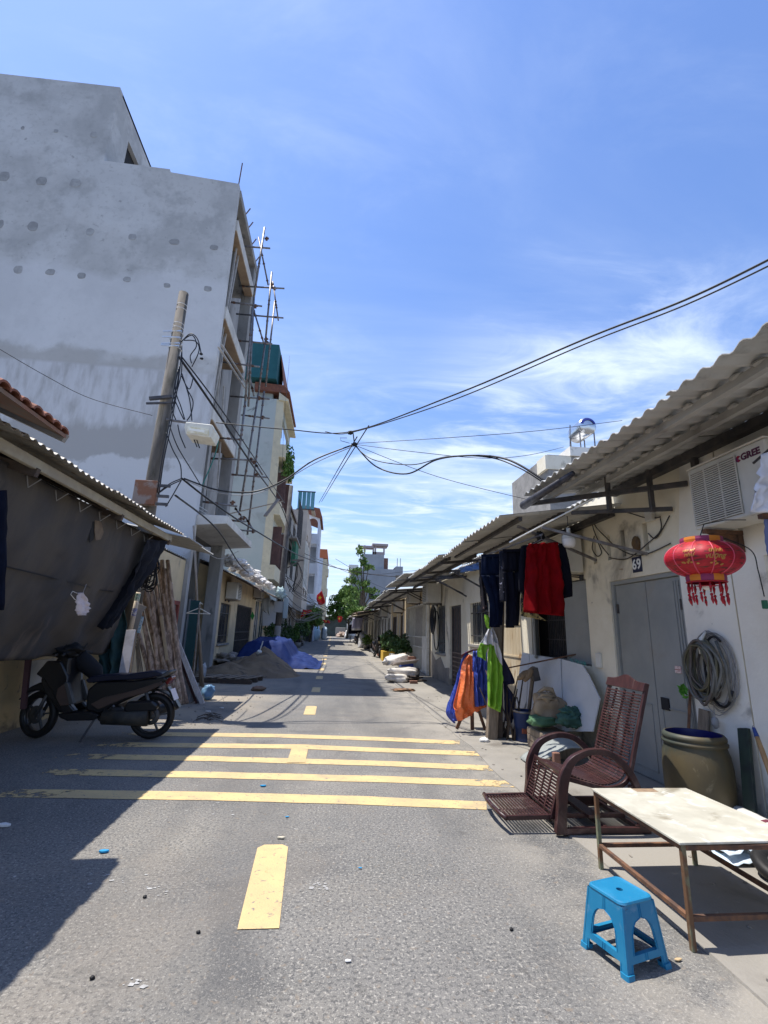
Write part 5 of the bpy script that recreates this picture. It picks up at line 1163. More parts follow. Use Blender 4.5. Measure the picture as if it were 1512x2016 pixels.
def panel(ang):
    """one side of the stool: arch cut-out between two legs, cross rail, cut-out below"""
    A = Matrix.Rotation(ang, 3, 'Z'); mb = MB()
    def q(u, z, o=0.0):      # u across, on the sloping side plane
        w0 = hw_(z); return V((1.50, 2.615, 0)) + RS @ (A @ V((u * w0, -(w0 + 0.0) + o, z)))
    def half(z0, z1, fin, n=10):
        for s_ in (-1, 1):
            for k in range(n):
                za, zb = z0 + (z1 - z0) * k / n, z0 + (z1 - z0) * (k + 1) / n
                a, b = fin(za), fin(zb)
                for o in (0.0, 0.006):
                    mb.add([q(s_ * a, za, o), q(s_ * 1.0, za, o), q(s_ * 1.0, zb, o), q(s_ * b, zb, o)], [(0, 1, 2, 3)])
                mb.add([q(s_ * a, za, 0), q(s_ * a, za, 0.006), q(s_ * b, zb, 0.006), q(s_ * b, zb, 0)], [(0, 1, 2, 3)])
                mb.add([q(s_ * (a + 0.05), za, -0.003), q(s_ * (a + 0.05), za, 0.0), q(s_ * (b + 0.05), zb, 0), q(s_ * (b + 0.05), zb, -0.003)], [(0, 1, 2, 3)])
    arch = lambda z: 0.54 * math.sqrt(max(0.0, 1 - max(0, (z - 0.145) / 0.08) ** 2)) if z > 0.145 else 0.54 + 0.04 * (0.145 - z) / 0.07
    half(0.085, 0.225, arch, 12)
    half(0.225, 0.284, lambda z: 0.0, 1)
    half(0.055, 0.085, lambda z: 0.0, 1)
    half(0.012, 0.055, lambda z: 0.70, 2)
    mb.add([q(-0.7, 0.085, 0.0), q(0.7, 0.085, 0.0), q(0.7, 0.085, 0.02), q(-0.7, 0.085, 0.02)], [(0, 1, 2, 3)])
    mb.add([q(-0.7, 0.055, 0.0), q(0.7, 0.055, 0.0), q(0.7, 0.055, 0.02), q(-0.7, 0.055, 0.02)], [(0, 1, 2, 3)])
    return mb
for k in range(4): panel(k * math.pi / 2).build('leg_panel', bp_, st)
for sx in (-1, 1):
    for sy in (-1, 1):
        mb = MB(); a, b, c_ = hw_(0), hw_(0.022), hw_(0.284)
        vs = []
        for w0, z, g_2 in ((a, 0, 0.008), (b, 0.022, 0.008), (b, 0.022, 0.002), (c_, 0.284, 0.002)):
            vs += [SP(sx * (w0 + g_2), sy * (w0 + g_2) - sy * 0.006, z), SP(sx * (w0 + g_2) - sx * 0.006, sy * (w0 + g_2), z), SP(sx * (w0 - 0.035), sy * (w0 + g_2), z), SP(sx * (w0 - 0.035), sy * (w0 - 0.035), z), SP(sx * (w0 + g_2), sy * (w0 - 0.035), z)]
        fs = [(0, 1, 2, 3, 4)] + [(i * 5 + k, i * 5 + (k + 1) % 5, (i + 1) * 5 + (k + 1) % 5, (i + 1) * 5 + k) for i in range(2) for k in range(5)]
        mb.add(vs[:15], [f for f in fs if max(f) < 15]); mb.build('foot', bp_, st)
        # rounded corner strip of the leg
        mb = MB(); vs = []
        for z in (0.0, 0.284):
            w0 = hw_(z)
            for t in (0, 30, 60, 90):
                vs.append(SP(sx * (w0 - 0.010 + 0.0115 * math.cos(math.radians(t))), sy * (w0 - 0.010 + 0.0115 * math.sin(math.radians(t))), z))
        mb.add(vs, [(k, k + 1, 5 + k, 4 + k) for k in range(3)]); mb.build('leg', bp_, st, True)

# metal framed table
tb = thing('metal_table', 'low rusty metal table with a stained cream board top beside the rocking chair', 'table', (2.2, 3.05, 0))
TX0, TX1, TY0, TY1, TZ = 1.86, 2.56, 2.62, 3.48, 0.475
M['tabletop'] = mat('stained_cream_board', (0.52, 0.50, 0.42), (0.42, 0.40, 0.33), 5, 0.55, dirt=((0.26, 0.23, 0.17), 3, 0.55, 0.72), dirt2=((0.62, 0.61, 0.55), 9, 0.55, 0.68))
MB().prism([(TX0 - 0.012, TY0 - 0.006), (TX1 + 0.02, TY0 + 0.01), (TX1, TY1 + 0.01), (2.31, TY1 + 0.012), (2.30, TY1 - 0.075), (2.14, TY1 - 0.07), (2.145, TY1 + 0.012), (TX0 - 0.01, TY1 + 0.008)], 'z', TZ - 0.006, TZ + 0.006).build('top_board', M['tabletop'], tb, bevel=0.002, seg=1)
MB().prism([(2.146, TY1 + 0.008), (2.141, TY1 - 0.069), (2.299, TY1 - 0.074), (2.309, TY1 + 0.008)], 'z', TZ - 0.005, TZ + 0.003).build('brown_patch', mat('bare_chipboard', (0.30, 0.21, 0.13), (0.22, 0.15, 0.10), 20), tb)
M['oldgreen'] = mat('rusted_green_paint', (0.20, 0.22, 0.14), (0.16, 0.085, 0.045), 9, 0.75, 0.2, bump=0.3, lo=0.42, hi=0.58, stretch=(1, 1, 0.5))
for x in (TX0 + 0.012, TX1 - 0.01):
    for y in (TY0 + 0.012, TY1 - 0.012): MB().beam((x, y, 0), (x, y, TZ - 0.008), 0.025).build('leg', M['oldgreen'], tb, bevel=0.002, seg=1)
for z in (TZ - 0.022, 0.14):
    for y in (TY0 + 0.012, TY1 - 0.012): MB().beam((TX0 + 0.025, y, z), (TX1 - 0.023, y, z), 0.024).build('rail', M['rust'], tb, bevel=0.002, seg=1)
    for x in (TX0 + 0.012, TX1 - 0.01): MB().beam((x, TY0 + 0.025, z), (x, TY1 - 0.025, z), 0.024).build('rail', M['rust'], tb, bevel=0.002, seg=1)
for k in range(1, 5):
    y = TY0 + (TY1 - TY0) * k / 5; MB().beam((TX0 + 0.025, y, TZ - 0.020), (TX1 - 0.023, y, TZ - 0.020), 0.022).build('cross_bar', M['rust'], tb)

# slatted rocking chair
ch = thing('rocking_chair', 'dark red wooden relaxing chair with slatted back, curved arms and pull-out footrest', 'chair', (2.1, 4.3, 0))
RWd = M['redwood']
def ribbon(path, w_, y0, y1, name, k=6, bev=0.006):
    ps = smoothrows([(V((a, b)), V((c, 0))) for (a, b, c) in [(p[0], p[1], p[2] if len(p) > 2 else w_) for p in path]], k)
    mb = MB(); vs = []; m = len(ps)
    for i, (p, q) in enumerate(ps):
        d_ = (ps[min(i + 1, m - 1)][0] - ps[max(i - 1, 0)][0]).normalized(); nn = V((-d_.y, d_.x)); h = q.x / 2
        for y in (y0, y1):
            for s_ in (-1, 1): vs.append(V((p.x + nn.x * h * s_, y, p.y + nn.y * h * s_)))
    fs = []
    for i in range(m - 1):
        a = i * 4; b = a + 4
        fs += [(a, a + 1, b + 1, b), (a + 3, a + 2, b + 2, b + 3), (a + 2, a, b, b + 2), (a + 1, a + 3, b + 3, b + 1)]
    fs += [(0, 2, 3, 1), (m * 4 - 4, m * 4 - 3, m * 4 - 1, m * 4 - 2)]
    mb.add(vs, fs)
    return mb.build(name, RWd, ch, bevel=bev)
for ya, yb in ((3.955, 4.005), (4.575, 4.625)):
    ribbon([(1.835, 0.02, 0.085), (1.86, 0.22, 0.075), (1.88, 0.38, 0.085), (1.95, 0.52, 0.06), (2.06, 0.585, 0.048), (2.18, 0.605, 0.046), (2.31, 0.575, 0.05), (2.43, 0.47, 0.052), (2.50, 0.33, 0.05), (2.52, 0.20, 0.045)], 0.06, ya, yb, 'armrest')
    ribbon([(1.80, 0.035), (2.15, 0.045), (2.58, 0.04)], 0.045, ya + 0.008, yb - 0.008, 'base_rail')
    MB().beam((2.50, (ya + yb) / 2, 0.05), (2.44, (ya + yb) / 2, 0.36), 0.03, 0.035).build('rear_leg', RWd, ch, bevel=0.004)
for x, z in ((1.87, 0.06), (2.47, 0.06), (2.20, 0.06)): MB().beam((x, 3.97, z), (x, 4.61, z), 0.03, 0.035).build('stretcher', RWd, ch, bevel=0.003, seg=1)
seatp = smoothrows([(V((1.91, 0.415)),), (V((1.96, 0.418)),), (V((2.10, 0.375)),), (V((2.25, 0.345)),), (V((2.38, 0.375)),), (V((2.45, 0.45)),), (V((2.50, 0.60)),), (V((2.57, 0.82)),), (V((2.655, 1.06)),)], 8)
seatp = [p[0] for p in seatp]
L_ = [0]
for a, b in zip(seatp, seatp[1:]): L_.append(L_[-1] + (b - a).length)
def along(s_):
    for i in range(len(L_) - 1):
        if L_[i + 1] >= s_:
            t = (s_ - L_[i]) / (L_[i + 1] - L_[i]); return seatp[i].lerp(seatp[i + 1], t), (seatp[i + 1] - seatp[i]).normalized()
    return seatp[-1], (seatp[-1] - seatp[-2]).normalized()
s_ = 0.0; ns = 0
while s_ < L_[-1] - 0.01:
    p, d_ = along(s_); nn = V((-d_.y, d_.x)); w_ = 0.0125 if s_ > 0.62 else 0.022
    round_ = 0.10 * max(0, (0.28 - s_) / 0.28) ** 1.6 if s_ < 0.28 else 0
    ya, yb = 4.035 + round_ * 0.4, 4.545 - round_ * 0.4
    mb = MB(); 
    a = V((p.x, ya, p.y)); b = V((p.x, yb, p.y))
    mb.beam(a, b, w_, 0.012, up=(nn.x, 0, nn.y)); mb.build('slat', RWd, ch, bevel=0.002, seg=1)
    s_ += 0.0285 if s_ < 0.62 else 0.0250; ns += 1
for y in (4.022, 4.558): ribbon([(1.93, 0.395), (2.10, 0.355), (2.26, 0.322), (2.40, 0.35), (2.475, 0.43), (2.53, 0.60), (2.60, 0.82), (2.70, 1.13)], 0.035, y - 0.014, y + 0.014, 'side_rail')
for y in (4.16, 4.29, 4.42): ribbon([(2.455, 0.44), (2.512, 0.60), (2.582, 0.82), (2.665, 1.05)], 0.010, y - 0.012, y + 0.012, 'back_rib', bev=0.001)
for y in (4.15, 4.43): ribbon([(1.95, 0.40), (2.10, 0.36), (2.25, 0.33), (2.38, 0.36)], 0.014, y - 0.012, y + 0.012, 'seat_rib', bev=0.001)
mb = MB(); n = 16; o_ = []
for k in range(n + 1):
    u = k / n; h = 0.075 + 0.05 * math.exp(-((u - 0.5) / 0.2) ** 2); o_.append((4.008 + 0.564 * u, h))
vs = []
for (y, h) in o_:
    bx, bz = 2.645, 1.065
    for tt in (0, 0.022): vs += [V((bx + tt, y, bz - tt * 0.3)), V((bx + h * 0.33 + tt, y, bz + h * 0.94 - tt * 0.3))]
fs = []
for k in range(n): 
    a = 4 * k; b = a + 4; fs += [(a, a + 1, b + 1, b), (a + 3, a + 2, b + 2, b + 3), (a + 1, a + 3, b + 3, b + 1), (a + 2, a, b, b + 2)]
mb.add(vs, fs + [(0, 2, 3, 1), (4 * n, 4 * n + 1, 4 * n + 3, 4 * n + 2)]); mb.build('crest_rail', RWd, ch, bevel=0.003, seg=1)
# leg panel and footrest
for i in range(12):
    t = i / 11; x, z = 1.895 - 0.085 * t, 0.395 - 0.255 * t
    MB().beam((x, 4.06, z), (x, 4.55, z), 0.016, 0.011, up=(1, 0, 0.3)).build('slat', RWd, ch, bevel=0.0015, seg=1)
MB().beam((1.905, 4.03, 0.425), (1.905, 4.56, 0.425), 0.026, 0.03).build('front_rail', RWd, ch, bevel=0.005)
for y in (4.045, 4.565): MB().beam((1.915, y, 0.44), (1.80, y, 0.10), 0.024, 0.03).build('leg_rail', RWd, ch, bevel=0.003)
for y in (4.18, 4.30, 4.42): MB().beam((1.885, y, 0.39), (1.805, y, 0.14), 0.02, 0.008, up=(1, 0, 0.3)).build('leg_rib', RWd, ch)
for i in range(13):
    x = 1.785 - i * 0.0275; MB().beam((x, 4.07, 0.118 - i * 0.0005), (x, 4.545, 0.118 - i * 0.0005), 0.015, 0.011).build('slat', RWd, ch, bevel=0.0015, seg=1)
for y in (4.05, 4.565): MB().beam((1.83, y, 0.115), (1.415, y, 0.108), 0.026, 0.034).build('foot_rail', RWd, ch, bevel=0.004)
ribbon_pts = [(1.425, 4.05), (1.408, 4.30), (1.425, 4.57)]
mb = MB(); mb.tube([V((1.425, 4.03, 0.113)), V((1.405, 4.18, 0.113)), V((1.400, 4.30, 0.113)), V((1.405, 4.43, 0.113)), V((1.425, 4.585, 0.113))], 0.019, 6); mb.build('foot_front_rail', RWd, ch, True)
MB().beam((2.15, 4.02, 0.12), (2.15, 4.57, 0.12), 0.10, 0.02).build('lower_shelf', RWd, ch); MB().beam((1.84, 4.1, 0.105), (2.44, 4.1, 0.105), 0.03).build('slide_rail', RWd, ch); MB().beam((1.84, 4.5, 0.105), (2.44, 4.5, 0.105), 0.03).build('slide_rail', RWd, ch)
tag(MB().tube([PG(1106, 1640) + V((.02, 0, .41)), PG(1106, 1640) + V((.02, -0.012, .41))], 0.008, 8).build('bolt', M['galv'], ch))

# plastic barrel
ba = thing('barrel', 'big dirty olive-brown plastic barrel with a blue inside against the door', 'barrel', (3.17, 4.15, 0))
bm_ = mat('grimy_olive_plastic', (0.098, 0.075, 0.036), (0.065, 0.052, 0.030), 2.2, 0.55, dirt=((0.045, 0.055, 0.045), 1.8, 0.50, 0.68), dirt2=((0.20, 0.165, 0.10), 5, 0.6, 0.75), bump=0.1, bscale=12, stretch=(1, 1, 0.6))
pr = [(0, 0), (0.20, 0), (0.225, 0.02), (0.235, 0.08), (0.255, 0.18), (0.262, 0.30), (0.262, 0.45), (0.252, 0.56), (0.232, 0.625), (0.232, 0.635), (0.248, 0.64), (0.250, 0.655), (0.236, 0.665), (0.234, 0.675), (0.243, 0.68), (0.243, 0.70), (0.226, 0.722), (0.215, 0.722)]
MB().lathe(pr, (3.17, 4.15, 0), 40).build('body', bm_, ba, True)
MB().lathe([(0.2145, 0.7215), (0.21, 0.70), (0.215, 0.55), (0.22, 0.10), (0, 0.06)], (3.17, 4.15, 0), 32).build('lining', mat('deep_blue_plastic', (0.006, 0.008, 0.09), None, rough=0.4), ba, True)

# things leaning on the wall by the barrel
def leaner(name, label, cat, a, b, w_, h_, m, up=(1, 0, 0)):
    o = MB().beam(a, b, w_, h_, up=up).build(name, m, None, bevel=0.004, seg=1); return tag(o, label, cat)
leaner('wooden_board', 'short brown wooden board leaning behind the barrel under the hose coil', 'board', (3.33, 4.40, 0), (3.47, 4.36, 0.88), 0.13, 0.02, M['wood'])
leaner('steel_strip', 'thin rusty bent strip leaning between the door frame and the brown board', 'strip', (3.36, 4.62, 0), (3.48, 4.52, 1.05), 0.035, 0.012, M['rust'])
leaner('dark_plank', 'blackened plank with a green edge leaning on the wall right of the barrel', 'plank', (3.27, 3.78, 0), (3.46, 3.93, 0.80), 0.11, 0.03, mat('mouldy_black_wood', (0.02, 0.025, 0.025), (0.03, 0.05, 0.035), 4, 0.85))
tool = thing('tool_handle', 'bamboo tool handle with a blue looped end leaning at the right edge', 'tool', (3.35, 3.5, 0))
A, B = PX(1482, 1428, 3.42), PX(1530, 1560, 3.30)
d_ = (B - A).normalized()
MB().tube([A + d_ * 0.09, A + d_ * 0.2, B + d_ * 0.5], [0.016, 0.019, 0.020], 10).build('handle', mat('bamboo', (0.42, 0.24, 0.10), (0.34, 0.19, 0.08), 8, 0.5), tool, True)
MB().tube([A + d_ * 0.02, A + d_ * 0.095], [0.012, 0.018], 10).build('blue_cap', mat('blue_grip', (0.03, 0.06, 0.22)), tool, True)
MB().tube([A + d_ * 0.02 + V((0, math.cos(t) * 0.011, math.sin(t) * 0.016)) for t in [k * math.pi / 5 for k in range(10)]], 0.003, 5, closed=True).build('loop', mat('grey_loop', (0.3, 0.3, 0.34)), tool, True)
rl = thing('rolled_mat', 'pale rolled plastic mat with a maroon banded end lying by the wall', 'mat', (3.25, 3.6, 0))
wm = mat('dusty_white_vinyl', (0.62, 0.61, 0.57), (0.52, 0.51, 0.48), 3, 0.5)
MB().tube([(3.28, 4.02, 0.115), (3.30, 3.9, 0.115), (3.22, 3.3, 0.115)], [0.10, 0.115, 0.115], 20).build('roll', wm, rl, True)
MB().tube([(3.2615, 3.62, 0.115), (3.2575, 3.58, 0.115)], 0.119, 20).build('maroon_band', mat('maroon_band', (0.14, 0.03, 0.05)), rl, True)
MB().tube([(3.24, 3.46, 0.115), (3.22, 3.29, 0.115)], 0.1165, 20).build('green_sleeve', mat('grey_green_vinyl', (0.26, 0.34, 0.30)), rl, True)
mb = MB(); c0 = PG(1440, 1692)
for k in range(3):
    mb.grid(6, 5, lambda u, v: V((2.78 + 0.26 * u + 0.03 * k, 3.42 + 0.24 * v + 0.05 * k, 0.03 + 0.035 * k + 0.05 * noise.noise(V((u * 3 + k * 4, v * 3, 1))) + 0.03 * u)))
tag(mb.build('plastic_bag', mat('pale_blue_plastic_bag', (0.62, 0.68, 0.72), (0.42, 0.52, 0.62), 12, 0.4), None, True, solid=0.002), 'crumpled pale blue and white plastic bag under the metal table', 'bag')
wh_ = thing('old_wheel', 'old wheel with a black tyre and grey centre lying in the shade under the metal table', 'old_wheel', (3.05, 3.3, 0))  # an old wheel: black tyre round a grey disc
MB().lathe([(0.10, -0.03), (0.17, -0.035), (0.19, 0), (0.17, 0.035), (0.10, 0.03), (0.10, -0.03)], (3.02, 3.25, 0.07), 24, Matrix.Rotation(0.3, 3, 'X')).build('rim', M['black'], wh_, True)
MB().lathe([(0.0, 0.01), (0.09, 0.02), (0.102, 0.03), (0.102, -0.03)], (3.02, 3.25, 0.07), 24, Matrix.Rotation(0.3, 3, 'X')).build('wheel_disc', M['galv'], wh_, True)

# coiled hose and wires hung on the wall
hs = thing('hose_coil', 'big tangle of brown and grey hoses coiled on the wall beside the grey door', 'hose', (3.42, 4.2, 1.2))
r_ = random.Random(5)
hc = [mat('brown_hose', (0.085, 0.065, 0.055), (0.12, 0.10, 0.085), 8, 0.5), mat('grey_hose', (0.16, 0.155, 0.14), (0.11, 0.11, 0.10), 8, 0.5), mat('olive_hose', (0.11, 0.10, 0.06), None, rough=0.5)]
for i in range(17):
    ry, rz = r_.uniform(0.12, 0.185), r_.uniform(0.20, 0.27); cz = 1.48 - rz * 0.97 + r_.uniform(-0.02, 0.02); cy = 4.23 + r_.uniform(-0.035, 0.035); ph = r_.uniform(0, 6)
    pts = [V((3.455 - 0.05 * r_.random() - 0.02 * (i % 4), cy + ry * math.sin(t) * (1 + 0.06 * math.sin(3 * t + ph)), cz + rz * math.cos(t) * (1 + 0.05 * math.sin(2 * t + ph)))) for t in [k * 2 * math.pi / 28 for k in range(28)]]
    pts = [V((pts[0].x, p.y, p.z)) + V((0.008 * math.sin(k * 0.9 + i), 0, 0)) for k, p in enumerate(pts)]
    MB().tube(pts, 0.0125 if i < 11 else 0.008, 8, closed=True).build('hose_loop', hc[i % 3], hs, True)
for i in range(9):
    ry, rz = r_.uniform(0.19, 0.26), r_.uniform(0.30, 0.36); cz = 1.56 - rz + r_.uniform(-0.02, 0.03); cy = 4.16 + r_.uniform(-0.05, 0.05); ph = r_.uniform(0, 6)
    pts = [V((3.47, cy + ry * math.sin(t) * (1 + 0.08 * math.sin(3 * t + ph)), cz + rz * math.cos(t) * (1 + 0.05 * math.sin(4 * t + ph)))) for t in [k * 2 * math.pi / 32 for k in range(32)]]
    MB().tube(pts, 0.004, 5, closed=True).build('wire_loop', M['paleCable'], hs, True)
pts = [V((3.44, 4.10 + 0.15 * math.sin(t), 1.24 + 0.30 * math.cos(t))) for t in [k * math.pi / 12 for k in range(-2, 17)]]
MB().tube(pts, 0.011, 8).build('black_hose', M['cable'], hs, True)
MB().tube([V((3.46, 4.21, 1.58)), V((3.42, 4.22, 1.52)), V((3.40, 4.22, 1.46)), V((3.41, 4.25, 1.38))], [0.01, 0.02, 0.022, 0.008], 7).build('white_tie', M['white_paint'], hs, True)
MB().tube([V((3.46, 4.1, 1.5)), V((3.44, 4.0, 1.3)), V((3.43, 3.99, 1.0))], 0.013, 8).build('hose_end', hc[1], hs, True)
MB().blob(PX(1408, 1423, 3.43), 0.03, 0.03, 0.05, 2, 0.2).build('plug', M['paleCable'], hs, True); MB().tube([PX(1400, 1330, 3.45), PX(1404, 1380, 3.45), PX(1408, 1412, 3.44)], 0.003, 5).build('plug_wire', M['paleCable'], hs)
mb = MB(); leaves(mb, PX(1345, 1362, 3.40), 0.03, 0.05, 0.09, 16, 0.045, 2); tag(mb.build('plant_sprig', mat('bright_leaf', (0.10, 0.30, 0.03))), 'small bright green sprig caught on the hose coil edge', 'plant')

# red lantern
ln = thing('lantern', 'large red silk lantern with gold lettering and tassels hanging below the air conditioner', 'lantern', (2.74, 3.27, 2.10))
LC = V((2.745, 3.265, 2.095)); LRr, LRz = 0.258, 0.142
M['silk'] = mat('red_silk', (0.46, 0.006, 0.022), (0.32, 0.005, 0.015), 30, 0.55, stretch=(1, 1, 6), dirt=((0.12, 0.015, 0.012), 14, 0.52, 0.62))
def lant(t, ph, k=1.0): return LC + V((LRr * k * math.sin(ph) * math.cos(t), LRr * k * math.sin(ph) * math.sin(t), LRz * k * math.cos(ph)))
a0, a1 = math.radians(32), math.radians(150)
mb = MB(); NL = 48
def lf(u, v):
    ph = a0 + (a1 - a0) * v; t = 2 * math.pi * u; rib = 1 + 0.018 * abs(math.cos(t * 6)) ** 0.6
    return lant(t, ph, 0.985 * rib if 0 < v < 1 else 0.985)
mb.grid(96, 20, lf); mb.build('shade', M['silk'], ln, True)
ribm = mat('pink_red_rib', (0.62, 0.07, 0.12), None, rough=0.5)
for k in range(12): MB().tube([lant(2 * math.pi * (k + 0.5) / 12 + math.radians(20), a0 + (a1 - a0) * i / 14, 1.0) for i in range(15)], 0.0045, 6).build('rib', ribm, ln, True)
om, pmg = mat('orange_band', (0.62, 0.20, 0.02), None, rough=0.6), mat('magenta_band', (0.26, 0.03, 0.10), None, rough=0.6)
for zc, hh, rr in ((0.137, 0.042, 0.138), (-0.143, 0.050, 0.128)):
    for k in range(10):
        mb = MB(); aa = 2 * math.pi * k / 10
        mb.lathe([(rr, -hh / 2), (rr + 0.003, 0), (rr, hh / 2), (rr - 0.004, hh / 2), (rr - 0.004, -hh / 2)], LC + V((0, 0, zc)), 4, None, aa, aa + 2 * math.pi / 10)
        mb.build('collar_panel', om if k % 2 else pmg, ln)
MB().lathe([(0.128, -0.168), (0.134, -0.173), (0.128, -0.180), (0.120, -0.173), (0.128, -0.168)], LC, 32).build('trim_ring', M['silk'], ln, True)
MB().lathe([(0.0, 0.10), (0.136, 0.10)], LC, 32).build('inner_disc', M['dark'], ln)
MB().lathe([(0.0, -0.10), (0.03, -0.105), (0.045, -0.14), (0.05, -0.195), (0.075, -0.2), (0.05, -0.205), (0.0, -0.2)], LC, 20).build('lamp_holder', M['silk'], ln, True)
MB().blob(LC + V((0, 0, -0.205)), 0.034, 0.034, 0.026, 0, 0).build('bulb', mat('clear_bulb', (0.75, 0.72, 0.68), None, rough=0.15), ln, True)
for k in range(12):
    t = 2 * math.pi * k / 12; b_ = LC + V((0.12 * math.cos(t), 0.12 * math.sin(t), -0.175)); j = rnd.uniform(0, 0.02)
    mb = MB(); mb.tube([b_, b_ - V((0, 0, 0.04)), b_ - V((0.004, 0, 0.07 + j))], [0.003, 0.010, 0.004], 6); mb.blob(b_ - V((0, 0, 0.085 + j)), 0.010, 0.010, 0.012, k, 0.3, n=8, m=6)
    mb.tube([b_ - V((0, 0, 0.095 + j)), b_ - V((0.002, 0.003, 0.12 + j)), b_ - V((-0.003, 0.002, 0.15 + j))], [0.006, 0.010, 0.003], 6); mb.build('tassel', M['silk'], ln, True)
gold = mat('gold_lettering', (0.42, 0.20, 0.05), None, rough=0.35, metal=0.3)
camdir = math.atan2(-LC.y, -LC.x)
def lbend(t0, z0):
    def f(x, y, z):
        z_ = z0 + y; ph = math.acos(max(-1, min(1, z_ / LRz))); r2 = LRr * math.sin(ph) * 1.012 + 0.002; t = t0 + x / LRr
        return LC + V((r2 * math.cos(t), r2 * math.sin(t), z_))
    return f
t1 = camdir + math.radians(16)
text_on('gold_lettering', 'thịnh', 0.042, LC, (1, 0, 0), (0, 0, 1), gold, ln, shear=0.3, depth=0, bend=lbend(t1 + 0.02, 0.030), bold=0.0012)
text_on('gold_lettering', 'vượng', 0.048, LC, (1, 0, 0), (0, 0, 1), gold, ln, shear=0.3, depth=0, bend=lbend(t1, -0.012), bold=0.0015)
t2 = camdir - math.radians(20)
text_on('gold_lettering', 'vạn sự', 0.028, LC, (1, 0, 0), (0, 0, 1), gold, ln, shear=0.3, depth=0, bend=lbend(t2, 0.036), bold=0.0008)
text_on('gold_lettering', 'như', 0.040, LC, (1, 0, 0), (0, 0, 1), gold, ln, shear=0.3, depth=0, bend=lbend(t2 + 0.02, 0.004), bold=0.001)
text_on('gold_lettering', 'ý', 0.040, LC, (1, 0, 0), (0, 0, 1), gold, ln, shear=0.3, depth=0, bend=lbend(t2 - 0.02, -0.036), bold=0.001)
for t0_ in (t1, t2):
    for k in range(6):
        mb = MB(); n = 8; cx, cy = rnd.uniform(-0.055, 0.055), rnd.uniform(-0.075, -0.045); f_ = lbend(t0_, 0.0)
        mb.add([f_(cx + 0.010 * math.cos(2 * math.pi * q / n), cy + 0.006 * math.sin(2 * math.pi * q / n), 0) for q in range(n)], [tuple(range(n))]); mb.build('gold_blossom', gold, ln)
MB().tube([LC + V((0, 0, 0.10)), LC + V((0, 0, 0.18)), V((2.80, 3.28, 2.37)), V((3.0, 3.3, 2.42)), V((3.18, 3.3, 2.43))], 0.004, 6).build('hanging_cord', M['cable'], ln, True)
cable([LC + V((0.1, -0.1, 0.15)), LC + V((0.24, -0.17, 0.05)), LC + V((0.26, -0.18, -0.1)), LC + V((0.27, -0.185, -0.28))], 0.004, 'lamp_cord', 'thin cord with a green plug dangling right of the red lantern', M['cable'])
tag(MB().box(3.00, 3.03, 3.07, 3.10, 1.73, 1.79).build('green_plug', mat('green_plug', (0.03, 0.14, 0.08)), None, bevel=0.004, seg=1), 'small dark green plug hanging at the end of the lantern cord', 'plug')

# laundry under the canopy
G4 = 'washing hung under the canopy'
navy = mat('navy_denim', (0.003, 0.005, 0.016), (0.006, 0.011, 0.030), 3, 0.85, spec=0.1, bump=0.15, bscale=200)
blackc = mat('black_cloth', (0.004, 0.0045, 0.010), (0.008, 0.008, 0.014), 4, 0.9, spec=0.15)
redc = mat('crimson_cloth', (0.19, 0.002, 0.004), (0.13, 0.0015, 0.003), 3, 0.85, bump=0.1, bscale=120, spec=0.08)
patt = mat('black_cloth_with_white_print', (0.008, 0.009, 0.018), (0.34, 0.33, 0.40), 26, 0.85, lo=0.60, hi=0.64)
def pants(name, label, xl, xr, yt, yb, Y, m, split=0.28, legs=None, seed=0):
    t = thing(name, label, 'trousers', PY((xl + xr) / 2, yt, Y), G4)
    mid = (xl + xr) / 2; w_ = xr - xl
    (l0, l1), (r0, r1) = legs
    yc = yt + (yb - yt) * split
    mb = cloth([(PY(xl, yt, Y), PY(xr, yt, Y)), (PY(xl - 1, yc, Y), PY(xr + 1, yc, Y))], 20, 0.012, 2, seed, k=5); mb.build('hips', m, t, True, solid=0.012)
    mb = cloth([(PY(xl - 1, yc, Y), PY(mid + 1, yc, Y)), (PY(l0 - 1, (yc + yb) / 2, Y), PY(l1 + 2, (yc + yb) / 2, Y)), (PY(l0, yb, Y), PY(l1, yb, Y))], 12, 0.014, 1.2, seed + 1, k=8, top=1); mb.build('trouser_leg', m, t, True, solid=0.014)
    mb = cloth([(PY(mid - 1, yc, Y), PY(xr + 1, yc, Y)), (PY(r0 - 1, (yc + yb) / 2, Y), PY(r1 + 2, (yc + yb) / 2, Y)), (PY(r0, yb - 4, Y), PY(r1, yb - 4, Y))], 12, 0.014, 1.2, seed + 2, k=8, top=1); mb.build('trouser_leg', m, t, True, solid=0.014)
    MB().beam(PY(xl, yt + 1, Y - 0.03), PY(xr, yt, Y - 0.03), 0.01, 0.035).build('waistband', m, t)
    return t
pants('trousers', 'blue denim trousers hanging leftmost in the washing, long leg above the green cloth', 948, 988, 1093, 1235, 6.0, navy, legs=((964, 984), (972, 989)), seed=1)
pants('trousers', 'black trousers with two long legs hanging left of the red dress', 990, 1026, 1083, 1236, 5.72, blackc, legs=((996, 1012), (1003, 1022)), seed=4)
o = cloth([(PY(983, 1085, 5.85), PY(1004, 1083, 5.85)), (PY(984, 1140, 5.85), PY(1004, 1140, 5.85)), (PY(985, 1186, 5.85), PY(1006, 1182, 5.85))], 14, 0.02, 1.5, 7).build('patterned_leggings', patt, None, True, solid=0.01); tag(o, 'black leggings with a white floral print between the denim and black trousers', 'leggings', G4)
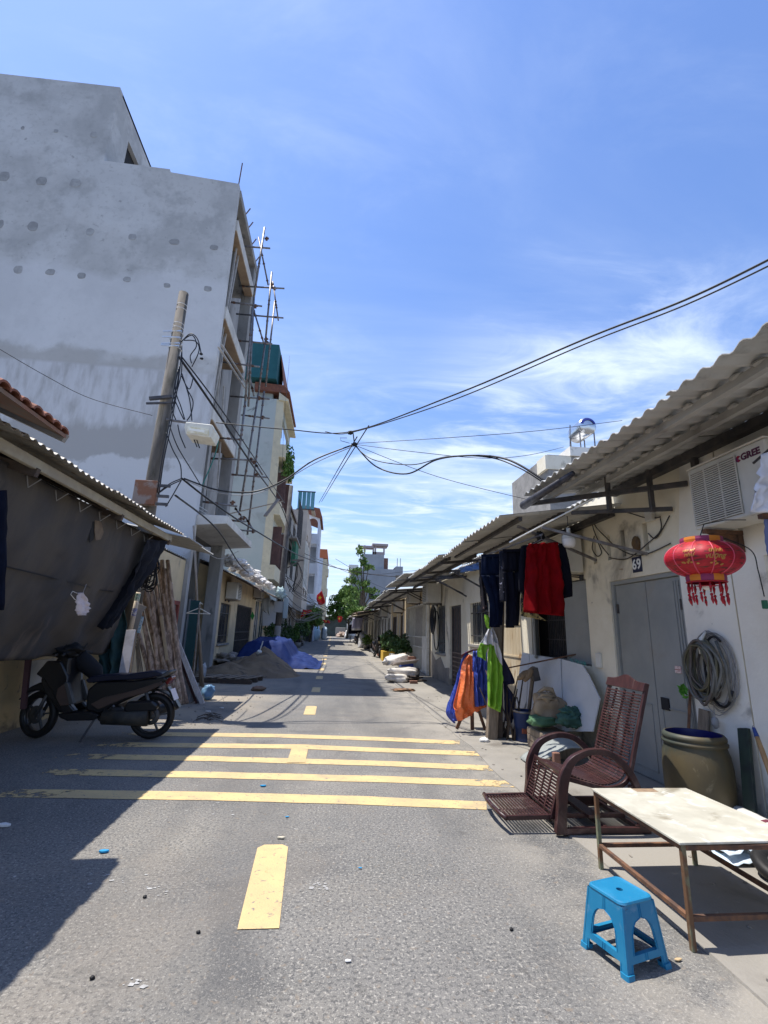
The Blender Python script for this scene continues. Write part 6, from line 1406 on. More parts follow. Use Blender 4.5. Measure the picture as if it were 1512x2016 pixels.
o = cloth([(PY(943, 1104, 6.15), PY(956, 1103, 6.15)), (PY(945, 1150, 6.15), PY(956, 1150, 6.15)), (PY(950, 1205, 6.15), PY(960, 1200, 6.15))], 14, 0.03, 1.5, 9).build('patterned_blouse', mat('black_red_print', (0.012, 0.01, 0.014), (0.30, 0.16, 0.14), 22, 0.85, lo=0.62, hi=0.66), None, True, solid=0.01); tag(o, 'dark blouse with pinkish print hanging at the left end of the washing', 'blouse', G4)
o = cloth([(PY(1040, 1071, 5.32), PY(1098, 1068, 5.32)), (PY(1037, 1088, 5.32), PY(1100, 1088, 5.32)), (PY(1037, 1120, 5.32), PY(1104, 1118, 5.32)), (PY(1036, 1160, 5.32), PY(1108, 1160, 5.32)), (PY(1035, 1205, 5.32), PY(1110, 1213, 5.32))], 40, 0.042, 2.6, 3, wr=0.02)
nrem = [p for p in range(0)]
dress = o.build('red_dress', redc, None, True, solid=0.012); tag(dress, 'sleeveless crimson dress hanging largest in the washing under the canopy', 'dress', G4)
MB().beam(PY(1036, 1205, 5.27), PY(1109, 1212, 5.27), 0.012, 0.012).build('hem', redc, dress)
ct = thing('dark_coat', 'black long sleeved coat hanging behind the crimson dress', 'coat', PY(1070, 1075, 5.5), G4)
cloth([(PY(1028, 1074, 5.46), PY(1108, 1070, 5.46)), (PY(1026, 1120, 5.46), PY(1112, 1120, 5.46)), (PY(1030, 1195, 5.46), PY(1106, 1195, 5.46))], 26, 0.02, 2, 5).build('coat_body', blackc, ct, True, solid=0.012)
cloth([(PY(1098, 1072, 5.42), PY(1110, 1074, 5.42)), (PY(1102, 1110, 5.42), PY(1119, 1108, 5.42)), (PY(1108, 1145, 5.42), PY(1124, 1140, 5.42)), (PY(1111, 1178, 5.42), PY(1126, 1174, 5.42))], 10, 0.012, 1, 6).build('sleeve', blackc, ct, True, solid=0.03)
cloth([(PY(1026, 1076, 5.42), PY(1036, 1074, 5.42)), (PY(1022, 1120, 5.42), PY(1037, 1120, 5.42)), (PY(1023, 1165, 5.42), PY(1034, 1165, 5.42))], 10, 0.012, 1, 8).build('sleeve', blackc, ct, True, solid=0.03)
o = cloth([(PY(1026, 1150, 5.65), PY(1034, 1150, 5.65)), (PY(1024, 1190, 5.65), PY(1050, 1200, 5.65)), (PY(1024, 1212, 5.65), PY(1075, 1222, 5.65))], 14, 0.02, 2, 11).build('printed_scarf', mat('yellow_black_print', (0.42, 0.33, 0.14), (0.03, 0.03, 0.03), 20, 0.8, lo=0.5, hi=0.55), None, True, solid=0.008); tag(o, 'yellow and black printed scarf hem showing below the crimson dress', 'scarf', G4)
for a, b, Y1_, Y2_, nm, lb in (((938, 1100), (1068, 1052), 6.3, 5.4, 'drying_pole', 'thin grey drying pole carrying the trousers under the canopy edge'),):
    tag(MB().tube([PY(*a, Y1_), PY(*b, Y2_)], 0.012, 8).build(nm, M['galv'], None, True), lb, 'pole')
mb = MB(); hp = PY(1066, 1066, 5.32)
hg = thing('coat_hanger', 'wire coat hanger holding the crimson dress', 'hanger', hp)
MB().tube([PY(1040, 1076, 5.34), PY(1066, 1062, 5.34), PY(1100, 1072, 5.34)], 0.006, 6).build('shoulders', M['galv'], hg, True); MB().tube([PY(1066, 1062, 5.34), PY(1065, 1054, 5.34), PY(1069, 1049, 5.34), PY(1073, 1053, 5.34)], 0.004, 6).build('hook', M['galv'], hg, True)
mb = MB(); mb.blob(PY(1063, 1055, 5.6), 0.055, 0.05, 0.055, 3, 0.5, 3, fine=0.3); tag(mb.build('hanger_clip_bundle', M['black'], None, True), 'dark round bundle of pegs on the drying pole', 'peg bundle')
tag(MB().beam(PY(1003, 1068, 5.35), PY(1167, 983, 4.7), 0.022, 0.016).build('tube_light', M['white_paint'], None, bevel=0.003), 'slim white fluorescent tube fixed under the canopy above the washing', 'tube light')
bu = thing('light_bulb', 'big white LED bulb hanging from the canopy right of the dress', 'lamp', PY(1120, 1055, 5.3))
c = PY(1120, 1064, 5.3)
MB().lathe([(0.0, -0.085), (0.055, -0.08), (0.072, -0.05), (0.078, 0.0), (0.078, 0.012)], c, 24).build('diffuser', mat('milky_diffuser', (0.78, 0.75, 0.72), None, rough=0.35), bu, True)
MB().lathe([(0.079, 0.012), (0.079, 0.05), (0.055, 0.075), (0.028, 0.09), (0.022, 0.12), (0.024, 0.15), (0.0, 0.155)], c, 24).build('bulb_base', M['acwhite'], bu, True)
MB().tube([c + V((0, 0, 0.15)), c + V((0, 0, 0.3))], 0.004, 6).build('flex', M['cable'], bu)
ws = cloth([(PY(1497, 895, 2.75), PY(1560, 880, 2.75)), (PY(1492, 950, 2.75), PY(1570, 950, 2.75)), (PY(1485, 1003, 2.75), PY(1560, 1022, 2.75))], 16, 0.03, 1.5, 2, wr=0.03).build('white_shirt', mat('white_cotton', (0.74, 0.74, 0.80), (0.66, 0.66, 0.72), 4, 0.85), None, True, solid=0.006); tag(ws, 'white shirt hanging at the right edge in front of the air conditioner', 'shirt')
ws = cloth([(PY(1506, 1022, 2.8), PY(1560, 1022, 2.8)), (PY(1510, 1075, 2.8), PY(1560, 1100, 2.8)), (PY(1516, 1120, 2.8), PY(1560, 1160, 2.8))], 12, 0.03, 1.5, 4).build('blue_garment', mat('slate_blue_cotton', (0.13, 0.15, 0.26)), None, True, solid=0.006); tag(ws, 'slate blue garment hanging below the white shirt at the right edge', 'garment')
tag(MB().tube([PY(1483, 912, 2.9) , PY(1560, 845, 2.6)], 0.009, 6).build('clothes_rail', M['darksteel'], None, True), 'dark thin clothes rail in front of the air conditioner', 'rail')
bb = cloth([(PX(905, 1118, 2.1), PX(944, 1108, 2.1)), (PX(904, 1128, 2.1), PX(944, 1121, 2.1))], 16, 0.06, 3, 2, wr=0.03).build('blue_rag', mat('faded_blue_cloth', (0.06, 0.12, 0.28), (0.10, 0.17, 0.32), 6), None, True, solid=0.01); tag(bb, 'torn blue rag tied along the canopy edge left of the washing', 'rag')

# white folding panels, sacks, bucket against the wall
wp = mat('white_laminate', (0.66, 0.67, 0.68), (0.58, 0.59, 0.60), 2, 0.35, dirt=((0.40, 0.39, 0.36), 3, 0.64, 0.8))
pn = thing('folding_tabletop', 'two white panels with cut corners leaning side by side against the shuttered window', 'panel', (3.2, 6.7, 0))
def lean(px, py):
    r = ray(px, py); n = V((1, 0, -0.22)); t = (V((3.10, 0, 0.0)) - CAM).dot(n) / r.dot(n); return CAM + r * t
def slab(pts, th, name, m, parent):
    a = [lean(*p) for p in pts]; nn = V((1, 0, -0.22)).normalized() * th; k = len(a)
    return MB().add(a + [p + nn for p in a], [tuple(range(k)), tuple(range(2 * k - 1, k - 1, -1))] + [(i, k + i, k + (i + 1) % k, (i + 1) % k) for i in range(k)]).build(name, m, parent, bevel=0.002, seg=1)
slab([(1043, 1288), (1103, 1297), (1108, 1440), (1038, 1435), (1036, 1400)], 0.02, 'panel', wp, pn)
slab([(1105.5, 1297.5), (1145, 1308), (1158, 1328), (1180, 1375), (1166, 1440), (1110.5, 1440)], 0.02, 'panel', wp, pn)
o = slab([(1028, 1284), (1042, 1287), (1036, 1380), (1022, 1420), (1014, 1375)], 0.03, 'white_side_panel', wp, None); tag(o, 'narrow bright white board left of the two cut-corner panels', 'board')
mb = MB(); 
for i in range(10): mb.beam(lean(1125 + i * 3.2, 1303 + i * 0.8), lean(1125 + i * 3.2 + rnd.uniform(-3, 3), 1296 + i * 0.8), 0.008, 0.004)
tag(mb.build('teal_pegs', mat('teal_plastic', (0.05, 0.25, 0.22)), None), 'row of small teal pegs on top of the white panels', 'pegs', kind='stuff')
sack = mat('jute_sack', (0.36, 0.28, 0.19), (0.28, 0.21, 0.14), 5, 0.95, bump=0.35, bscale=140, dirt=((0.20, 0.15, 0.11), 3, 0.6, 0.75))
gsack = mat('green_woven_sack', (0.10, 0.20, 0.10), (0.07, 0.15, 0.085), 6, 0.9, bump=0.4, bscale=60)
tealc = mat('bottle_green_cloth', (0.055, 0.13, 0.10), (0.035, 0.085, 0.07), 6, 0.95, bump=0.3, bscale=60)
s1 = thing('jute_sack', 'full beige jute sack with a twisted neck standing on a green sack', 'sack', PY(1078, 1400, 6.7))
c = PY(1078, 1396, 6.7); MB().blob(c, 0.21, 0.16, 0.21, 4, 0.40, 1.6, 0.80, 36, 26, fine=0.10).build('bag', sack, s1, True)
mb = MB(); mb.blob(PY(1074, 1372, 6.62), 0.12, 0.09, 0.06, 9, 0.6, 2.5, 0.9, 26, 16, fine=0.3); mb.tube([PY(1060, 1362, 6.6), PY(1072, 1355, 6.6), PY(1086, 1358, 6.6), PY(1094, 1372, 6.6)], [0.012, 0.03, 0.034, 0.012], 8); mb.build('neck', sack, s1, True)
c = PY(1067, 1419, 6.6); tag(MB().blob(c, 0.17, 0.14, 0.065, 14, 0.3, 2, 0.6, 30, 16, fine=0.08).build('green_sack', gsack, None, True), 'flattened light green woven sack under the beige sack', 'sack')
c = PY(1126, 1416, 6.3); mb = MB(); mb.blob(c, 0.17, 0.15, 0.10, 21, 0.5, 1.8, 0.8, 30, 20, fine=0.2); mb.blob(c + V((-0.01, 0, 0.08)), 0.11, 0.10, 0.07, 24, 0.8, 2.5, 0.9, 26, 16, fine=0.3)
tag(mb.build('green_cloth_bundle', tealc, None, True), 'crumpled bottle green cloth bundle piled beside the jute sack', 'bundle')
cr = thing('cardboard_crate', 'low brown crate under the sacks and bundle', 'crate', (2.95, 6.5, 0)); MB().box(2.78, 3.2, 6.2, 6.9, 0.0, 0.27).build('box', M['wood'], cr, bevel=0.01)
for i in range(3): MB().box(2.772, 2.779, 6.22, 6.88, 0.03 + 0.08 * i, 0.095 + 0.08 * i).build('slat', M['wood'], cr)
wt_ = mat('dusty_white_tarpaulin', (0.28, 0.30, 0.29), (0.21, 0.23, 0.225), 4, 0.6)
mb = MB(); mb.grid(14, 12, lambda u, v: V((2.36 + 0.62 * u + 0.03 * v, 5.75 + 0.45 * v + 0.03 * math.sin(u * 5), 0.03 + 0.27 * min(u * 1.35, 1) * (0.80 + 0.20 * v) + 0.018 * noise.noise(V((u * 6, v * 6, 2))))))
tag(mb.build('white_tarpaulin', wt_, None, True, solid=0.008), 'pale folded tarpaulin sloping from the crate down to the pavement', 'tarpaulin')
tag(MB().box(2.52, 2.60, 5.52, 5.58, 0.02, 0.24).build('old_brick', M['brick'], None, bevel=0.012), 'single upright dull red brick in front of the pale tarpaulin', 'brick')
bk = thing('blue_bucket', 'tall dark blue plastic bucket beside the weathered post', 'bucket', (2.86, 7.2, 0))
MB().lathe([(0, 0), (0.115, 0), (0.13, 0.03), (0.155, 0.40), (0.165, 0.41), (0.165, 0.425), (0.152, 0.425), (0.135, 0.06), (0, 0.05)], (2.86, 7.2, 0), 28).build('body', mat('dark_blue_plastic', (0.012, 0.03, 0.11), (0.02, 0.04, 0.13), 5, 0.5), bk, True)
MB().lathe([(0.154, 0.40), (0.166, 0.405), (0.167, 0.43), (0.150, 0.43)], (2.86, 7.2, 0), 28).build('rim', M['galv'], bk, True)
MB().lathe([(0.140, 0.13), (0.143, 0.20)], (2.86, 7.2, 0), 8, None, -2.2, -1.5).build('orange_label', mat('orange_label', (0.30, 0.07, 0.03), (0.1, 0.05, 0.04), 40), bk)
sl = thing('pair_of_sandals', 'pair of brown soled sandals stuck on a stick before the white panels', 'sandals', PY(1040, 1330, 7.3))
so_ = mat('tan_sole', (0.30, 0.20, 0.11), (0.22, 0.15, 0.09), 10, 0.8)
for a, b in (((1020, 1337), (1040, 1322)), ((1033, 1341), (1048, 1316))):
    A, B = PY(*a, 7.1), PY(*b, 7.2); mb = MB(); mb.tube([A, A.lerp(B, 0.3), A.lerp(B, 0.7), B], [0.02, 0.045, 0.05, 0.03], 12); mb.build('sole', so_, sl, True)
MB().beam(PY(1050, 1315, 7.2), PY(1056, 1340, 7.2), 0.10, 0.10).build('upper', M['darksteel'], sl)
tag(MB().beam(PY(1050, 1312, 7.3), V((2.95, 7.4, 0)), 0.035).build('prop_stick', M['wood'], None), 'upright stick carrying the brown sandals', 'stick')

# weathered post with draped cloths
po = thing('wooden_post', 'weathered grey wooden post propping the canopy by the road', 'post', (2.45, 7.35, 0))
MB().beam((2.40, 7.32, 0), (2.62, 7.32, 2.82), 0.15, 0.12).build('post', M['wood'], po, bevel=0.01); MB().beam((2.53, 7.40, 0), (2.68, 7.45, 2.8), 0.10, 0.10).build('second_post', M['darkwood'], po)
mb = MB()
for i in range(16):
    a = V((2.55 + rnd.uniform(0, 0.35), 7.3 + rnd.uniform(-0.1, 0.2), 0)); b = a + V((rnd.uniform(-0.35, 0.25), rnd.uniform(-0.1, 0.1), rnd.uniform(0.4, 0.95))); mb.tube([a, a.lerp(b, 0.5) + V((rnd.uniform(-.04, .04), 0, 0)), b], [0.016, 0.013, 0.008], 6)
tag(mb.build('brushwood', M['darkwood'], None, True), 'tangle of dark dry branches heaped at the foot of the weathered post', 'branches', kind='stuff')
lime = mat('lime_green_nylon', (0.20, 0.42, 0.03), (0.15, 0.34, 0.02), 4, 0.6); greyw = mat('pale_grey_nylon', (0.58, 0.57, 0.58), (0.50, 0.50, 0.52), 3, 0.6)
rc = thing('raincoat', 'lime green and pale grey raincoat knotted to the weathered post', 'raincoat', PY(968, 1230, 7.05))
Yc = 7.08
cloth([(PY(955, 1210, Yc), PY(962, 1213, Yc)), (PY(956, 1222, Yc), PY(966, 1222, Yc)), (PY(960, 1238, Yc), PY(966, 1236, Yc))], 8, 0.03, 1, 1).build('knot', lime, rc, True, solid=0.02)
cloth([(PY(962, 1236, Yc), PY(970, 1236, Yc)), (PY(954, 1254, Yc), PY(977, 1254, Yc)), (PY(946, 1268, Yc), PY(982, 1272, Yc))], 22, 0.05, 2.3, 2, k=6).build('grey_yoke', greyw, rc, True, solid=0.006)
cloth([(PY(972, 1262, Yc - .03), PY(980, 1266, Yc - .03)), (PY(975, 1285, Yc - .03), PY(987, 1288, Yc - .03)), (PY(983, 1300, Yc - .03), PY(988, 1310, Yc - .03))], 8, 0.02, 1, 5, k=5).build('grey_fold', greyw, rc, True, solid=0.006)
cloth([(PY(946, 1266, Yc), PY(962, 1270, Yc)), (PY(941, 1282, Yc), PY(957, 1286, Yc)), (PY(943, 1293, Yc), PY(958, 1301, Yc))], 14, 0.04, 1.2, 3, k=6).build('green_sleeve', lime, rc, True, solid=0.006)
cloth([(PY(963, 1268, Yc), PY(983, 1272, Yc)), (PY(961, 1300, Yc), PY(987, 1305, Yc)), (PY(960, 1345, Yc), PY(989, 1345, Yc)), (PY(959, 1390, Yc), PY(984, 1402, Yc))], 26, 0.055, 2.2, 4, k=8, wr=0.02).build('green_skirt', lime, rc, True, solid=0.006)
dn = mat('dark_navy_nylon', (0.012, 0.014, 0.055), None, rough=0.7)
o = cloth([(PY(986, 1290, 7.35), PY(992, 1296, 7.35)), (PY(988, 1330, 7.35), PY(1014, 1342, 7.35)), (PY(992, 1345, 7.35), PY(1000, 1350, 7.35)), (PY(994, 1370, 7.35), PY(1016, 1378, 7.35)), (PY(996, 1420, 7.35), PY(1010, 1425, 7.35))], 12, 0.03, 1.2, 6).build('navy_sheet', dn, None, True, solid=0.006); tag(o, 'dark navy sheet hanging behind the lime green raincoat', 'sheet')
orange = mat('orange_tarpaulin', (0.80, 0.20, 0.06), (0.70, 0.15, 0.045), 5, 0.45, bump=0.9, bscale=14, bdist=0.03); blue = mat('blue_tarpaulin', (0.035, 0.06, 0.32), (0.05, 0.085, 0.40), 5, 0.35, bump=0.6, bscale=16, bdist=0.03)
tp_ = thing('tarpaulin', 'bright orange and blue tarpaulin thrown over a three-legged stand by the kerb', 'tarpaulin', (2.25, 7.85, 0))
Yt = 7.75
cloth([(PY(922, 1288, Yt), PY(931, 1292, Yt)), (PY(911, 1305, Yt), PY(931, 1306, Yt)), (PY(904, 1345, Yt - .1), PY(932, 1345, Yt - .1)), (PY(894, 1385, Yt - .15), PY(934, 1388, Yt - .12)), (PY(896, 1402, Yt - .15), PY(936, 1398, Yt - .1)), (PY(902, 1421, Yt - .15), PY(930, 1408, Yt - .1))], 20, 0.025, 1.3, 1, k=6, wr=0.03, wf=5).build('orange_panel', orange, tp_, True, solid=0.005)
cloth([(PY(918, 1283, Yt + .1), PY(924, 1290, Yt + .05)), (PY(909, 1300, Yt + .1), PY(914, 1305, Yt + .05)), (PY(896, 1345, Yt + .08), PY(906, 1345, Yt)), (PY(877, 1400, Yt + .05), PY(897, 1398, Yt - .03)), (PY(893, 1424, Yt), PY(901, 1418, Yt - .03))], 16, 0.03, 1.3, 2, k=6, wr=0.02).build('blue_skirt', blue, tp_, True, solid=0.005)
cloth([(PY(931, 1282, Yt), PY(957, 1278, Yt)), (PY(931, 1310, Yt - .05), PY(959, 1310, Yt)), (PY(932, 1350, Yt - .1), PY(960, 1350, Yt)), (PY(935, 1392, Yt - .12), PY(960, 1388, Yt))], 22, 0.04, 2.4, 3, k=6, wr=0.03).build('blue_panel', blue, tp_, True, solid=0.005)
MB().grid(8, 6, lambda u, v: PY(908 + 45 * u, 1300 - 22 * math.sin(math.pi * (0.15 + 0.5 * u)) + 6 * v * (1 - u), Yt + 0.35 * v)).build('maroon_top', mat('maroon_cloth', (0.14, 0.015, 0.03)), tp_, True, solid=0.006)
cloth([(PY(934, 1390, Yt), PY(959, 1388, Yt)), (PY(936, 1402, Yt), PY(958, 1392, Yt))], 10, 0.02, 1, 4).build('orange_flap', orange, tp_, True, solid=0.005)
td = thing('wooden_stand', 'dark red three-legged wooden stand under the orange and blue tarpaulin', 'stand', (2.3, 7.85, 0))
for a, b in (((899, 1435), (920, 1385)), ((930, 1437), (929, 1385)), ((955, 1436), (938, 1385))): MB().beam(PY(*a, 7.8), PY(*b, 7.8), 0.05, 0.04).build('leg', M['rust'], td)
MB().box(2.22, 2.5, 7.95, 8.2, 0.85, 0.95).build('seat', M['darkwood'], td); MB().box(2.24, 2.5, 7.97, 8.2, 0.38, 0.85).build('box', M['darkwood'], td)
tag(MB().tube([PY(925, 1330, 9), PY(1150, 1285, 6.6)], 0.012, 6).build('iron_bar', M['rust'], None, True), 'thin rusty bar running behind the raincoat to the white panels', 'bar')
o = MB().blob(PG(954, 1462) + V((0, 0, 0.03)), 0.07, 0.05, 0.035, 3, 0.6, 3).build('crumpled_paper', mat('white_paper', (0.75, 0.74, 0.72)), None, True); tag(o, 'small crumpled white paper ball on the kerb below the post', 'paper')

# sacks and board dumped on the roadside further down
G5 = 'cement sacks dumped on the right roadside'
ws_ = mat('white_woven_sack', (0.66, 0.62, 0.56), (0.54, 0.50, 0.45), 5, 0.8, bump=0.4, bscale=30, dirt=((0.38, 0.33, 0.27), 3, 0.58, 0.72))
for (x, y, z, rx, ry, rz, rot, lb) in ((2.02, 15.0, 0.12, 0.34, 0.24, 0.12, 0.1, 'lowest beige cement sack at the front of the roadside heap'), (2.25, 15.4, 0.27, 0.46, 0.28, 0.15, 0.0, 'large off-white cement sack in the middle of the roadside heap'),
                                       (2.1, 15.9, 0.62, 0.42, 0.28, 0.13, -0.25, 'pinkish printed white sack slumped on top of the roadside heap')):
    o = MB().blob((x, y, z), rx, ry, rz, int(x * 50 + z * 10), 0.35, 1.6, 0.7, 30, 18, Matrix.Rotation(rot, 3, 'Y'), fine=0.06).build('cement_sack', ws_, None, True); tag(o, lb, 'sack', G5)
tag(MB().beam((1.95, 15.5, 0.50), (2.75, 15.6, 0.60), 0.45, 0.03, up=(-0.1, 0.3, 1)).build('broken_board', mat('pale_pink_board', (0.55, 0.48, 0.43)), None), 'pale slanting board across the roadside sack heap', 'board')
b1 = tag(MB().box(2.42, 2.68, 15.45, 15.57, 0.63, 0.74).build('red_brick', M['brick'], None, bevel=0.01, seg=1), 'red brick sitting on the slanting pale board', 'brick', 'red bricks around the sack heap')
tag(MB().box(2.35, 2.58, 14.55, 14.67, 0.015, 0.10).build('red_brick', M['brick'], None, bevel=0.01, seg=1), 'red brick lying on the ground in front of the sack heap', 'brick', 'red bricks around the sack heap')
tag(MB().lathe([(0, 0), (0.17, 0), (0.19, 0.36), (0.0, 0.36)], (2.62, 15.5, 0.02), 20).build('dark_bucket', mat('dull_brown_plastic', (0.10, 0.085, 0.075)), None, True), 'dull brown pail standing beside the sack heap', 'pail')
for i in range(3): tag(MB().beam((2.3 + 0.1 * i, 15.0, 0.05 + 0.06 * i), (2.95 - 0.1 * i, 15.3 + 0.2 * i, 0.05 + 0.07 * i), 0.16, 0.03).build('scrap_plank', M['darkwood'], None), ('short dark scrap plank lying lowest by the sack heap', 'short dark scrap plank crossing over the lowest scrap', 'short dark scrap plank uppermost beside the dull pail')[i], 'plank', 'scrap planks by the sacks')
o = MB().blob(PG(795, 1361) + V((0, 0, 0.03)), 0.30, 0.12, 0.035, 8, 0.8, 3, 1, 20, 10, fine=0.4).build('brown_rag', mat('rusty_brown_rag', (0.26, 0.15, 0.08), (0.18, 0.11, 0.07), 9), None, True); tag(o, 'rust brown rag dropped on the road in front of the sack heap', 'rag')
# potted plants and planters
def pot(name, label, x, y, r, h, m, ph, n, lm, seed, square=False, group='potted plants along the right-hand houses', cat='plant', col_=None):
    t = thing(name, label, cat, (x, y, 0), group)
    if square: MB().box(x - r, x + r, y - r * 1.6, y + r * 1.6, 0.02, h).build('planter', m, t, bevel=0.01, seg=1)
    else: MB().lathe([(0, 0.015), (r * 0.75, 0.015), (r, h * 0.85), (r * 1.08, h * 0.86), (r * 1.08, h), (r * 0.9, h), (0, h - 0.03)], (x, y, 0), 18).build('pot', m, t, True)
    mb = MB(); leaves(mb, (x, y, h + ph * 0.5), r * 1.8, r * 2.0, ph * 0.62, n, 0.085 if n < 900 else 0.10, seed); mb.build('foliage', lm, t)
    MB().tube([(x, y, h - 0.03), (x + 0.03, y, h + ph * 0.5)], [0.03, 0.012], 6).build('stem', M['bark'], t)
    return t
G6 = 'potted plants along the right-hand houses'
pot('potted_plant', 'leafy plant in a yellow box planter beside the parked scooter', 2.95, 25.3, 0.36, 0.5, mat('yellow_planter', (0.60, 0.38, 0.05)), 1.0, 1100, M['potplant'], 1, True)
pot('potted_plant', 'croton plant in a white round pot before the brown shutters', 2.9, 22.3, 0.26, 0.5, M['white_paint'], 0.8, 700, M['potplant'], 2)
pot('potted_plant', 'broad leaved plant in the pale pot nearest the white gate', 3.1, 21.2, 0.26, 0.42, M['concrete'], 0.95, 800, M['potplant'], 3)
pot('potted_plant', 'bushy plant in an orange box behind the scooter', 3.1, 30.0, 0.3, 0.4, M['tile'], 0.9, 800, M['potplant'], 4, True)
pot('potted_plant', 'low light green plant beside the grey cloth covered heap', 2.9, 41, 0.3, 0.3, M['concrete'], 0.9, 700, M['foliage2'], 5)
tag(MB().box(2.75, 3.25, 19.3, 19.9, 0.02, 0.35).build('blue_crate', mat('blue_crate', (0.04, 0.07, 0.25)), None, bevel=0.02), 'blue plastic crate between the sacks and the white gate', 'crate')
o = MB().blob((2.75, 43, 0.5), 0.45, 0.9, 0.85, 3, 0.5, 2, 0.8, 24, 16, flat=0.55, fine=0.15).build('covered_heap', mat('grey_cover_cloth', (0.50, 0.50, 0.52), (0.42, 0.42, 0.44), 3), None, True); tag(o, 'heap under a pale grey cloth beyond the parked scooter', 'heap')
for i, (x, y, z, m, lb) in enumerate(((2.1, 44, 2.35, mat('white_laundry', (0.68, 0.66, 0.66)), 'round white garment hung from a far awning'), (2.0, 41.5, 2.5, mat('lilac_laundry', (0.40, 0.38, 0.48)), 'lilac sheet hung below the cream awning'), (1.9, 47, 2.0, blackc, 'black garment hung under the far rusty awning'), (2.4, 50, 2.1, blackc, 'dark garment hung deepest in the far awnings'))):
    o = cloth([(V((x - 0.35, y, z)), V((x + 0.5, y, z + 0.03))), (V((x - 0.4, y, z - 0.9)), V((x + 0.5, y, z - 0.85)))], 14, 0.05, 2, i).build('hung_garment', m, None, True, solid=0.02); tag(o, lb, 'garment', 'far laundry on the right row')
aw = thing('awning', 'cream cloth awning sloping out over the road beyond the parked scooter', 'awning', (1.9, 38, 2.6))
MB().grid(8, 4, lambda u, v: V((1.45 + 1.9 * v, 36.8 + 3 * u, 2.52 + 0.42 * v + 0.03 * math.sin(u * 9)))).build('canvas', mat('cream_canvas', (0.55, 0.48, 0.34)), aw, True, solid=0.02); MB().tube([(1.45, 36.8, 2.5), (1.45, 39.8, 2.5)], 0.03, 6).build('front_pole', M['galv'], aw)
# black cable coil under the AC and down pipe
mb = MB()
for i in range(7):
    ry = 0.12 + 0.02 * i; mb.tube([V((3.36 - 0.01 * i, 15.9 + ry * 1.6 * math.sin(t), 2.15 - 0.0 + (0.28 + 0.03 * i) * (math.cos(t) - 0.5))) for t in [k * 2 * math.pi / 20 for k in range(20)]], 0.02, 5, closed=True)
mb.tube([V((3.38, 15.7 + 0.42 * math.sin(t), 1.75 + 0.62 * (math.cos(t) - 0.3))) for t in [k * 2 * math.pi / 24 for k in range(24)]], 0.018, 5, closed=True)
tag(mb.build('cable_coil', M['cable'], None, True), 'coil of black cable hanging under an air conditioner by the white post', 'cable')

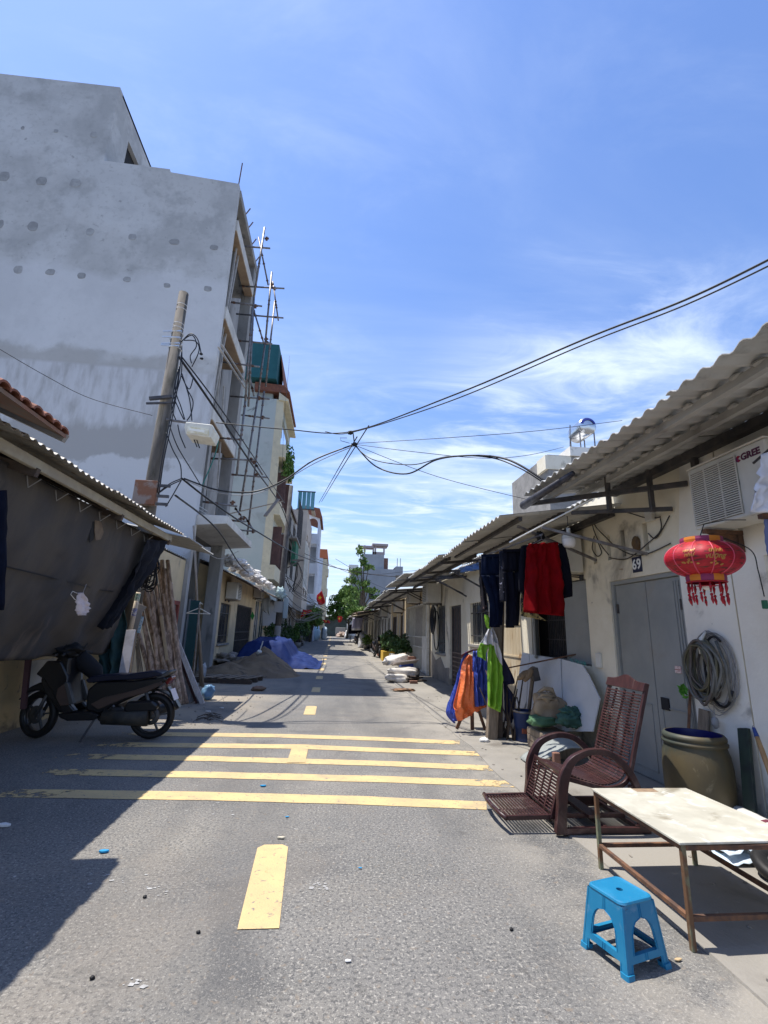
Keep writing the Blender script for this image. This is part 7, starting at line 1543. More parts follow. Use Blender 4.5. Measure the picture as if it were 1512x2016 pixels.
# ---------------------------------------------------------------- scooters
def scooter(name, label, loc, scale=1.15, group='parked scooters', rz=0.0, brown=True):
    t = thing(name, label, 'scooter', loc, group); Lc = V(loc)
    def W(x, y, z): return Lc + V((x, y, z))
    blk = mat('black_scooter_body', (0.010, 0.010, 0.012), (0.016, 0.015, 0.015), 3, 0.35, coat=0.15); brn = mat('bronze_brown_panel', (0.085, 0.055, 0.042), (0.06, 0.042, 0.035), 3, 0.45)
    sil = mat('dull_silver', (0.10, 0.10, 0.10), None, rough=0.5, metal=0.5); seatm = mat('navy_black_seat', (0.010, 0.012, 0.028), None, rough=0.42)
    def pr_(poly, y0, y1, nm, m, par, bev=0.02, seg=3):
        if nm in ('seat', 'rear_body', 'bronze_trim', 'grab_rail', 'tail_light'): poly = [(p[0] if p[0] < 0.4 else 0.4 + (p[0] - 0.4) * 0.78, p[1]) for p in poly]
        return MB().prism([(Lc.x + p[0], Lc.z + p[1]) for p in poly], 'y', Lc.y + y0, Lc.y + y1).build(nm, m, par, bevel=bev, seg=seg)
    def wheel(cx, steer):
        Rm = Matrix.Rotation(steer, 3, 'Z') @ Matrix.Rotation(math.pi / 2, 3, 'X')
        c = W(cx, 0, 0.275)
        w_ = MB().lathe([(0.205, -0.035), (0.235, -0.045), (0.262, -0.036), (0.274, 0), (0.262, 0.036), (0.235, 0.045), (0.205, 0.035), (0.205, -0.035)], c, 36, Rm).build('wheel', M['black'], t, True)
        MB().lathe([(0.206, -0.03), (0.192, -0.034), (0.188, 0), (0.192, 0.034), (0.206, 0.03)], c, 36, Rm).build('rim', blk, w_, True)
        for k in range(5):
            a = 2 * math.pi * k / 5
            MB().beam(c + Rm @ V((0.03 * math.cos(a), 0.03 * math.sin(a), 0)), c + Rm @ V((0.19 * math.cos(a + 0.15), 0.19 * math.sin(a + 0.15), 0)), 0.028, 0.02).build('spoke', sil, w_)
        MB().lathe([(0, -0.05), (0.04, -0.05), (0.045, 0.05), (0, 0.05)], c, 16, Rm).build('hub', sil, w_, True)
        MB().lathe([(0.05, 0.042), (0.105, 0.044), (0.105, 0.048), (0.05, 0.046)], c, 24, Rm).build('brake_disc', sil, w_, True)
        return w_
    wheel(0.62, 0); wheel(-0.73, -0.35 if rz == 0 else 0)
    fd = [(-0.73 + 0.30 * math.cos(a), 0.275 + 0.30 * math.sin(a)) for a in [math.radians(d_) for d_ in range(25, 150, 12)]]
    fi = [(-0.73 + 0.286 * math.cos(a), 0.275 + 0.286 * math.sin(a)) for a in [math.radians(d_) for d_ in range(145, 20, -12)]]
    pr_(fd + fi, -0.055, 0.055, 'front_fender', blk, t, 0.006, 2)
    for s_ in (-0.075, 0.075): MB().tube([W(-0.73, s_, 0.275), W(-0.60, s_ * 0.9, 0.62)], 0.022, 8).build('fork', sil, t, True)
    pr_([(-0.66, 0.56), (-0.72, 0.70), (-0.64, 0.82), (-0.55, 0.98), (-0.48, 1.0), (-0.40, 0.96), (-0.40, 0.86), (-0.36, 0.62), (-0.28, 0.40), (-0.42, 0.30), (-0.50, 0.40)], -0.16, 0.16, 'front_body', blk, t, 0.05)
    pr_([(-0.90, 0.52), (-0.86, 0.60), (-0.74, 0.66), (-0.55, 0.62), (-0.50, 0.46), (-0.60, 0.50), (-0.76, 0.56)], -0.09, 0.09, 'nose_fairing', blk, t, 0.03)
    for s_ in (-1, 1):
        a, b = (0.10, 0.19) if s_ > 0 else (-0.19, -0.10)
        pr_([(-0.76, 0.76), (-0.66, 0.92), (-0.50, 0.92), (-0.38, 0.74), (-0.36, 0.60), (-0.30, 0.42), (-0.22, 0.34), (-0.36, 0.30), (-0.46, 0.44), (-0.55, 0.58), (-0.66, 0.70)], a, b, 'leg_shield', blk, t, 0.02)
        pr_([(-0.47, 0.60), (-0.40, 0.66), (-0.34, 0.56), (-0.28, 0.42), (-0.40, 0.40), (-0.47, 0.50)], s_ * 0.16, s_ * 0.205, 'bronze_panel', brn, t, 0.008, 2)
        pr_([(-0.40, 0.67), (-0.36, 0.67), (-0.25, 0.43), (-0.30, 0.42)], s_ * 0.15, s_ * 0.21, 'shield_edge', sil, t, 0.004, 1)
    pr_([(-0.72, 0.72), (-0.70, 0.80), (-0.62, 0.86), (-0.58, 0.76), (-0.62, 0.68)], -0.12, 0.12, 'headlight', mat('smoked_lens', (0.20, 0.17, 0.10), None, rough=0.15), t, 0.02)
    pr_([(-0.56, 0.94), (-0.52, 1.04), (-0.42, 1.05), (-0.36, 0.98), (-0.44, 0.92)], -0.13, 0.13, 'handlebar_cowl', blk, t, 0.025)
    MB().tube([W(-0.45, -0.15, 1.0), W(-0.44, -0.26, 1.01), W(-0.40, -0.36, 0.995)], 0.02, 10).build('handlebar', M['black'], t, True); MB().tube([W(-0.45, 0.15, 1.0), W(-0.44, 0.26, 1.01), W(-0.40, 0.36, 0.995)], 0.02, 10).build('handlebar', M['black'], t, True)
    for s_ in (-1, 1): MB().beam(W(-0.52, s_ * 0.24, 1.0), W(-0.48, s_ * 0.36, 1.0), 0.008, 0.02).build('brake_lever', sil, t)
    mb = MB(); mb.blob(W(-0.48, -0.08, 1.05), 0.15, 0.17, 0.08, 4, 0.7, 2.5, 1, 24, 14, fine=0.3); mb.build('handlebar_bag', mat('black_nylon', (0.008, 0.008, 0.009), None, rough=0.8), t, True)
    MB().tube([W(-0.42, 0.05, 0.98), W(-0.34, 0.10, 0.88), W(-0.22, 0.13, 0.78), W(-0.16, 0.14, 0.66)], [0.09, 0.11, 0.10, 0.06], 12).build('draped_jacket', mat('black_jacket', (0.012, 0.012, 0.015), None, rough=0.9), t, True)
    pr_([(-0.40, 0.27), (-0.42, 0.31), (-0.06, 0.34), (0.06, 0.30), (0.0, 0.24), (-0.30, 0.23)], -0.19, 0.19, 'footboard', blk, t, 0.015)
    pr_([(-0.14, 0.34), (-0.16, 0.58), (-0.06, 0.68), (0.40, 0.70), (0.84, 0.76), (0.90, 0.72), (0.72, 0.60), (0.45, 0.52), (0.2, 0.40), (0.02, 0.30)], -0.13, 0.13, 'rear_body', blk, t, 0.04)
    for s_ in (-1, 1): pr_([(-0.08, 0.42), (0.06, 0.50), (0.40, 0.585), (0.80, 0.70), (0.84, 0.67), (0.60, 0.565), (0.30, 0.49), (0.02, 0.36)], s_ * 0.125, s_ * 0.15, 'bronze_trim', brn, t, 0.006, 2)
    pr_([(-0.20, 0.70), (-0.12, 0.745), (0.10, 0.77), (0.30, 0.775), (0.45, 0.80), (0.70, 0.825), (0.80, 0.80), (0.80, 0.765), (0.45, 0.715), (0.05, 0.69), (-0.16, 0.66)], -0.135, 0.135, 'seat', seatm, t, 0.035, 4)
    pr_([(0.62, 0.70), (0.88, 0.83), (0.94, 0.82), (0.90, 0.775), (0.70, 0.70)], -0.12, 0.12, 'grab_rail', sil, t, 0.015)
    pr_([(0.82, 0.70), (0.93, 0.76), (0.95, 0.73), (0.88, 0.65)], -0.09, 0.09, 'tail_light', mat('dark_red_lens', (0.12, 0.01, 0.01), None, rough=0.2), t, 0.012)
    rf_ = [(0.62 + 0.315 * math.cos(a), 0.275 + 0.315 * math.sin(a)) for a in [math.radians(d_) for d_ in range(15, 125, 10)]]; ri_ = [(0.62 + 0.30 * math.cos(a), 0.275 + 0.30 * math.sin(a)) for a in [math.radians(d_) for d_ in range(120, 10, -10)]]
    pr_(rf_ + ri_, -0.06, 0.06, 'rear_fender', blk, t, 0.005, 2)
    MB().beam(W(0.77, 0, 0.62), W(0.94, 0, 0.38), 0.10, 0.02, up=(1, 0, 0.4)).build('mudguard', blk, t)
    pl_ = MB().beam(W(0.825, 0, 0.60), W(0.89, 0, 0.47), 0.18, 0.006, up=(1, 0, 0.45)).build('licence_plate', mat('white_plate', (0.70, 0.66, 0.68)), t, bevel=0.002, seg=1)
    MB().tube([W(0.10, -0.15, 0.28), W(0.35, -0.16, 0.27), W(0.62, -0.15, 0.275)], [0.09, 0.085, 0.10], 14).build('drive_case', sil if not brown else mat('grimy_engine_case', (0.055, 0.05, 0.04), (0.03, 0.03, 0.027), 6, 0.7), t, True)
    pr_([(0.32, 0.38), (0.36, 0.46), (0.66, 0.48), (0.74, 0.42), (0.70, 0.35), (0.36, 0.33)], -0.20, -0.09, 'air_filter_box', blk, t, 0.03)
    MB().tube([W(0.10, 0.16, 0.22), W(0.40, 0.17, 0.25), W(0.85, 0.18, 0.38)], [0.03, 0.055, 0.06], 12).build('exhaust', sil, t, True)
    MB().blob(W(0.12, 0, 0.30), 0.16, 0.11, 0.11, 2, 0.3, 3).build('engine', M['darksteel'], t, True)
    for s_ in (-0.12, 0.12): MB().tube([W(0.66, s_, 0.30), W(0.52, s_, 0.62)], 0.022, 8).build('shock_absorber', sil, t, True)
    MB().tube([W(0.0, -0.15, 0.26), W(-0.09, -0.24, 0.01)], 0.012, 6).build('kickstand', M['darksteel'], t); MB().tube([W(0.16, -0.18, 0.36), W(0.24, -0.26, 0.42)], 0.014, 6).build('foot_peg', sil, t)
    for s_ in (-1, 1): MB().tube([W(-0.46, s_ * 0.20, 1.02), W(-0.43, s_ * 0.26, 1.12)], 0.007, 6).build('mirror_stem', M['black'], t)
    t.scale = (scale,) * 3; t.rotation_euler = (0, 0, rz)
    return t
s0 = scooter('scooter', 'black and bronze motor scooter parked side-on in the shade at the left', (-3.03, 7.17, 0), scale=1.07)
bpy.context.view_layer.update()
copy_tree(s0, None, (2.62, 28.3, 0), math.radians(97), 'black scooter seen from behind with its plate, parked before the planters')
copy_tree(s0, None, (-2.75, 41.5, 0), math.radians(82), 'small far scooter parked under the left shop eaves')
copy_tree(s0, None, (2.75, 52.0, 0), math.radians(110), 'farthest scooter parked in the dark under the right-hand awnings')

# ---------------------------------------------------------------- shade net and drapes at the left shed
net = mat('dark_shade_net', (0.100, 0.088, 0.076), (0.060, 0.058, 0.062), 0.8, 0.95, bump=0.35, bscale=150, stretch=(1, 2.2, 0.5), dirt=((0.16, 0.135, 0.11), 1.4, 0.55, 0.75))
sn = thing('shade_net', 'large dark grey shade net hanging under the shed eave behind the scooter', 'shade net', (-3.2, 6.2, 2.8))
cloth([(V((-2.98, 4.0, 2.86)), V((-2.98, 7.72, 2.86))), (V((-3.1, 4.0, 2.3)), V((-3.1, 7.85, 2.3))), (V((-3.4, 4.1, 1.6)), V((-3.35, 8.1, 1.6))), (V((-3.7, 4.4, 1.06)), V((-3.62, 8.5, 1.02)))], 70, 0.03, 5, 3, k=8, wr=0.018, wf=14).build('net_panel', net, sn, True, solid=0.004)
for i in range(7):
    y = 4.6 + i * 0.48; MB().tube([V((-2.85 + 0.02, y, 2.80)), V((-2.95, y + 0.03, 2.72)), V((-2.97, y + 0.01, 2.83))], 0.006, 5).build('tie', M['paleCable'], sn)
MB().tube([V((-3.16, 4.0, 2.02)), V((-3.20, 5.5, 1.98)), V((-3.22, 7.0, 1.93)), V((-3.24, 7.95, 1.95))], 0.006, 5).build('seam_cord', M['cable'], sn)
hp_ = [(172, 1040), (184, 1022), (186, 1055), (190, 1022), (198, 1028), (203, 1042), (211, 1040), (208, 1052), (198, 1064), (184, 1068), (172, 1062)]
a = [PX(x, y, -3.02) for x, y in [(176, 1052), (184, 1020), (187, 1048), (184, 1062), (176, 1068)]]; MB().add(a, [tuple(range(5))]).build('tear', M['dark'], sn, solid=0.004)
a = [PX(x, y, -3.02) for x, y in [(199, 1025), (207, 1040), (213, 1042), (208, 1050), (201, 1046)]]; MB().add(a, [tuple(range(5))]).build('tear', M['dark'], sn, solid=0.004)
a = [PX(x, y, -3.01) for x, y in [(187, 1020), (198, 1024), (204, 1048), (198, 1062), (188, 1064), (186, 1045)]]; MB().add(a, [tuple(range(6))]).build('patch', mat('tan_patch', (0.20, 0.15, 0.10), (0.15, 0.11, 0.08), 10), sn, solid=0.004)
o = cloth([(V((-2.9, 7.4, 2.74)), V((-2.78, 7.95, 2.82))), (V((-3.02, 7.45, 2.3)), V((-2.88, 7.85, 2.4))), (V((-3.2, 7.5, 1.85)), V((-3.1, 7.75, 1.9))), (V((-3.36, 7.5, 1.4)), V((-3.30, 7.65, 1.45)))], 24, 0.07, 2.2, 5, k=8, wr=0.03).build('navy_drape', mat('navy_black_cloth', (0.008, 0.010, 0.018), (0.014, 0.017, 0.028), 4, 0.9), None, True, solid=0.006); tag(o, 'navy black cloth gathered in folds at the far end of the shade net', 'drape')
o = cloth([(PY(205, 1165, 8.4), PY(232, 1160, 8.4)), (PY(196, 1205, 8.4), PY(250, 1215, 8.4)), (PY(190, 1265, 8.4), PY(246, 1275, 8.4)), (PY(196, 1320, 8.4), PY(236, 1325, 8.4)), (PY(205, 1350, 8.4), PY(228, 1350, 8.4))], 26, 0.08, 2.3, 2, k=8, wr=0.05).build('teal_netting', mat('teal_netting', (0.022, 0.060, 0.068), (0.035, 0.085, 0.09), 4, 0.95, bump=0.3, bscale=200), None, True, solid=0.006); tag(o, 'bunched teal green netting hanging behind the scooter seat', 'netting')
o = cloth([(PX(-60, 965, -2.93), PX(13, 965, -2.93)), (PX(-60, 1060, -2.95), PX(11, 1060, -2.95)), (PX(-60, 1210, -3.05), PX(4, 1200, -3.05))], 12, 0.03, 1.5, 3).build('indigo_garment', navy, None, True, solid=0.01); tag(o, 'dark indigo garment hanging at the very left edge', 'garment')
mk = thing('face_mask', 'white cloth face mask hung by its loop on the shade net', 'mask', PX(162, 1190, -2.95))
A_ = -2.9
cloth([(PX(152, 1167, A_), PX(163, 1167, A_)), (PX(150, 1185, A_), PX(173, 1185, A_)), (PX(152, 1205, A_), PX(176, 1200, A_)), (PX(157, 1212, A_), PX(169, 1210, A_))], 12, 0.02, 1.2, 2, k=5, wr=0.02).build('fabric', mat('white_mask_cloth', (0.66, 0.60, 0.62), (0.58, 0.52, 0.54), 9, 0.9), mk, True, solid=0.005)
MB().tube([PX(152, 1168, A_), PX(143, 1164, A_), PX(139, 1170, A_), PX(147, 1180, A_), PX(151, 1182, A_)], 0.004, 6).build('ear_loop', M['white_paint'], mk, True); MB().tube([PX(163, 1168, A_), PX(167, 1158, A_), PX(170, 1150, A_)], 0.003, 6).build('string', M['paleCable'], mk)
# white panel behind the scooter front and a pipe
pf = thing('leaning_door', 'white framed door panel standing against the ochre wall behind the scooter', 'panel', (-4.1, 8.2, 0))
MB().beam(PX(62, 1390, -4.05), PX(82, 1300, -4.05), 0.02, 0.02).v
q0 = [PX(52, 1392, -4.02), PX(98, 1392, -4.02), PX(112, 1296, -4.02), PX(60, 1302, -4.02)]
MB().add(q0 + [p + V((-0.04, 0, 0)) for p in q0], [(0, 1, 2, 3), (7, 6, 5, 4), (0, 4, 5, 1), (1, 5, 6, 2), (2, 6, 7, 3), (3, 7, 4, 0)]).build('panel_board', M['white_paint'], pf)
MB().beam(PX(46, 1395, -4.0), PX(56, 1298, -4.0), 0.06, 0.05).build('maroon_edge', mat('maroon_frame', (0.10, 0.05, 0.055)), pf)
tag(MB().tube([PX(112, 1385, -3.95), PX(113, 1300, -3.95)], 0.02, 6).build('steel_post', M['galv'], None), 'thin steel post beside the white panel', 'post')

# ---------------------------------------------------------------- leaning poles and planks
pole_m = mat('eucalyptus_pole', (0.56, 0.41, 0.31), (0.30, 0.21, 0.155), 7, 0.95, bump=0.5, bscale=25, stretch=(2, 2, 0.8), lo=0.42, hi=0.56, vari=0.2, dirt=((0.33, 0.28, 0.24), 12, 0.60, 0.70))
G7 = 'rough wooden poles leaning against the annex'
pl = [((358, 1386), (311, 1108), 'foremost long rough pole at the right of the leaning bundle'), ((339, 1330), (319, 1103), None), ((351, 1300), (330, 1103), None), ((318, 1325), (280, 1163), None), ((328, 1325), (289, 1163), None), ((335, 1325), (297, 1156), None),
      ((340, 1330), (304, 1142), None), ((296, 1330), (273, 1248), None), ((307, 1330), (283, 1227), None), ((346, 1345), (324, 1120), None), ((322, 1330), (292, 1180), None), ((312, 1330), (300, 1170), None), ((349, 1320), (336, 1150), None), ((366, 1386), (322, 1170), None), ((332, 1330), (308, 1150), None), ((344, 1340), (315, 1135), None), ((302, 1330), (279, 1200), None), ((325, 1330), (283, 1150), None)]
pl = [pl[0]] + sorted(pl[1:], key=lambda q: -q[1][0])
ORD = 'first second third fourth fifth sixth seventh eighth ninth tenth eleventh twelfth thirteenth fourteenth fifteenth sixteenth seventeenth eighteenth'.split()
for i, (a, b, lb) in enumerate(pl):
    A = PY(a[0], a[1], 10.25 + 0.03 * (i % 4)); B = PY(b[0], b[1], 10.75 - 0.05 * (i % 5)); d_ = (A - B)
    if A.z > 0.02: A = B + d_ * (B.z / (B.z - A.z))
    pts = [A.lerp(B, k / 6) + V((0.015 * noise.noise(V((k, i, 0))), 0.015 * noise.noise(V((k, i, 5))), 0)) for k in range(7)]
    o = MB().tube(pts, [0.058 - 0.003 * k + 0.004 * noise.noise(V((k * 2, i, 9))) for k in range(7)], 9).build('wooden_pole', pole_m, None, True)
    tag(o, lb or ORD[i] + ' knotty brown pole counted from the right in the bundle leaning on the annex', 'pole', G7)
def lean_plank(a, b, Ya, Yb, w_, h_, m, nm, lb, up=(0, 1, 0)):
    A, B = PY(*a, Ya), PY(*b, Yb); d_ = A - B
    if abs(A.z) < 0.3 and (B.z - A.z) > 0: A = B + d_ * (B.z / (B.z - A.z))
    tag(MB().beam(A, B, w_, h_, up=up).build(nm, m, None, bevel=0.003, seg=1), lb, 'plank')
gw = mat('grey_planed_plank', (0.30, 0.29, 0.29), (0.20, 0.19, 0.19), 3, 0.85, stretch=(6, 6, .6)); wwht = mat('white_painted_board', (0.56, 0.53, 0.52), (0.44, 0.40, 0.38), 4, 0.8, stretch=(5, 5, .6), dirt=((0.22, 0.19, 0.16), 3, 0.58, 0.74))
lean_plank((398, 1384), (337, 1232), 10.2, 10.6, 0.09, 0.03, wwht, 'pale_plank', 'pale grey plank leaning outermost at the right of the pole bundle')
lean_plank((389, 1385), (344, 1265), 10.3, 10.7, 0.05, 0.10, M['redwood'], 'reddish_plank', 'reddish brown plank edge just under the pale plank')
lean_plank((377, 1386), (342, 1265), 10.35, 10.75, 0.13, 0.03, gw, 'grey_plank', 'wide dark grey plank leaning inside the pale one')
lean_plank((240, 1345), (258, 1240), 8.05, 8.2, 0.14, 0.02, mat('limed_board', (0.66, 0.62, 0.62), (0.52, 0.48, 0.48), 5, 0.8, dirt=((0.3, 0.27, 0.24), 3, 0.6, 0.75)), 'white_board', 'dirty white board tied upright left of the pole bundle')
lean_plank((254, 1350), (268, 1230), 8.5, 8.7, 0.035, 0.03, M['wood'], 'batten', 'upright brown batten beside the dirty white board')
for i in range(4): lean_plank((272 + 4 * i, 1345), (268 + 1 * i, 1272 - 6 * i), 10.3, 10.5, 0.022, 0.015, M['wood'], 'thin_lath', ('leftmost thin brown lath low in the pole bundle', 'second thin lath low in the pole bundle', 'third thin lath low in the pole bundle', 'rightmost thin lath low in the pole bundle')[i])
lean_plank((329, 1300), (317, 1212), 10.2, 10.3, 0.06, 0.02, mat('fresh_pine', (0.50, 0.38, 0.24), (0.42, 0.31, 0.2), 4), 'pine_lath', 'fresh yellowish pine lath between the rough poles')
pr2 = thing('paper_roll', 'cream roll of printed wrapping with blue and green lettering bands tied to the bundle', 'roll', PY(262, 1210, 8.4))
A, B = PY(273, 1166, 8.4), PY(255, 1248, 8.4); crm = mat('cream_paper_roll', (0.62, 0.52, 0.40), (0.55, 0.45, 0.34), 6); 
MB().tube([A, B], 0.038, 12).build('roll', crm, pr2, True)
for t_, m_ in ((0.12, mat('green_print', (0.10, 0.30, 0.22), (0.6, 0.55, 0.45), 40)), (0.48, mat('blue_print', (0.06, 0.08, 0.30), (0.6, 0.55, 0.48), 40))): MB().tube([A.lerp(B, t_ - 0.09), A.lerp(B, t_ + 0.09)], 0.039, 12, caps=False).build('printed_band', m_, pr2, True)
o = MB().add([PY(270, 1186, 8.5), PY(289, 1195, 8.5), PY(279, 1207, 8.5), PY(276, 1246, 8.5), PY(260, 1243, 8.5)], [(0, 1, 2, 3, 4)]).build('cardboard_sheet', mat('grey_cardboard', (0.32, 0.29, 0.26)), None, solid=0.01); tag(o, 'torn grey cardboard tucked between the paper roll and the poles', 'cardboard')
lean_plank((272, 1246), (281, 1214), 8.4, 8.4, 0.045, 0.015, mat('blue_white_label', (0.58, 0.62, 0.64), (0.12, 0.30, 0.40), 30), 'label_strip', 'short pale strip printed blue on the grey cardboard')
# bundle of cables hanging at the roof corner
mb = MB()
for i in range(24):
    x = 272 + rnd.uniform(0, 32); y0_ = 1060 + rnd.uniform(0, 12); y1_ = 1120 + rnd.uniform(0, 42)
    mb.tube(curve([PY(290 + rnd.uniform(-4, 8), y0_, 8.4), PY(x + rnd.uniform(-6, 6), (y0_ + y1_) / 2, 8.4 + rnd.uniform(-.1, .1)), PY(x - 8, y1_, 8.5), PY(x + 12, y1_ - 8, 8.5), PY(300 + rnd.uniform(-3, 6), 1080, 8.5)], 5), 0.010, 5)
tag(mb.build('cable_bundle', M['cable'], None, True), 'messy bundle of black cables hanging at the shed roof corner above the poles', 'cables')
mb = MB()
for i in range(5): mb.tube(curve([PY(292 - 2 * i, 1068, 8.3), PY(282 - 3 * i, 1110, 8.3), PY(275 - 3 * i, 1165, 8.3)], 5), 0.009, 5)
tag(mb.build('pale_cable_bundle', M['paleCable'], None, True), 'pale grey cables running down beside the black bundle', 'cables')
# fishing-rod like bamboo bundle, teal board, hanger, bag
tag(MB().tube([PY(402, 1385, 13.0), PY(388, 1180, 13.1), PY(381, 1035, 13.2)], [0.035, 0.03, 0.025], 8).build('bamboo_pole', M['wood'], None, True), 'long bamboo pole standing against the corner of the concrete building', 'pole', 'poles at the building corner')
tag(MB().tube([PY(396, 1380, 13.1), PY(389, 1200, 13.15), PY(384, 1060, 13.2)], [0.03, 0.025, 0.02], 8).build('bamboo_pole', M['wood'], None, True), 'shorter bamboo pole tied beside the long one at the building corner', 'pole', 'poles at the building corner')
tag(MB().box(PY(376, 1182, 12.9).x, PY(394, 1182, 12.9).x, 12.9, 12.93, 0.2, PY(376, 1182, 12.9).z).build('teal_board', mat('dark_teal_board', (0.012, 0.055, 0.065)), None), 'tall dark teal board leaning by the corner of the concrete building', 'board')
hg = thing('coat_hanger', 'white wire hanger hanging in front of the building site hoarding', 'hanger', PY(393, 1190, 12.0))
Y_ = 12.0
for i, (a, b) in enumerate((((367, 1207), (392, 1197)), ((392, 1197), (414, 1209)), ((367, 1207), (414, 1209)), ((392, 1197), (394, 1186)), ((394, 1186), (399, 1190)))): MB().tube([PY(*a, Y_), PY(*b, Y_)], 0.011, 6).build('wire', M['white_paint'], hg)
tag(MB().tube([PY(376, 1385, 12.0), PY(393, 1190, 12.0)], 0.02, 6).build('steel_tube', M['galv'], None), 'thin leaning steel tube carrying the white hanger', 'tube')
o = MB().blob(PG(408, 1378) + V((0, 0, 0.14)), 0.13, 0.12, 0.15, 5, 0.35, 2, 0.8, 26, 18, flat=0.85, fine=0.08).build('blue_bag', mat('pale_blue_bag', (0.16, 0.30, 0.46), (0.12, 0.24, 0.38), 6, 0.35, trans=0.15), None, True); tag(o, 'pale blue plastic bag standing at the foot of the planks', 'bag')
o = MB().blob(PG(398, 1340) + V((0, 0, 0.22)), 0.07, 0.2, 0.24, 8, 0.4, 2, 1, 22, 16, fine=0.1).build('clear_bag', mat('whitish_plastic', (0.45, 0.48, 0.50), (0.28, 0.30, 0.32), 8, 0.3), None, True); tag(o, 'whitish plastic bag behind the pale plank by the hoarding', 'bag')

# ---------------------------------------------------------------- sand, pallets, tarpaulin
sand = mat('damp_building_sand', (0.23, 0.165, 0.10), (0.16, 0.115, 0.075), 1.5, 0.95, bump=0.6, bscale=30, bdist=0.03, dirt=((0.08, 0.065, 0.05), 2.5, 0.55, 0.7))
mb = MB()
def sandz(x, y):
    h = 0
    for cx, cy, rx, ry, hh in ((-2.3, 17.2, 1.15, 1.6, 0.85), (-3.2, 16.2, 1.2, 1.0, 0.42), (-1.9, 16.4, 0.95, 1.1, 0.36), (-3.0, 18.4, 1.2, 1.3, 0.45)):
        r = math.hypot((x - cx) / rx, (y - cy) / ry); h = max(h, hh * max(0, 1 - r) ** 0.85 if r < 1 else 0)
    return h * (1 + 0.12 * noise.noise(V((x * 3, y * 3, 0)))) + 0.05 * noise.noise(V((x * 4, y * 4, 3))) * min(1, h * 6) + 0.018 * noise.noise(V((x * 13, y * 13, 7))) - 0.012
mb.grid(70, 76, lambda u, v: V((-4.3 + 3.6 * u, 14.7 + 5.4 * v, sandz(-4.3 + 3.6 * u, 14.7 + 5.4 * v))))
tag(mb.build('sand_heap', sand, None, True), 'heap of damp building sand spilling from the kerb onto the road', 'sand', kind='stuff')
tag(MB().beam(PY(512, 1280, 16.8), PY(518, 1262, 16.8), 0.03).build('white_stick', M['white_paint'], None), 'short white stick poking out of the sand heap', 'stick')
tag(MB().blob(PY(510, 1284, 16.8), 0.08, 0.08, 0.07, 3, 0.5).build('white_cup', M['white_paint'], None, True), 'small white lump beside the stick on the sand heap', 'lump')
for k, (lb, ox, oy, rot, nb) in enumerate((('splintered wooden pallet lying flat at the foot of the sand heap', -3.0, 14.35, -0.15, 6),)):
    p_ = thing('wooden_pallet', lb, 'pallet', (ox, oy, 0)); R_ = Matrix.Rotation(rot, 3, 'Z')
    def PP(x, y, z): return V((ox, oy, 0)) + R_ @ V((x, y, z))
    for i in range(8): MB().beam(PP(-0.85 + 0.24 * i, -0.55, 0.13 + 0.01 * (i % 2)), PP(-0.85 + 0.24 * i + 0.12, 0.6, 0.12), 0.10, 0.022).build('slat', M['wood'], p_, bevel=0.003, seg=1)
    for y in (-0.5, 0.0, 0.5): MB().beam(PP(-0.95, y, 0.06), PP(1.0, y, 0.06), 0.08, 0.10).build('runner', M['darkwood'], p_)
o = MB().blob(PG(508, 1360) + V((0, 0, 0.05)), 0.17, 0.10, 0.06, 3, 0.5, 2).build('half_brick', mat('muddy_brick', (0.20, 0.12, 0.08), (0.14, 0.10, 0.07), 5), None, True); tag(o, 'muddy broken brick lying alone on the dusty road edge', 'brick')
def tarpz(x, y):
    u = (x + 3.6) / 3.05; v = (y - 19.0) / 5.0
    st_u = 1.0 if u < 0.55 else (1.0 - 0.62 * min(1, (u - 0.55) / 0.13)) * (1 if u < 0.72 else max(0, (1 - u) / 0.28) ** 0.6)
    e = min(u / 0.10, v / 0.10, (1 - v) / 0.14); e = max(0, min(1, e)) ** 0.6 * st_u
    return e * (0.98 - 0.08 * math.sin(v * 5)) + 0.10 * noise.noise(V((x * 2.2, y * 1.5, 1))) * min(1, e * 2 + 0.3) + 0.05 * noise.noise(V((x * 6, y * 5, 4))) + 0.02
mb = MB(); mb.grid(64, 60, lambda u, v: V((-3.7 + 3.3 * u, 19.0 + 5.0 * v, max(0.012, tarpz(-3.7 + 3.3 * u, 19.0 + 5.0 * v)))))
bt = tag(mb.build('blue_tarpaulin', mat('deep_blue_tarpaulin', (0.010, 0.022, 0.10), (0.016, 0.034, 0.13), 3, 0.75, bump=0.5, bscale=7, bdist=0.04, spec=0.15), None, True), 'deep blue tarpaulin covering a stack of material behind the sand heap', 'tarpaulin')
o = MB().blob(PG(604, 1304) + V((0, 0, 0.06)), 0.28, 0.3, 0.13, 6, 0.6, 3).build('orange_fold', orange, None, True); tag(o, 'orange folded corner sticking out from the deep blue tarpaulin', 'tarpaulin')
o = MB().blob((-3.6, 20.0, 0.15), 0.55, 0.8, 0.22, 6, 0.8, 2.5, 1, 26, 16, fine=0.3).build('rag_heap', mat('dusty_rags', (0.34, 0.30, 0.26), (0.16, 0.14, 0.12), 5), None, True); o.location = V((-0.25, -0.9, 0.1)); tag(o, 'heap of dusty rags and paper at the foot of the yellow house wall', 'rags')
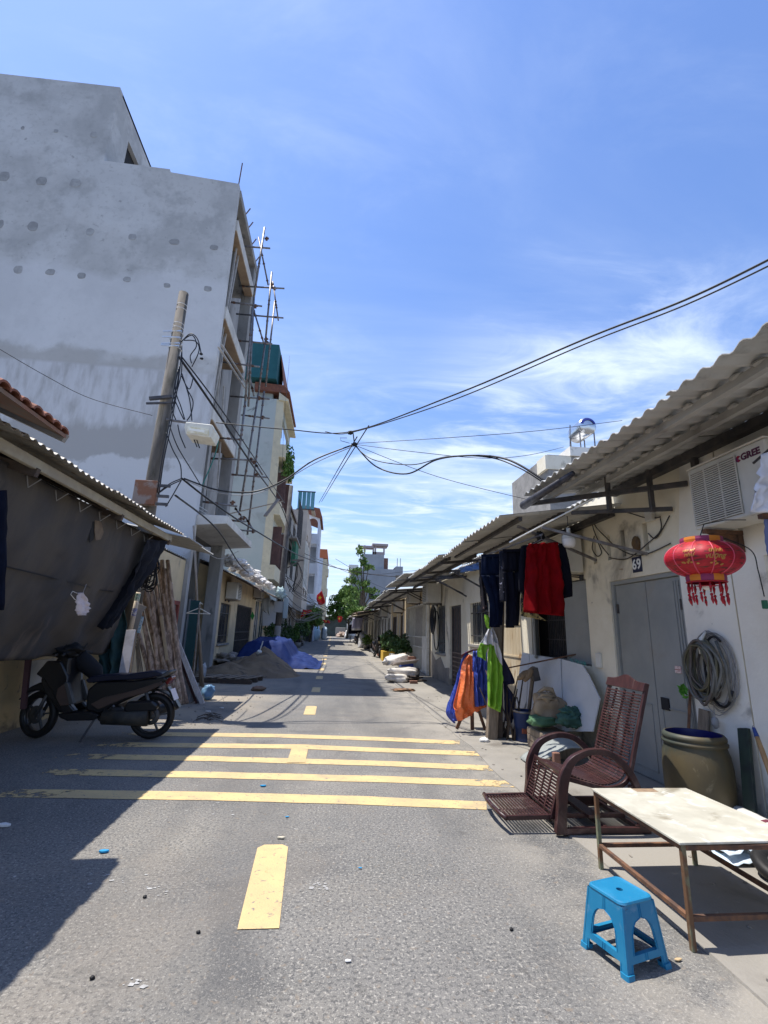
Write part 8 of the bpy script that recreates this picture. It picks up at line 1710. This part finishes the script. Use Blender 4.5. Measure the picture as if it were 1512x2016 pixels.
# plants and pots by the left shops
for (x, y, h, lb, m) in ((-3.0, 27.5, 0.0, 'climbing plants in front of the grey louvred shop', M['potplant']), (-2.9, 34.5, 0, 'potted greenery by the dark utility pole', M['potplant']), (-2.7, 39.5, 0, 'pots of greenery beyond the far scooter', M['foliage']), (-2.7, 44.0, 0, 'dense pot plants under the left flag', M['potplant'])):
    t = thing('potted_plant', lb, 'plant', (x, y, 0), 'plants before the left shops')
    MB().lathe([(0, 0.01), (0.2, 0.01), (0.27, 0.4), (0, 0.38)], (x, y, 0), 14).build('pot', M['concrete'], t, True)
    mb = MB(); leaves(mb, (x - 0.3, y, 1.1), 0.6, 1.0, 0.9, 700, 0.10, int(y)); mb.build('foliage', m, t)
o = cloth([(PY(517, 1178, 27.5), PY(533, 1176, 27.5)), (PY(516, 1200, 27.5), PY(530, 1200, 27.5)), (PY(527, 1208, 27.5), PY(531, 1212, 27.5))], 14, 0.05, 1.5, 3).build('white_towel', mat('white_towel', (0.62, 0.65, 0.64)), None, True, solid=0.01); tag(o, 'torn white cloth hanging from the eave by the dark pole', 'cloth')
lv = thing('louvred_panel', 'grey louvred metal panel hung beneath the eave by the dark pole', 'panel', (-3.5, 30, 2.2))
for i in range(12): MB().beam(PY(516, 1187 + i * 3.9, 29), PY(546, 1188 + i * 3.7, 31), 0.06, 0.13, up=(0, 0.3, 1)).build('slat', mat('grey_louvre', (0.34, 0.35, 0.36)) if i == 0 else bpy.data.materials['grey_louvre'], lv)
tag(MB().prism([(PY(493, 1213, 25).x, PY(493, 1213, 25).z), (PY(497, 1204, 25).x, PY(497, 1204, 25).z), (PY(501, 1212, 25).x, PY(501, 1212, 25).z), (PY(497, 1221, 25).x, PY(497, 1221, 25).z)], 'y', 25, 25.03).build('green_sign', mat('bright_green_sign', (0.06, 0.35, 0.07)), None), 'small bright green diamond sign on the white framed door', 'sign')

# flags
red = mat('red_flag_cloth', (0.62, 0.02, 0.015), (0.50, 0.015, 0.012), 3, 0.7); yel = mat('yellow_star', (0.80, 0.55, 0.04))
def flag(label, rows, star, seed):
    t = thing('flag', label, 'flag', rows[0][0], 'red flags with a yellow star')
    cloth(rows, 18, 0.08, 1.6, seed, k=6, wr=0.03).build('flag_cloth', red, t, True, solid=0.01)
    c, s_, n_2 = star; pts = []
    for k in range(10):
        r = s_ * (1 if k % 2 == 0 else 0.4); a = math.pi / 2 + math.pi * k / 5; pts.append(V((c.x + r * math.cos(a), c.y - 0.16, c.z + r * math.sin(a))))
    MB().add(pts + [V((c.x, c.y - 0.17, c.z))], [(k, (k + 1) % 10, 10) for k in range(10)]).build('star', yel, t)
    return t
F = lambda x, y, Y: PY(x, y, Y)
f1 = flag('limp red flag with a yellow star hanging above the left street bush', [(F(624, 1172, 48), F(633, 1163, 48)), (F(623, 1180, 48), F(638, 1176, 48)), (F(626, 1188, 48), F(640, 1186, 48)), (F(627, 1190, 48), F(634, 1191, 48))], (F(630, 1177, 48), 0.22, 0), 1)
MB().tube([F(634, 1160, 48), F(640, 1192, 48.5)], 0.02, 6).build('flag_pole', M['galv'], f1)
f2 = flag('red flag sloping out from the left shop eave', [(F(597, 1200, 38), F(612, 1201, 38)), (F(594, 1206, 38), F(613, 1204, 38)), (F(592, 1216, 38), F(603, 1209, 38))], (F(600, 1207, 38), 0.10, 0), 2)
MB().tube([F(593, 1218, 38), F(614, 1200, 38)], 0.02, 6).build('flag_pole', M['galv'], f2)
f3 = flag('small distant red flag under the round tree', [(F(665, 1213, 78), F(673, 1213, 78)), (F(665, 1219, 78), F(674, 1218, 78)), (F(666, 1225, 78), F(671, 1225, 78))], (F(668, 1218, 78), 0.2, 0), 3)
f4 = flag('small red flag over the left roadside stalls', [(F(636, 1220, 66), F(648, 1222, 66)), (F(637, 1226, 66), F(650, 1227, 66))], (F(642, 1223, 66), 0.15, 0), 4)
# far street odds and ends
for i, (x, y, r, m, lb) in enumerate(((-2.2, 66, 0.55, mat('pale_blue_sheet', (0.45, 0.58, 0.62)), 'pale blue sheeted stall at the far left roadside'), (-1.2, 72, 0.4, mat('grey_blue_sheet', (0.38, 0.46, 0.52)), 'grey-blue covered load far down the left roadside'))):
    mb = MB(); mb.blob((x, y, 0.8), r, r * 1.4, 0.95, i, 0.4, 2, 0.8, 20, 14, flat=0.85); tag(mb.build('covered_stall', m, None, True), lb, 'stall')
mb = MB(); 
for i in range(40): mb.blob((rnd.uniform(1.0, 3.6), rnd.uniform(94, 99), rnd.uniform(0.1, 0.9)), rnd.uniform(.2, .5), .5, rnd.uniform(.15, .35), i, 0.5, n=7, m=5)
tag(mb.build('rubble_heap', mat('brown_rubble', (0.42, 0.32, 0.25), (0.30, 0.22, 0.17), 1.0), None), 'low heap of brown rubble blocking the far end of the road', 'rubble', kind='stuff')
o = MB().blob((3.1, 88, 0.7), 0.9, 1.6, 0.8, 3, 0.4, 2, 0.8).build('white_sack_heap', mat('far_white_sacks', (0.65, 0.65, 0.66)), None, True); tag(o, 'white sacks piled at the far end of the road', 'sacks')
o = MB().box(0.6, 2.6, 99, 101, 0.6, 1.9).build('grey_truck_body', mat('dim_grey_sheet', (0.28, 0.28, 0.26)), None, bevel=0.05); tag(o, 'grey boxy cart parked beyond the rubble heap', 'cart')
pn_ = thing('bicycle', 'dark bicycle parked by the leaning tree trunk far on the right', 'bicycle', (2.4, 60, 0))
for y in (59.6, 60.6): MB().lathe([(0.30, -0.02), (0.34, 0), (0.30, 0.02), (0.30, -0.02)], (2.2, y, 0.34), 24, Matrix.Rotation(math.pi / 2, 3, 'Y')).build('wheel', M['black'], pn_, True)
MB().tube([(2.2, 59.6, 0.34), (2.2, 60.0, 0.8), (2.2, 60.5, 0.75), (2.2, 60.6, 0.34), (2.2, 60.1, 0.34), (2.2, 60.0, 0.8)], 0.02, 6).build('frame', M['darksteel'], pn_)

# ---------------------------------------------------------------- utility poles, street lamp
up = thing('utility_pole', 'leaning round concrete utility pole with white bands above the left shed', 'utility pole', (-3.78, 9.0, 0))
A, B = PY(278, 1090, 9.0), PY(362, 578, 9.0); d_ = (B - A).normalized(); A0 = A - d_ * (A.z / d_.z)
cp = mat('mossy_concrete_pole', (0.17, 0.15, 0.125), (0.095, 0.083, 0.07), 2.5, 0.95, bump=0.3, bscale=30, stretch=(2, 2, 0.5), dirt=((0.07, 0.065, 0.05), 3, 0.52, 0.68))
MB().tube([A0, A0.lerp(B, 0.5), B], [0.16, 0.13, 0.098], 24).build('shaft', cp, up, True)
def onp(y):   # point on the pole at photo row y
    t = (y - 1090) / (578 - 1090); return A.lerp(B, t)
for y in (606, 616, 648, 657): c = onp(y); MB().lathe([(0.105, -0.008), (0.109, 0), (0.105, 0.008)], c, 20).build('band', mat('white_band', (0.6, 0.58, 0.55)), up)
for i, y in enumerate((668, 682, 694, 700)):
    c = onp(y); mb = MB(); mb.lathe([(0.112, -0.012), (0.13, 0), (0.112, 0.012)], c, 16); mb.beam(c + V((-0.26, -0.05, 0.03 * (i % 2))), c + V((0.12, -0.12, 0)), 0.03, 0.02); mb.build('steel_clamp', mat('bright_galvanised', (0.55, 0.60, 0.66), None, rough=0.35, metal=0.4), up)
c = onp(815); MB().beam(c + V((-0.26, -0.15, 0.03)), c + V((0.16, -0.15, 0.11)), 0.06, 0.06).build('cross_arm', M['darksteel'], up); MB().beam(c + V((-0.30, -0.16, -0.08)), c + V((0.24, -0.16, -0.02)), 0.035, 0.035).build('cross_arm', M['darksteel'], up)
c = onp(985); MB().box(c.x - 0.20, c.x + 0.20, 8.70, 8.85, c.z - 0.28, c.z + 0.18).build('rusty_box', mat('rusty_tin_box', (0.24, 0.19, 0.16), (0.20, 0.09, 0.05), 3, 0.8, bump=0.2, lo=0.45, hi=0.55), up, bevel=0.012)
for i, z in enumerate((0.1, -0.1, -0.25)): MB().beam(c + V((0.22, -0.25, z)), c + V((0.42, -0.25, z)), 0.04, 0.05).build('insulator', M['darksteel'], up)
lp = thing('street_lamp', 'pale floodlight street lamp on a short arm of the concrete pole', 'street lamp', PY(393, 852, 8.8))
MB().tube([PY(328, 826, 8.9), PY(375, 833, 8.85), PY(412, 838, 8.8)], 0.025, 8).build('arm', M['galv'], lp, True)
a_, b_, c_, d_2 = PY(366, 842, 8.55), PY(418, 846, 8.55), PY(366, 858, 8.55), PY(418, 867, 8.55)
z1_, z0_ = PY(392, 840, 8.7).z, PY(392, 862, 8.6).z
MB().prism([(a_.x, z1_), (b_.x, z1_ - 0.02), (b_.x + 0.05, z1_ - 0.10), (b_.x, z0_ - 0.02), (a_.x + 0.03, z0_ + 0.02), (a_.x - 0.02, z1_ - 0.1)], 'y', 8.5, 8.95).build('lamp_head', mat('cream_lamp_housing', (0.66, 0.64, 0.54), (0.55, 0.52, 0.44), 5, 0.5, dirt=((0.30, 0.26, 0.20), 8, 0.6, 0.75)), lp, bevel=0.02)
MB().prism([(a_.x + 0.05, z0_ + 0.05), (b_.x - 0.03, z0_ + 0.02), (b_.x - 0.05, z1_ - 0.12), (a_.x + 0.05, z1_ - 0.10)], 'y', 8.485, 8.499).build('lens', mat('cream_lens', (0.62, 0.55, 0.34), (0.78, 0.74, 0.60), 9, 0.2), lp)
MB().prism([(a_.x + 0.09, z0_ + 0.09), (b_.x - 0.12, z0_ + 0.06), (b_.x - 0.12, z0_ + 0.11), (a_.x + 0.09, z0_ + 0.13)], 'y', 8.478, 8.484).build('lamp_tube', mat('white_tube', (0.82, 0.80, 0.70)), lp)
dp = thing('utility_pole', 'tall dark utility pole with tangled cables beyond the yellow house', 'utility pole', (-2.95, 27, 0))
MB().tube([(-3.0, 27, 0), (-2.95, 27, 5), (-2.88, 27, 9.6)], [0.17, 0.15, 0.11], 14).build('shaft', mat('sooty_pole', (0.055, 0.05, 0.05), (0.10, 0.095, 0.09), 2, 0.9), dp, True)
MB().tube([(-3.0, 27, 0), (-2.99, 27, 1.6)], 0.178, 14).build('pale_base', M['concrete'], dp, True)
MB().beam(PY(575, 1103, 26.8), PY(598, 1103, 26.5), 0.10, 0.08).build('cross_arm', M['darksteel'], dp); MB().beam(PY(566, 1118, 26.8), PY(590, 1104, 26.5), 0.06).build('brace', M['darksteel'], dp)
MB().box(-3.25, -2.75, 26.75, 26.85, 2.3, 2.9).build('junction_box', mat('grey_box', (0.36, 0.37, 0.37)), dp, bevel=0.02); MB().box(-2.75, -2.5, 26.7, 26.85, 2.0, 3.1).build('meter_box', mat('blue_grey_box', (0.32, 0.40, 0.44)), dp, bevel=0.02); MB().blob(PY(553, 1168, 26.8), 0.25, 0.2, 0.28, 3, 0.9, 3, fine=0.4).build('plastic_wrap', mat('pale_teal_plastic', (0.42, 0.55, 0.56), (0.25, 0.33, 0.35), 8), dp, True)

# ---------------------------------------------------------------- overhead cables
C_ = M['cable']; GC = 'overhead cables across the street'
H1, H2 = PY(690, 850, 9), PY(698, 875, 9)
def cab(px, r, lb, m=C_, g=GC, k=10, nm='cable'): return cable([PY(x, y, Y) for x, y, Y in px], r, nm, lb, m, k, group=g)
cab([(425, 832, 8.9), (560, 845, 9), (690, 850, 9), (900, 775, 6.2), (1150, 668, 4.6), (1350, 590, 3.6), (1540, 498, 3.0)], 0.012, 'thick black cable rising from the street joint to the upper right corner')
cab([(640, 850, 9.05), (690, 852, 9), (880, 792, 6.3), (1150, 678, 4.7), (1350, 600, 3.7), (1545, 508, 3.1)], 0.009, 'second black cable twinned just under the thick one to the upper right')
cab([(695, 852, 9), (698, 875, 9)], 0.012, 'short vertical tie joining the two cable knots in mid street')
cab([(362, 942, 8.7), (430, 965, 8.8), (500, 968, 9), (560, 945, 9), (620, 905, 9), (697, 875, 9)], 0.016, 'thick black cable sagging from the concrete pole up to the mid street knot')
cab([(360, 944, 8.75), (440, 972, 8.8), (520, 967, 9), (620, 912, 9), (697, 878, 9)], 0.008, 'thin pale cable following under the sagging black one', M['paleCable'])
cab([(698, 875, 9), (740, 918, 8.5), (800, 933, 7.8), (860, 905, 7), (930, 897, 6.3), (1000, 905, 5.6), (1072, 946, 5.2)], 0.014, 'looping black cable from the street knot to the right canopy edge')
cab([(698, 877, 9), (735, 905, 8.5), (810, 915, 7.8), (880, 899, 7), (960, 900, 6), (1020, 920, 5.4), (1070, 950, 5.2)], 0.009, 'upper twin of the looping cable to the right canopy edge')
cab([(700, 873, 9), (880, 862, 8), (1060, 848, 8), (1225, 828, 9)], 0.006, 'thin wire from the street knot toward the roof water tank')
cab([(700, 875, 9), (820, 890, 8), (950, 902, 8), (1040, 896, 9), (1110, 880, 12)], 0.006, 'thin wire dipping toward the tank building wall')
cab([(700, 877, 9), (860, 938, 9), (1040, 984, 9)], 0.006, 'straight thin wire from the street knot down to the right eave')
cab([(703, 860, 9), (665, 925, 14), (628, 990, 26)], 0.013, 'left one of two thin wires running away down the street')
cab([(726, 838, 9), (668, 930, 14), (633, 988, 26)], 0.013, 'right one of two thin wires running away down the street')
cab([(352, 702, 8.9), (420, 800, 10), (500, 920, 14), (555, 1000, 22), (580, 1075, 26.5)], 0.026, 'heavy black cable sloping from the concrete pole top to the dark pole')
cab([(356, 700, 8.9), (430, 798, 10), (510, 915, 14), (560, 990, 22)], 0.016, 'thinner parallel of the heavy sloping cable')
cab([(358, 942, 8.7), (420, 990, 9.5), (500, 1043, 12), (600, 1098, 18), (690, 1124, 24), (790, 1135, 24), (870, 1120, 24)], 0.020, 'long black cable crossing low over the street to the right roofs')
cab([(345, 975, 8.7), (430, 1045, 12), (480, 1120, 18), (525, 1150, 26)], 0.020, 'cable sagging past the scaffold to the yellow house roof')
cab([(-20, 676, 7.5), (90, 740, 8.0), (180, 785, 8.5), (300, 818, 8.9)], 0.006, 'thin wire crossing the grey wall to the concrete pole')
cab([(570, 700, 30), (560, 1000, 30), (620, 1200, 45)], 0.01, 'very thin drop line beside the green house')
cab([(600, 1090, 27), (680, 1125, 50), (760, 1160, 60)], 0.02, 'far wire slung from the dark pole to the right row')
cab([(660, 1100, 45), (720, 1130, 45), (800, 1125, 40), (860, 1118, 30)], 0.018, 'far wire meeting the right-hand roofs')
mb = MB()
def cx(pts, r): mb.tube(curve([PY(x, y, Y) for x, y, Y in pts], 8), r, 5)
P9 = 8.75
for pts in ([(357, 673, P9), (375, 657, P9), (389, 668, P9), (396, 695, P9)], [(357, 672, P9), (378, 660, P9), (387, 680, P9), (375, 700, P9), (377, 715, P9)], [(362, 670, P9), (385, 672, P9), (392, 690, P9), (378, 722, P9)],
            [(352, 725, P9), (345, 765, P9), (356, 800, P9), (364, 826, P9)], [(350, 730, P9), (342, 775, P9), (352, 805, P9), (362, 826, P9)], [(354, 720, P9), (348, 760, P9), (338, 800, P9), (346, 826, P9)],
            [(358, 735, P9), (368, 765, P9), (380, 790, P9), (376, 815, P9), (368, 828, P9)], [(358, 735, P9), (366, 760, P9), (374, 790, P9), (378, 828, P9)], [(357, 740, P9), (372, 766, P9), (380, 745, P9), (378, 738, P9)],
            [(358, 680, P9), (357, 735, P9), (343, 790, P9), (330, 850, P9), (318, 910, P9), (310, 970, P9)], [(358, 690, P9), (350, 760, P9), (334, 850, P9), (322, 910, P9), (313, 975, P9)],
            [(327, 852, P9), (340, 885, P9), (355, 915, P9), (357, 942, P9)], [(333, 835, P9), (350, 880, P9), (380, 930, 9.5), (395, 955, 10)], [(350, 836, P9), (355, 858, P9), (365, 882, P9)], [(380, 860, P9), (388, 880, P9)], [(386, 862, P9), (393, 882, P9)],
            [(312, 970, P9), (335, 952, P9), (358, 942, P9)], [(311, 972, P9), (334, 956, P9), (358, 945, P9)], [(326, 998, P9), (340, 975, P9), (357, 945, P9)]):
    cx(pts, 0.011)
tag(mb.build('cable_tangle', C_, None, True), 'tangle of black drop cables hanging round the leaning concrete pole', 'cables')
for x, y in ((396, 697), (397, 706)): tag(MB().blob(PY(x, y, P9), 0.035, 0.03, 0.02, 2, 0.3).build('cable_clamp', M['black'], None, True), ('upper' if y < 700 else 'lower') + ' small black clamp at the end of the cable loop by the pole', 'clamp', 'cable end clamps')
mb = MB(); mb.blob(H1 + V((0, 0, -0.02)), 0.05, 0.04, 0.04, 3, 0.6); mb.blob(H2, 0.06, 0.04, 0.035, 5, 0.6); mb.tube([H2 + V((-0.1, 0, 0.02)), H2 + V((-0.28, 0, 0.06)), H2 + V((-0.30, 0, 0.12)), H2 + V((-0.16, 0, 0.13))], 0.006, 5)
tag(mb.build('cable_joint', M['black'], None, True), 'knotted black joint where the cables meet over mid street', 'cable joint')
mb = MB()
for i in range(14):
    y0_ = rnd.uniform(1145, 1215); mb.tube(curve([PY(562, y0_ - 20, 27), PY(590 + rnd.uniform(-5, 10), y0_ + rnd.uniform(0, 25), 30), PY(640, 1200 + rnd.uniform(-15, 15), 50)], 6), 0.02, 4)
for i in range(6): mb.tube(curve([PY(585, 1104, 26.8), PY(580 + rnd.uniform(0, 18), 1135, 27), PY(562 + rnd.uniform(0, 30), 1165, 27)], 6), 0.018, 4)
tag(mb.build('low_cable_web', C_, None, True), 'web of cables drooping from the dark pole along the left shops', 'cables')
cab([(470, 1085, 17), (430, 1100, 14), (370, 1060, 11), (320, 1065, 10)], 0.010, 'slack grey wire from the annex corner to the building site', M['paleCable'])
cab([(430, 868, 14), (420, 905, 14), (385, 985, 13.5)], 0.018, 'green cord hanging inside the unfinished concrete building', mat('green_cord', (0.05, 0.22, 0.18)))
# wires on house 69 wall
mb = MB()
for pts in ([(1165, 1010), (1172, 1035), (1190, 1055), (1215, 1078), (1245, 1092), (1275, 1090), (1320, 1070)], [(1165, 1012), (1168, 1040), (1180, 1068), (1198, 1092)], [(1178, 1070), (1184, 1088), (1176, 1095), (1166, 1080), (1170, 1055)],
            [(1276, 1050), (1290, 1060), (1305, 1040), (1318, 1015)], [(1205, 1000), (1240, 1010), (1275, 1020), (1300, 1018)], [(1200, 1098), (1235, 1100), (1275, 1070), (1300, 1045), (1300, 1020)]):
    mb.tube(curve([PX(x, y, RX - 0.02) for x, y in pts], 6), 0.007, 5)
tag(mb.build('wall_wiring', mat('dusty_black_wire', (0.05, 0.045, 0.04)), None, True), 'loose black wiring looping over the wall around plate 69', 'wires')
tag(MB().blob(PX(1252, 1070, RX - 0.02), 0.03, 0.062, 0.085, 3, 0.25, 3, 0.9, 24, 16).build('wall_ornament', mat('dull_bronze', (0.20, 0.12, 0.05), (0.10, 0.06, 0.03), 14, 0.5, bump=0.6), None, True), 'oval bronze ornament between the wall slots above plate 69', 'ornament')
tag(MB().box(RX - 0.06, RX - 0.005, 4.75, 4.87, 2.78, 2.90).build('junction_box', M['acwhite'], None, bevel=0.008), 'small beige junction box on the wall right of the vent slots', 'junction box')

# ---------------------------------------------------------------- litter
blu = mat('bright_blue_scrap', (0.02, 0.26, 0.50)); wht = mat('white_scrap', (0.70, 0.69, 0.67))
for (x, y, s_, m, lb) in ((205, 1679, 0.035, blu, 'bright blue plastic scrap in the shade near the shadow notch'), (518, 1549, 0.03, blu, 'bright blue plastic scrap beside the nearest yellow stripe'), (565, 1610, 0.018, blu, 'tiny blue scrap between the stripe and the long dash'), (709, 1711, 0.015, blu, 'tiny blue scrap right of the long yellow dash'),
                         (8, 1628, 0.05, wht, 'white paper cup crushed at the left edge in the shade'), (684, 1895, 0.016, wht, 'white cigarette-like stub at the bottom of the road'), (553, 1652, 0.03, mat('straw_bit', (0.55, 0.50, 0.38)), 'pale straw bit above the long yellow dash'), (410, 1402 , 0.05, wht, 'white paper scrap on the dusty road edge'), (437, 1395, 0.05, wht, 'flattened white paper near the hoarding'),
                         (1336, 1893, 0.02, mat('tan_scrap', (0.5, 0.36, 0.2)), 'tan scrap by the stool foot')):
    p = PG(x, y); mb = MB(); n = 7
    ps = [(p.x + s_ * (1 if lb[0] != 'w' or s_ > 0.03 else 1.3) * math.cos(2 * math.pi * k / n) * rnd.uniform(0.6, 1.2), p.y + 0.5 * s_ * math.sin(2 * math.pi * k / n) * rnd.uniform(0.6, 1.2)) for k in range(n)]
    mb.prism(ps, 'z', 0.005, 0.005 + s_ * 0.35); tag(mb.build('litter_scrap', m, None, bevel=0.002, seg=1), lb, 'litter', 'small litter scraps on the road')
for (x, y, lb) in ((181, 1928, 'black pellet of litter at the lower left of the road'), (285, 1768, 'black pellet of litter left of the long dash'), (1007, 1832, 'black pellet of litter left of the stool'), (390, 1838, 'dark twig crumb below the long dash start')):
    o = MB().blob(PG(x, y) + V((0, 0, 0.006)), 0.011, 0.009, 0.008, int(x), 0.5, n=9, m=7).build('dark_pellet', M['black'], None, True); tag(o, lb, 'litter', 'small litter scraps on the road')
sp_ = mat('white_plaster_splash', (0.42, 0.415, 0.40), (0.30, 0.295, 0.285), 20, 0.9)
mb = MB()
for cx_, cy_, n_s, sp in ((203, 1733, 10, 22), (300, 1750, 12, 30), (268, 1938, 12, 16), (640, 1745, 14, 24), (400, 1592, 14, 45), (620, 1742, 6, 12), (150, 1560, 4, 10)):
    for i in range(n_s):
        q = PG(cx_ + rnd.gauss(0, sp), cy_ + rnd.gauss(0, sp * 0.35)); s_ = abs(rnd.gauss(0, 0.010)) + 0.004; n = 7; r0_ = rnd.uniform(0, 6); s_ *= 0.62
        mb.add([V((q.x + s_ * rnd.uniform(0.6, 1.8) * math.cos(2 * math.pi * k / n + r0_), q.y + s_ * rnd.uniform(0.5, 1.2) * math.sin(2 * math.pi * k / n + r0_), 0.003 + 0.0001 * (i % 9))) for k in range(n)], [tuple(range(n))])
o = mb.build('plaster_splashes', sp_, None); tag(o, 'white plaster splashes and chips dried on the asphalt', 'splashes', kind='stuff')
mb = MB()
for i in range(260):
    x, y = (rnd.uniform(-3.9, -1.4), rnd.uniform(8, 14)) if i % 2 else (rnd.uniform(1.9, 3.4), rnd.uniform(2.2, 12))
    mb.blob((x, y, 0.016), rnd.uniform(0.006, 0.02), rnd.uniform(0.006, 0.02), rnd.uniform(0.004, 0.01), i, 0.4, n=6, m=4)
tag(mb.build('gravel', mat('loose_grit', (0.30, 0.27, 0.23), (0.18, 0.16, 0.14), 30), None), 'loose grit scattered along both road edges', 'gravel', kind='stuff')
# dry twigs by the sand, as in the photograph
mb = MB()
for i in range(16): 
    p = PG(392 + rnd.uniform(-12, 20), 1415 + rnd.uniform(-6, 6)); a = rnd.uniform(-0.5, 0.5); mb.tube([p + V((0, 0, 0.01)), p + V((0.12 * math.cos(a), 0.12 * math.sin(a), 0.05)), p + V((0.26 * math.cos(a), 0.26 * math.sin(a), 0.015))], 0.004, 4)
tag(mb.build('dry_twigs', M['darkwood'], None), 'dry twigs scattered behind the scooter wheel', 'twigs', kind='stuff')
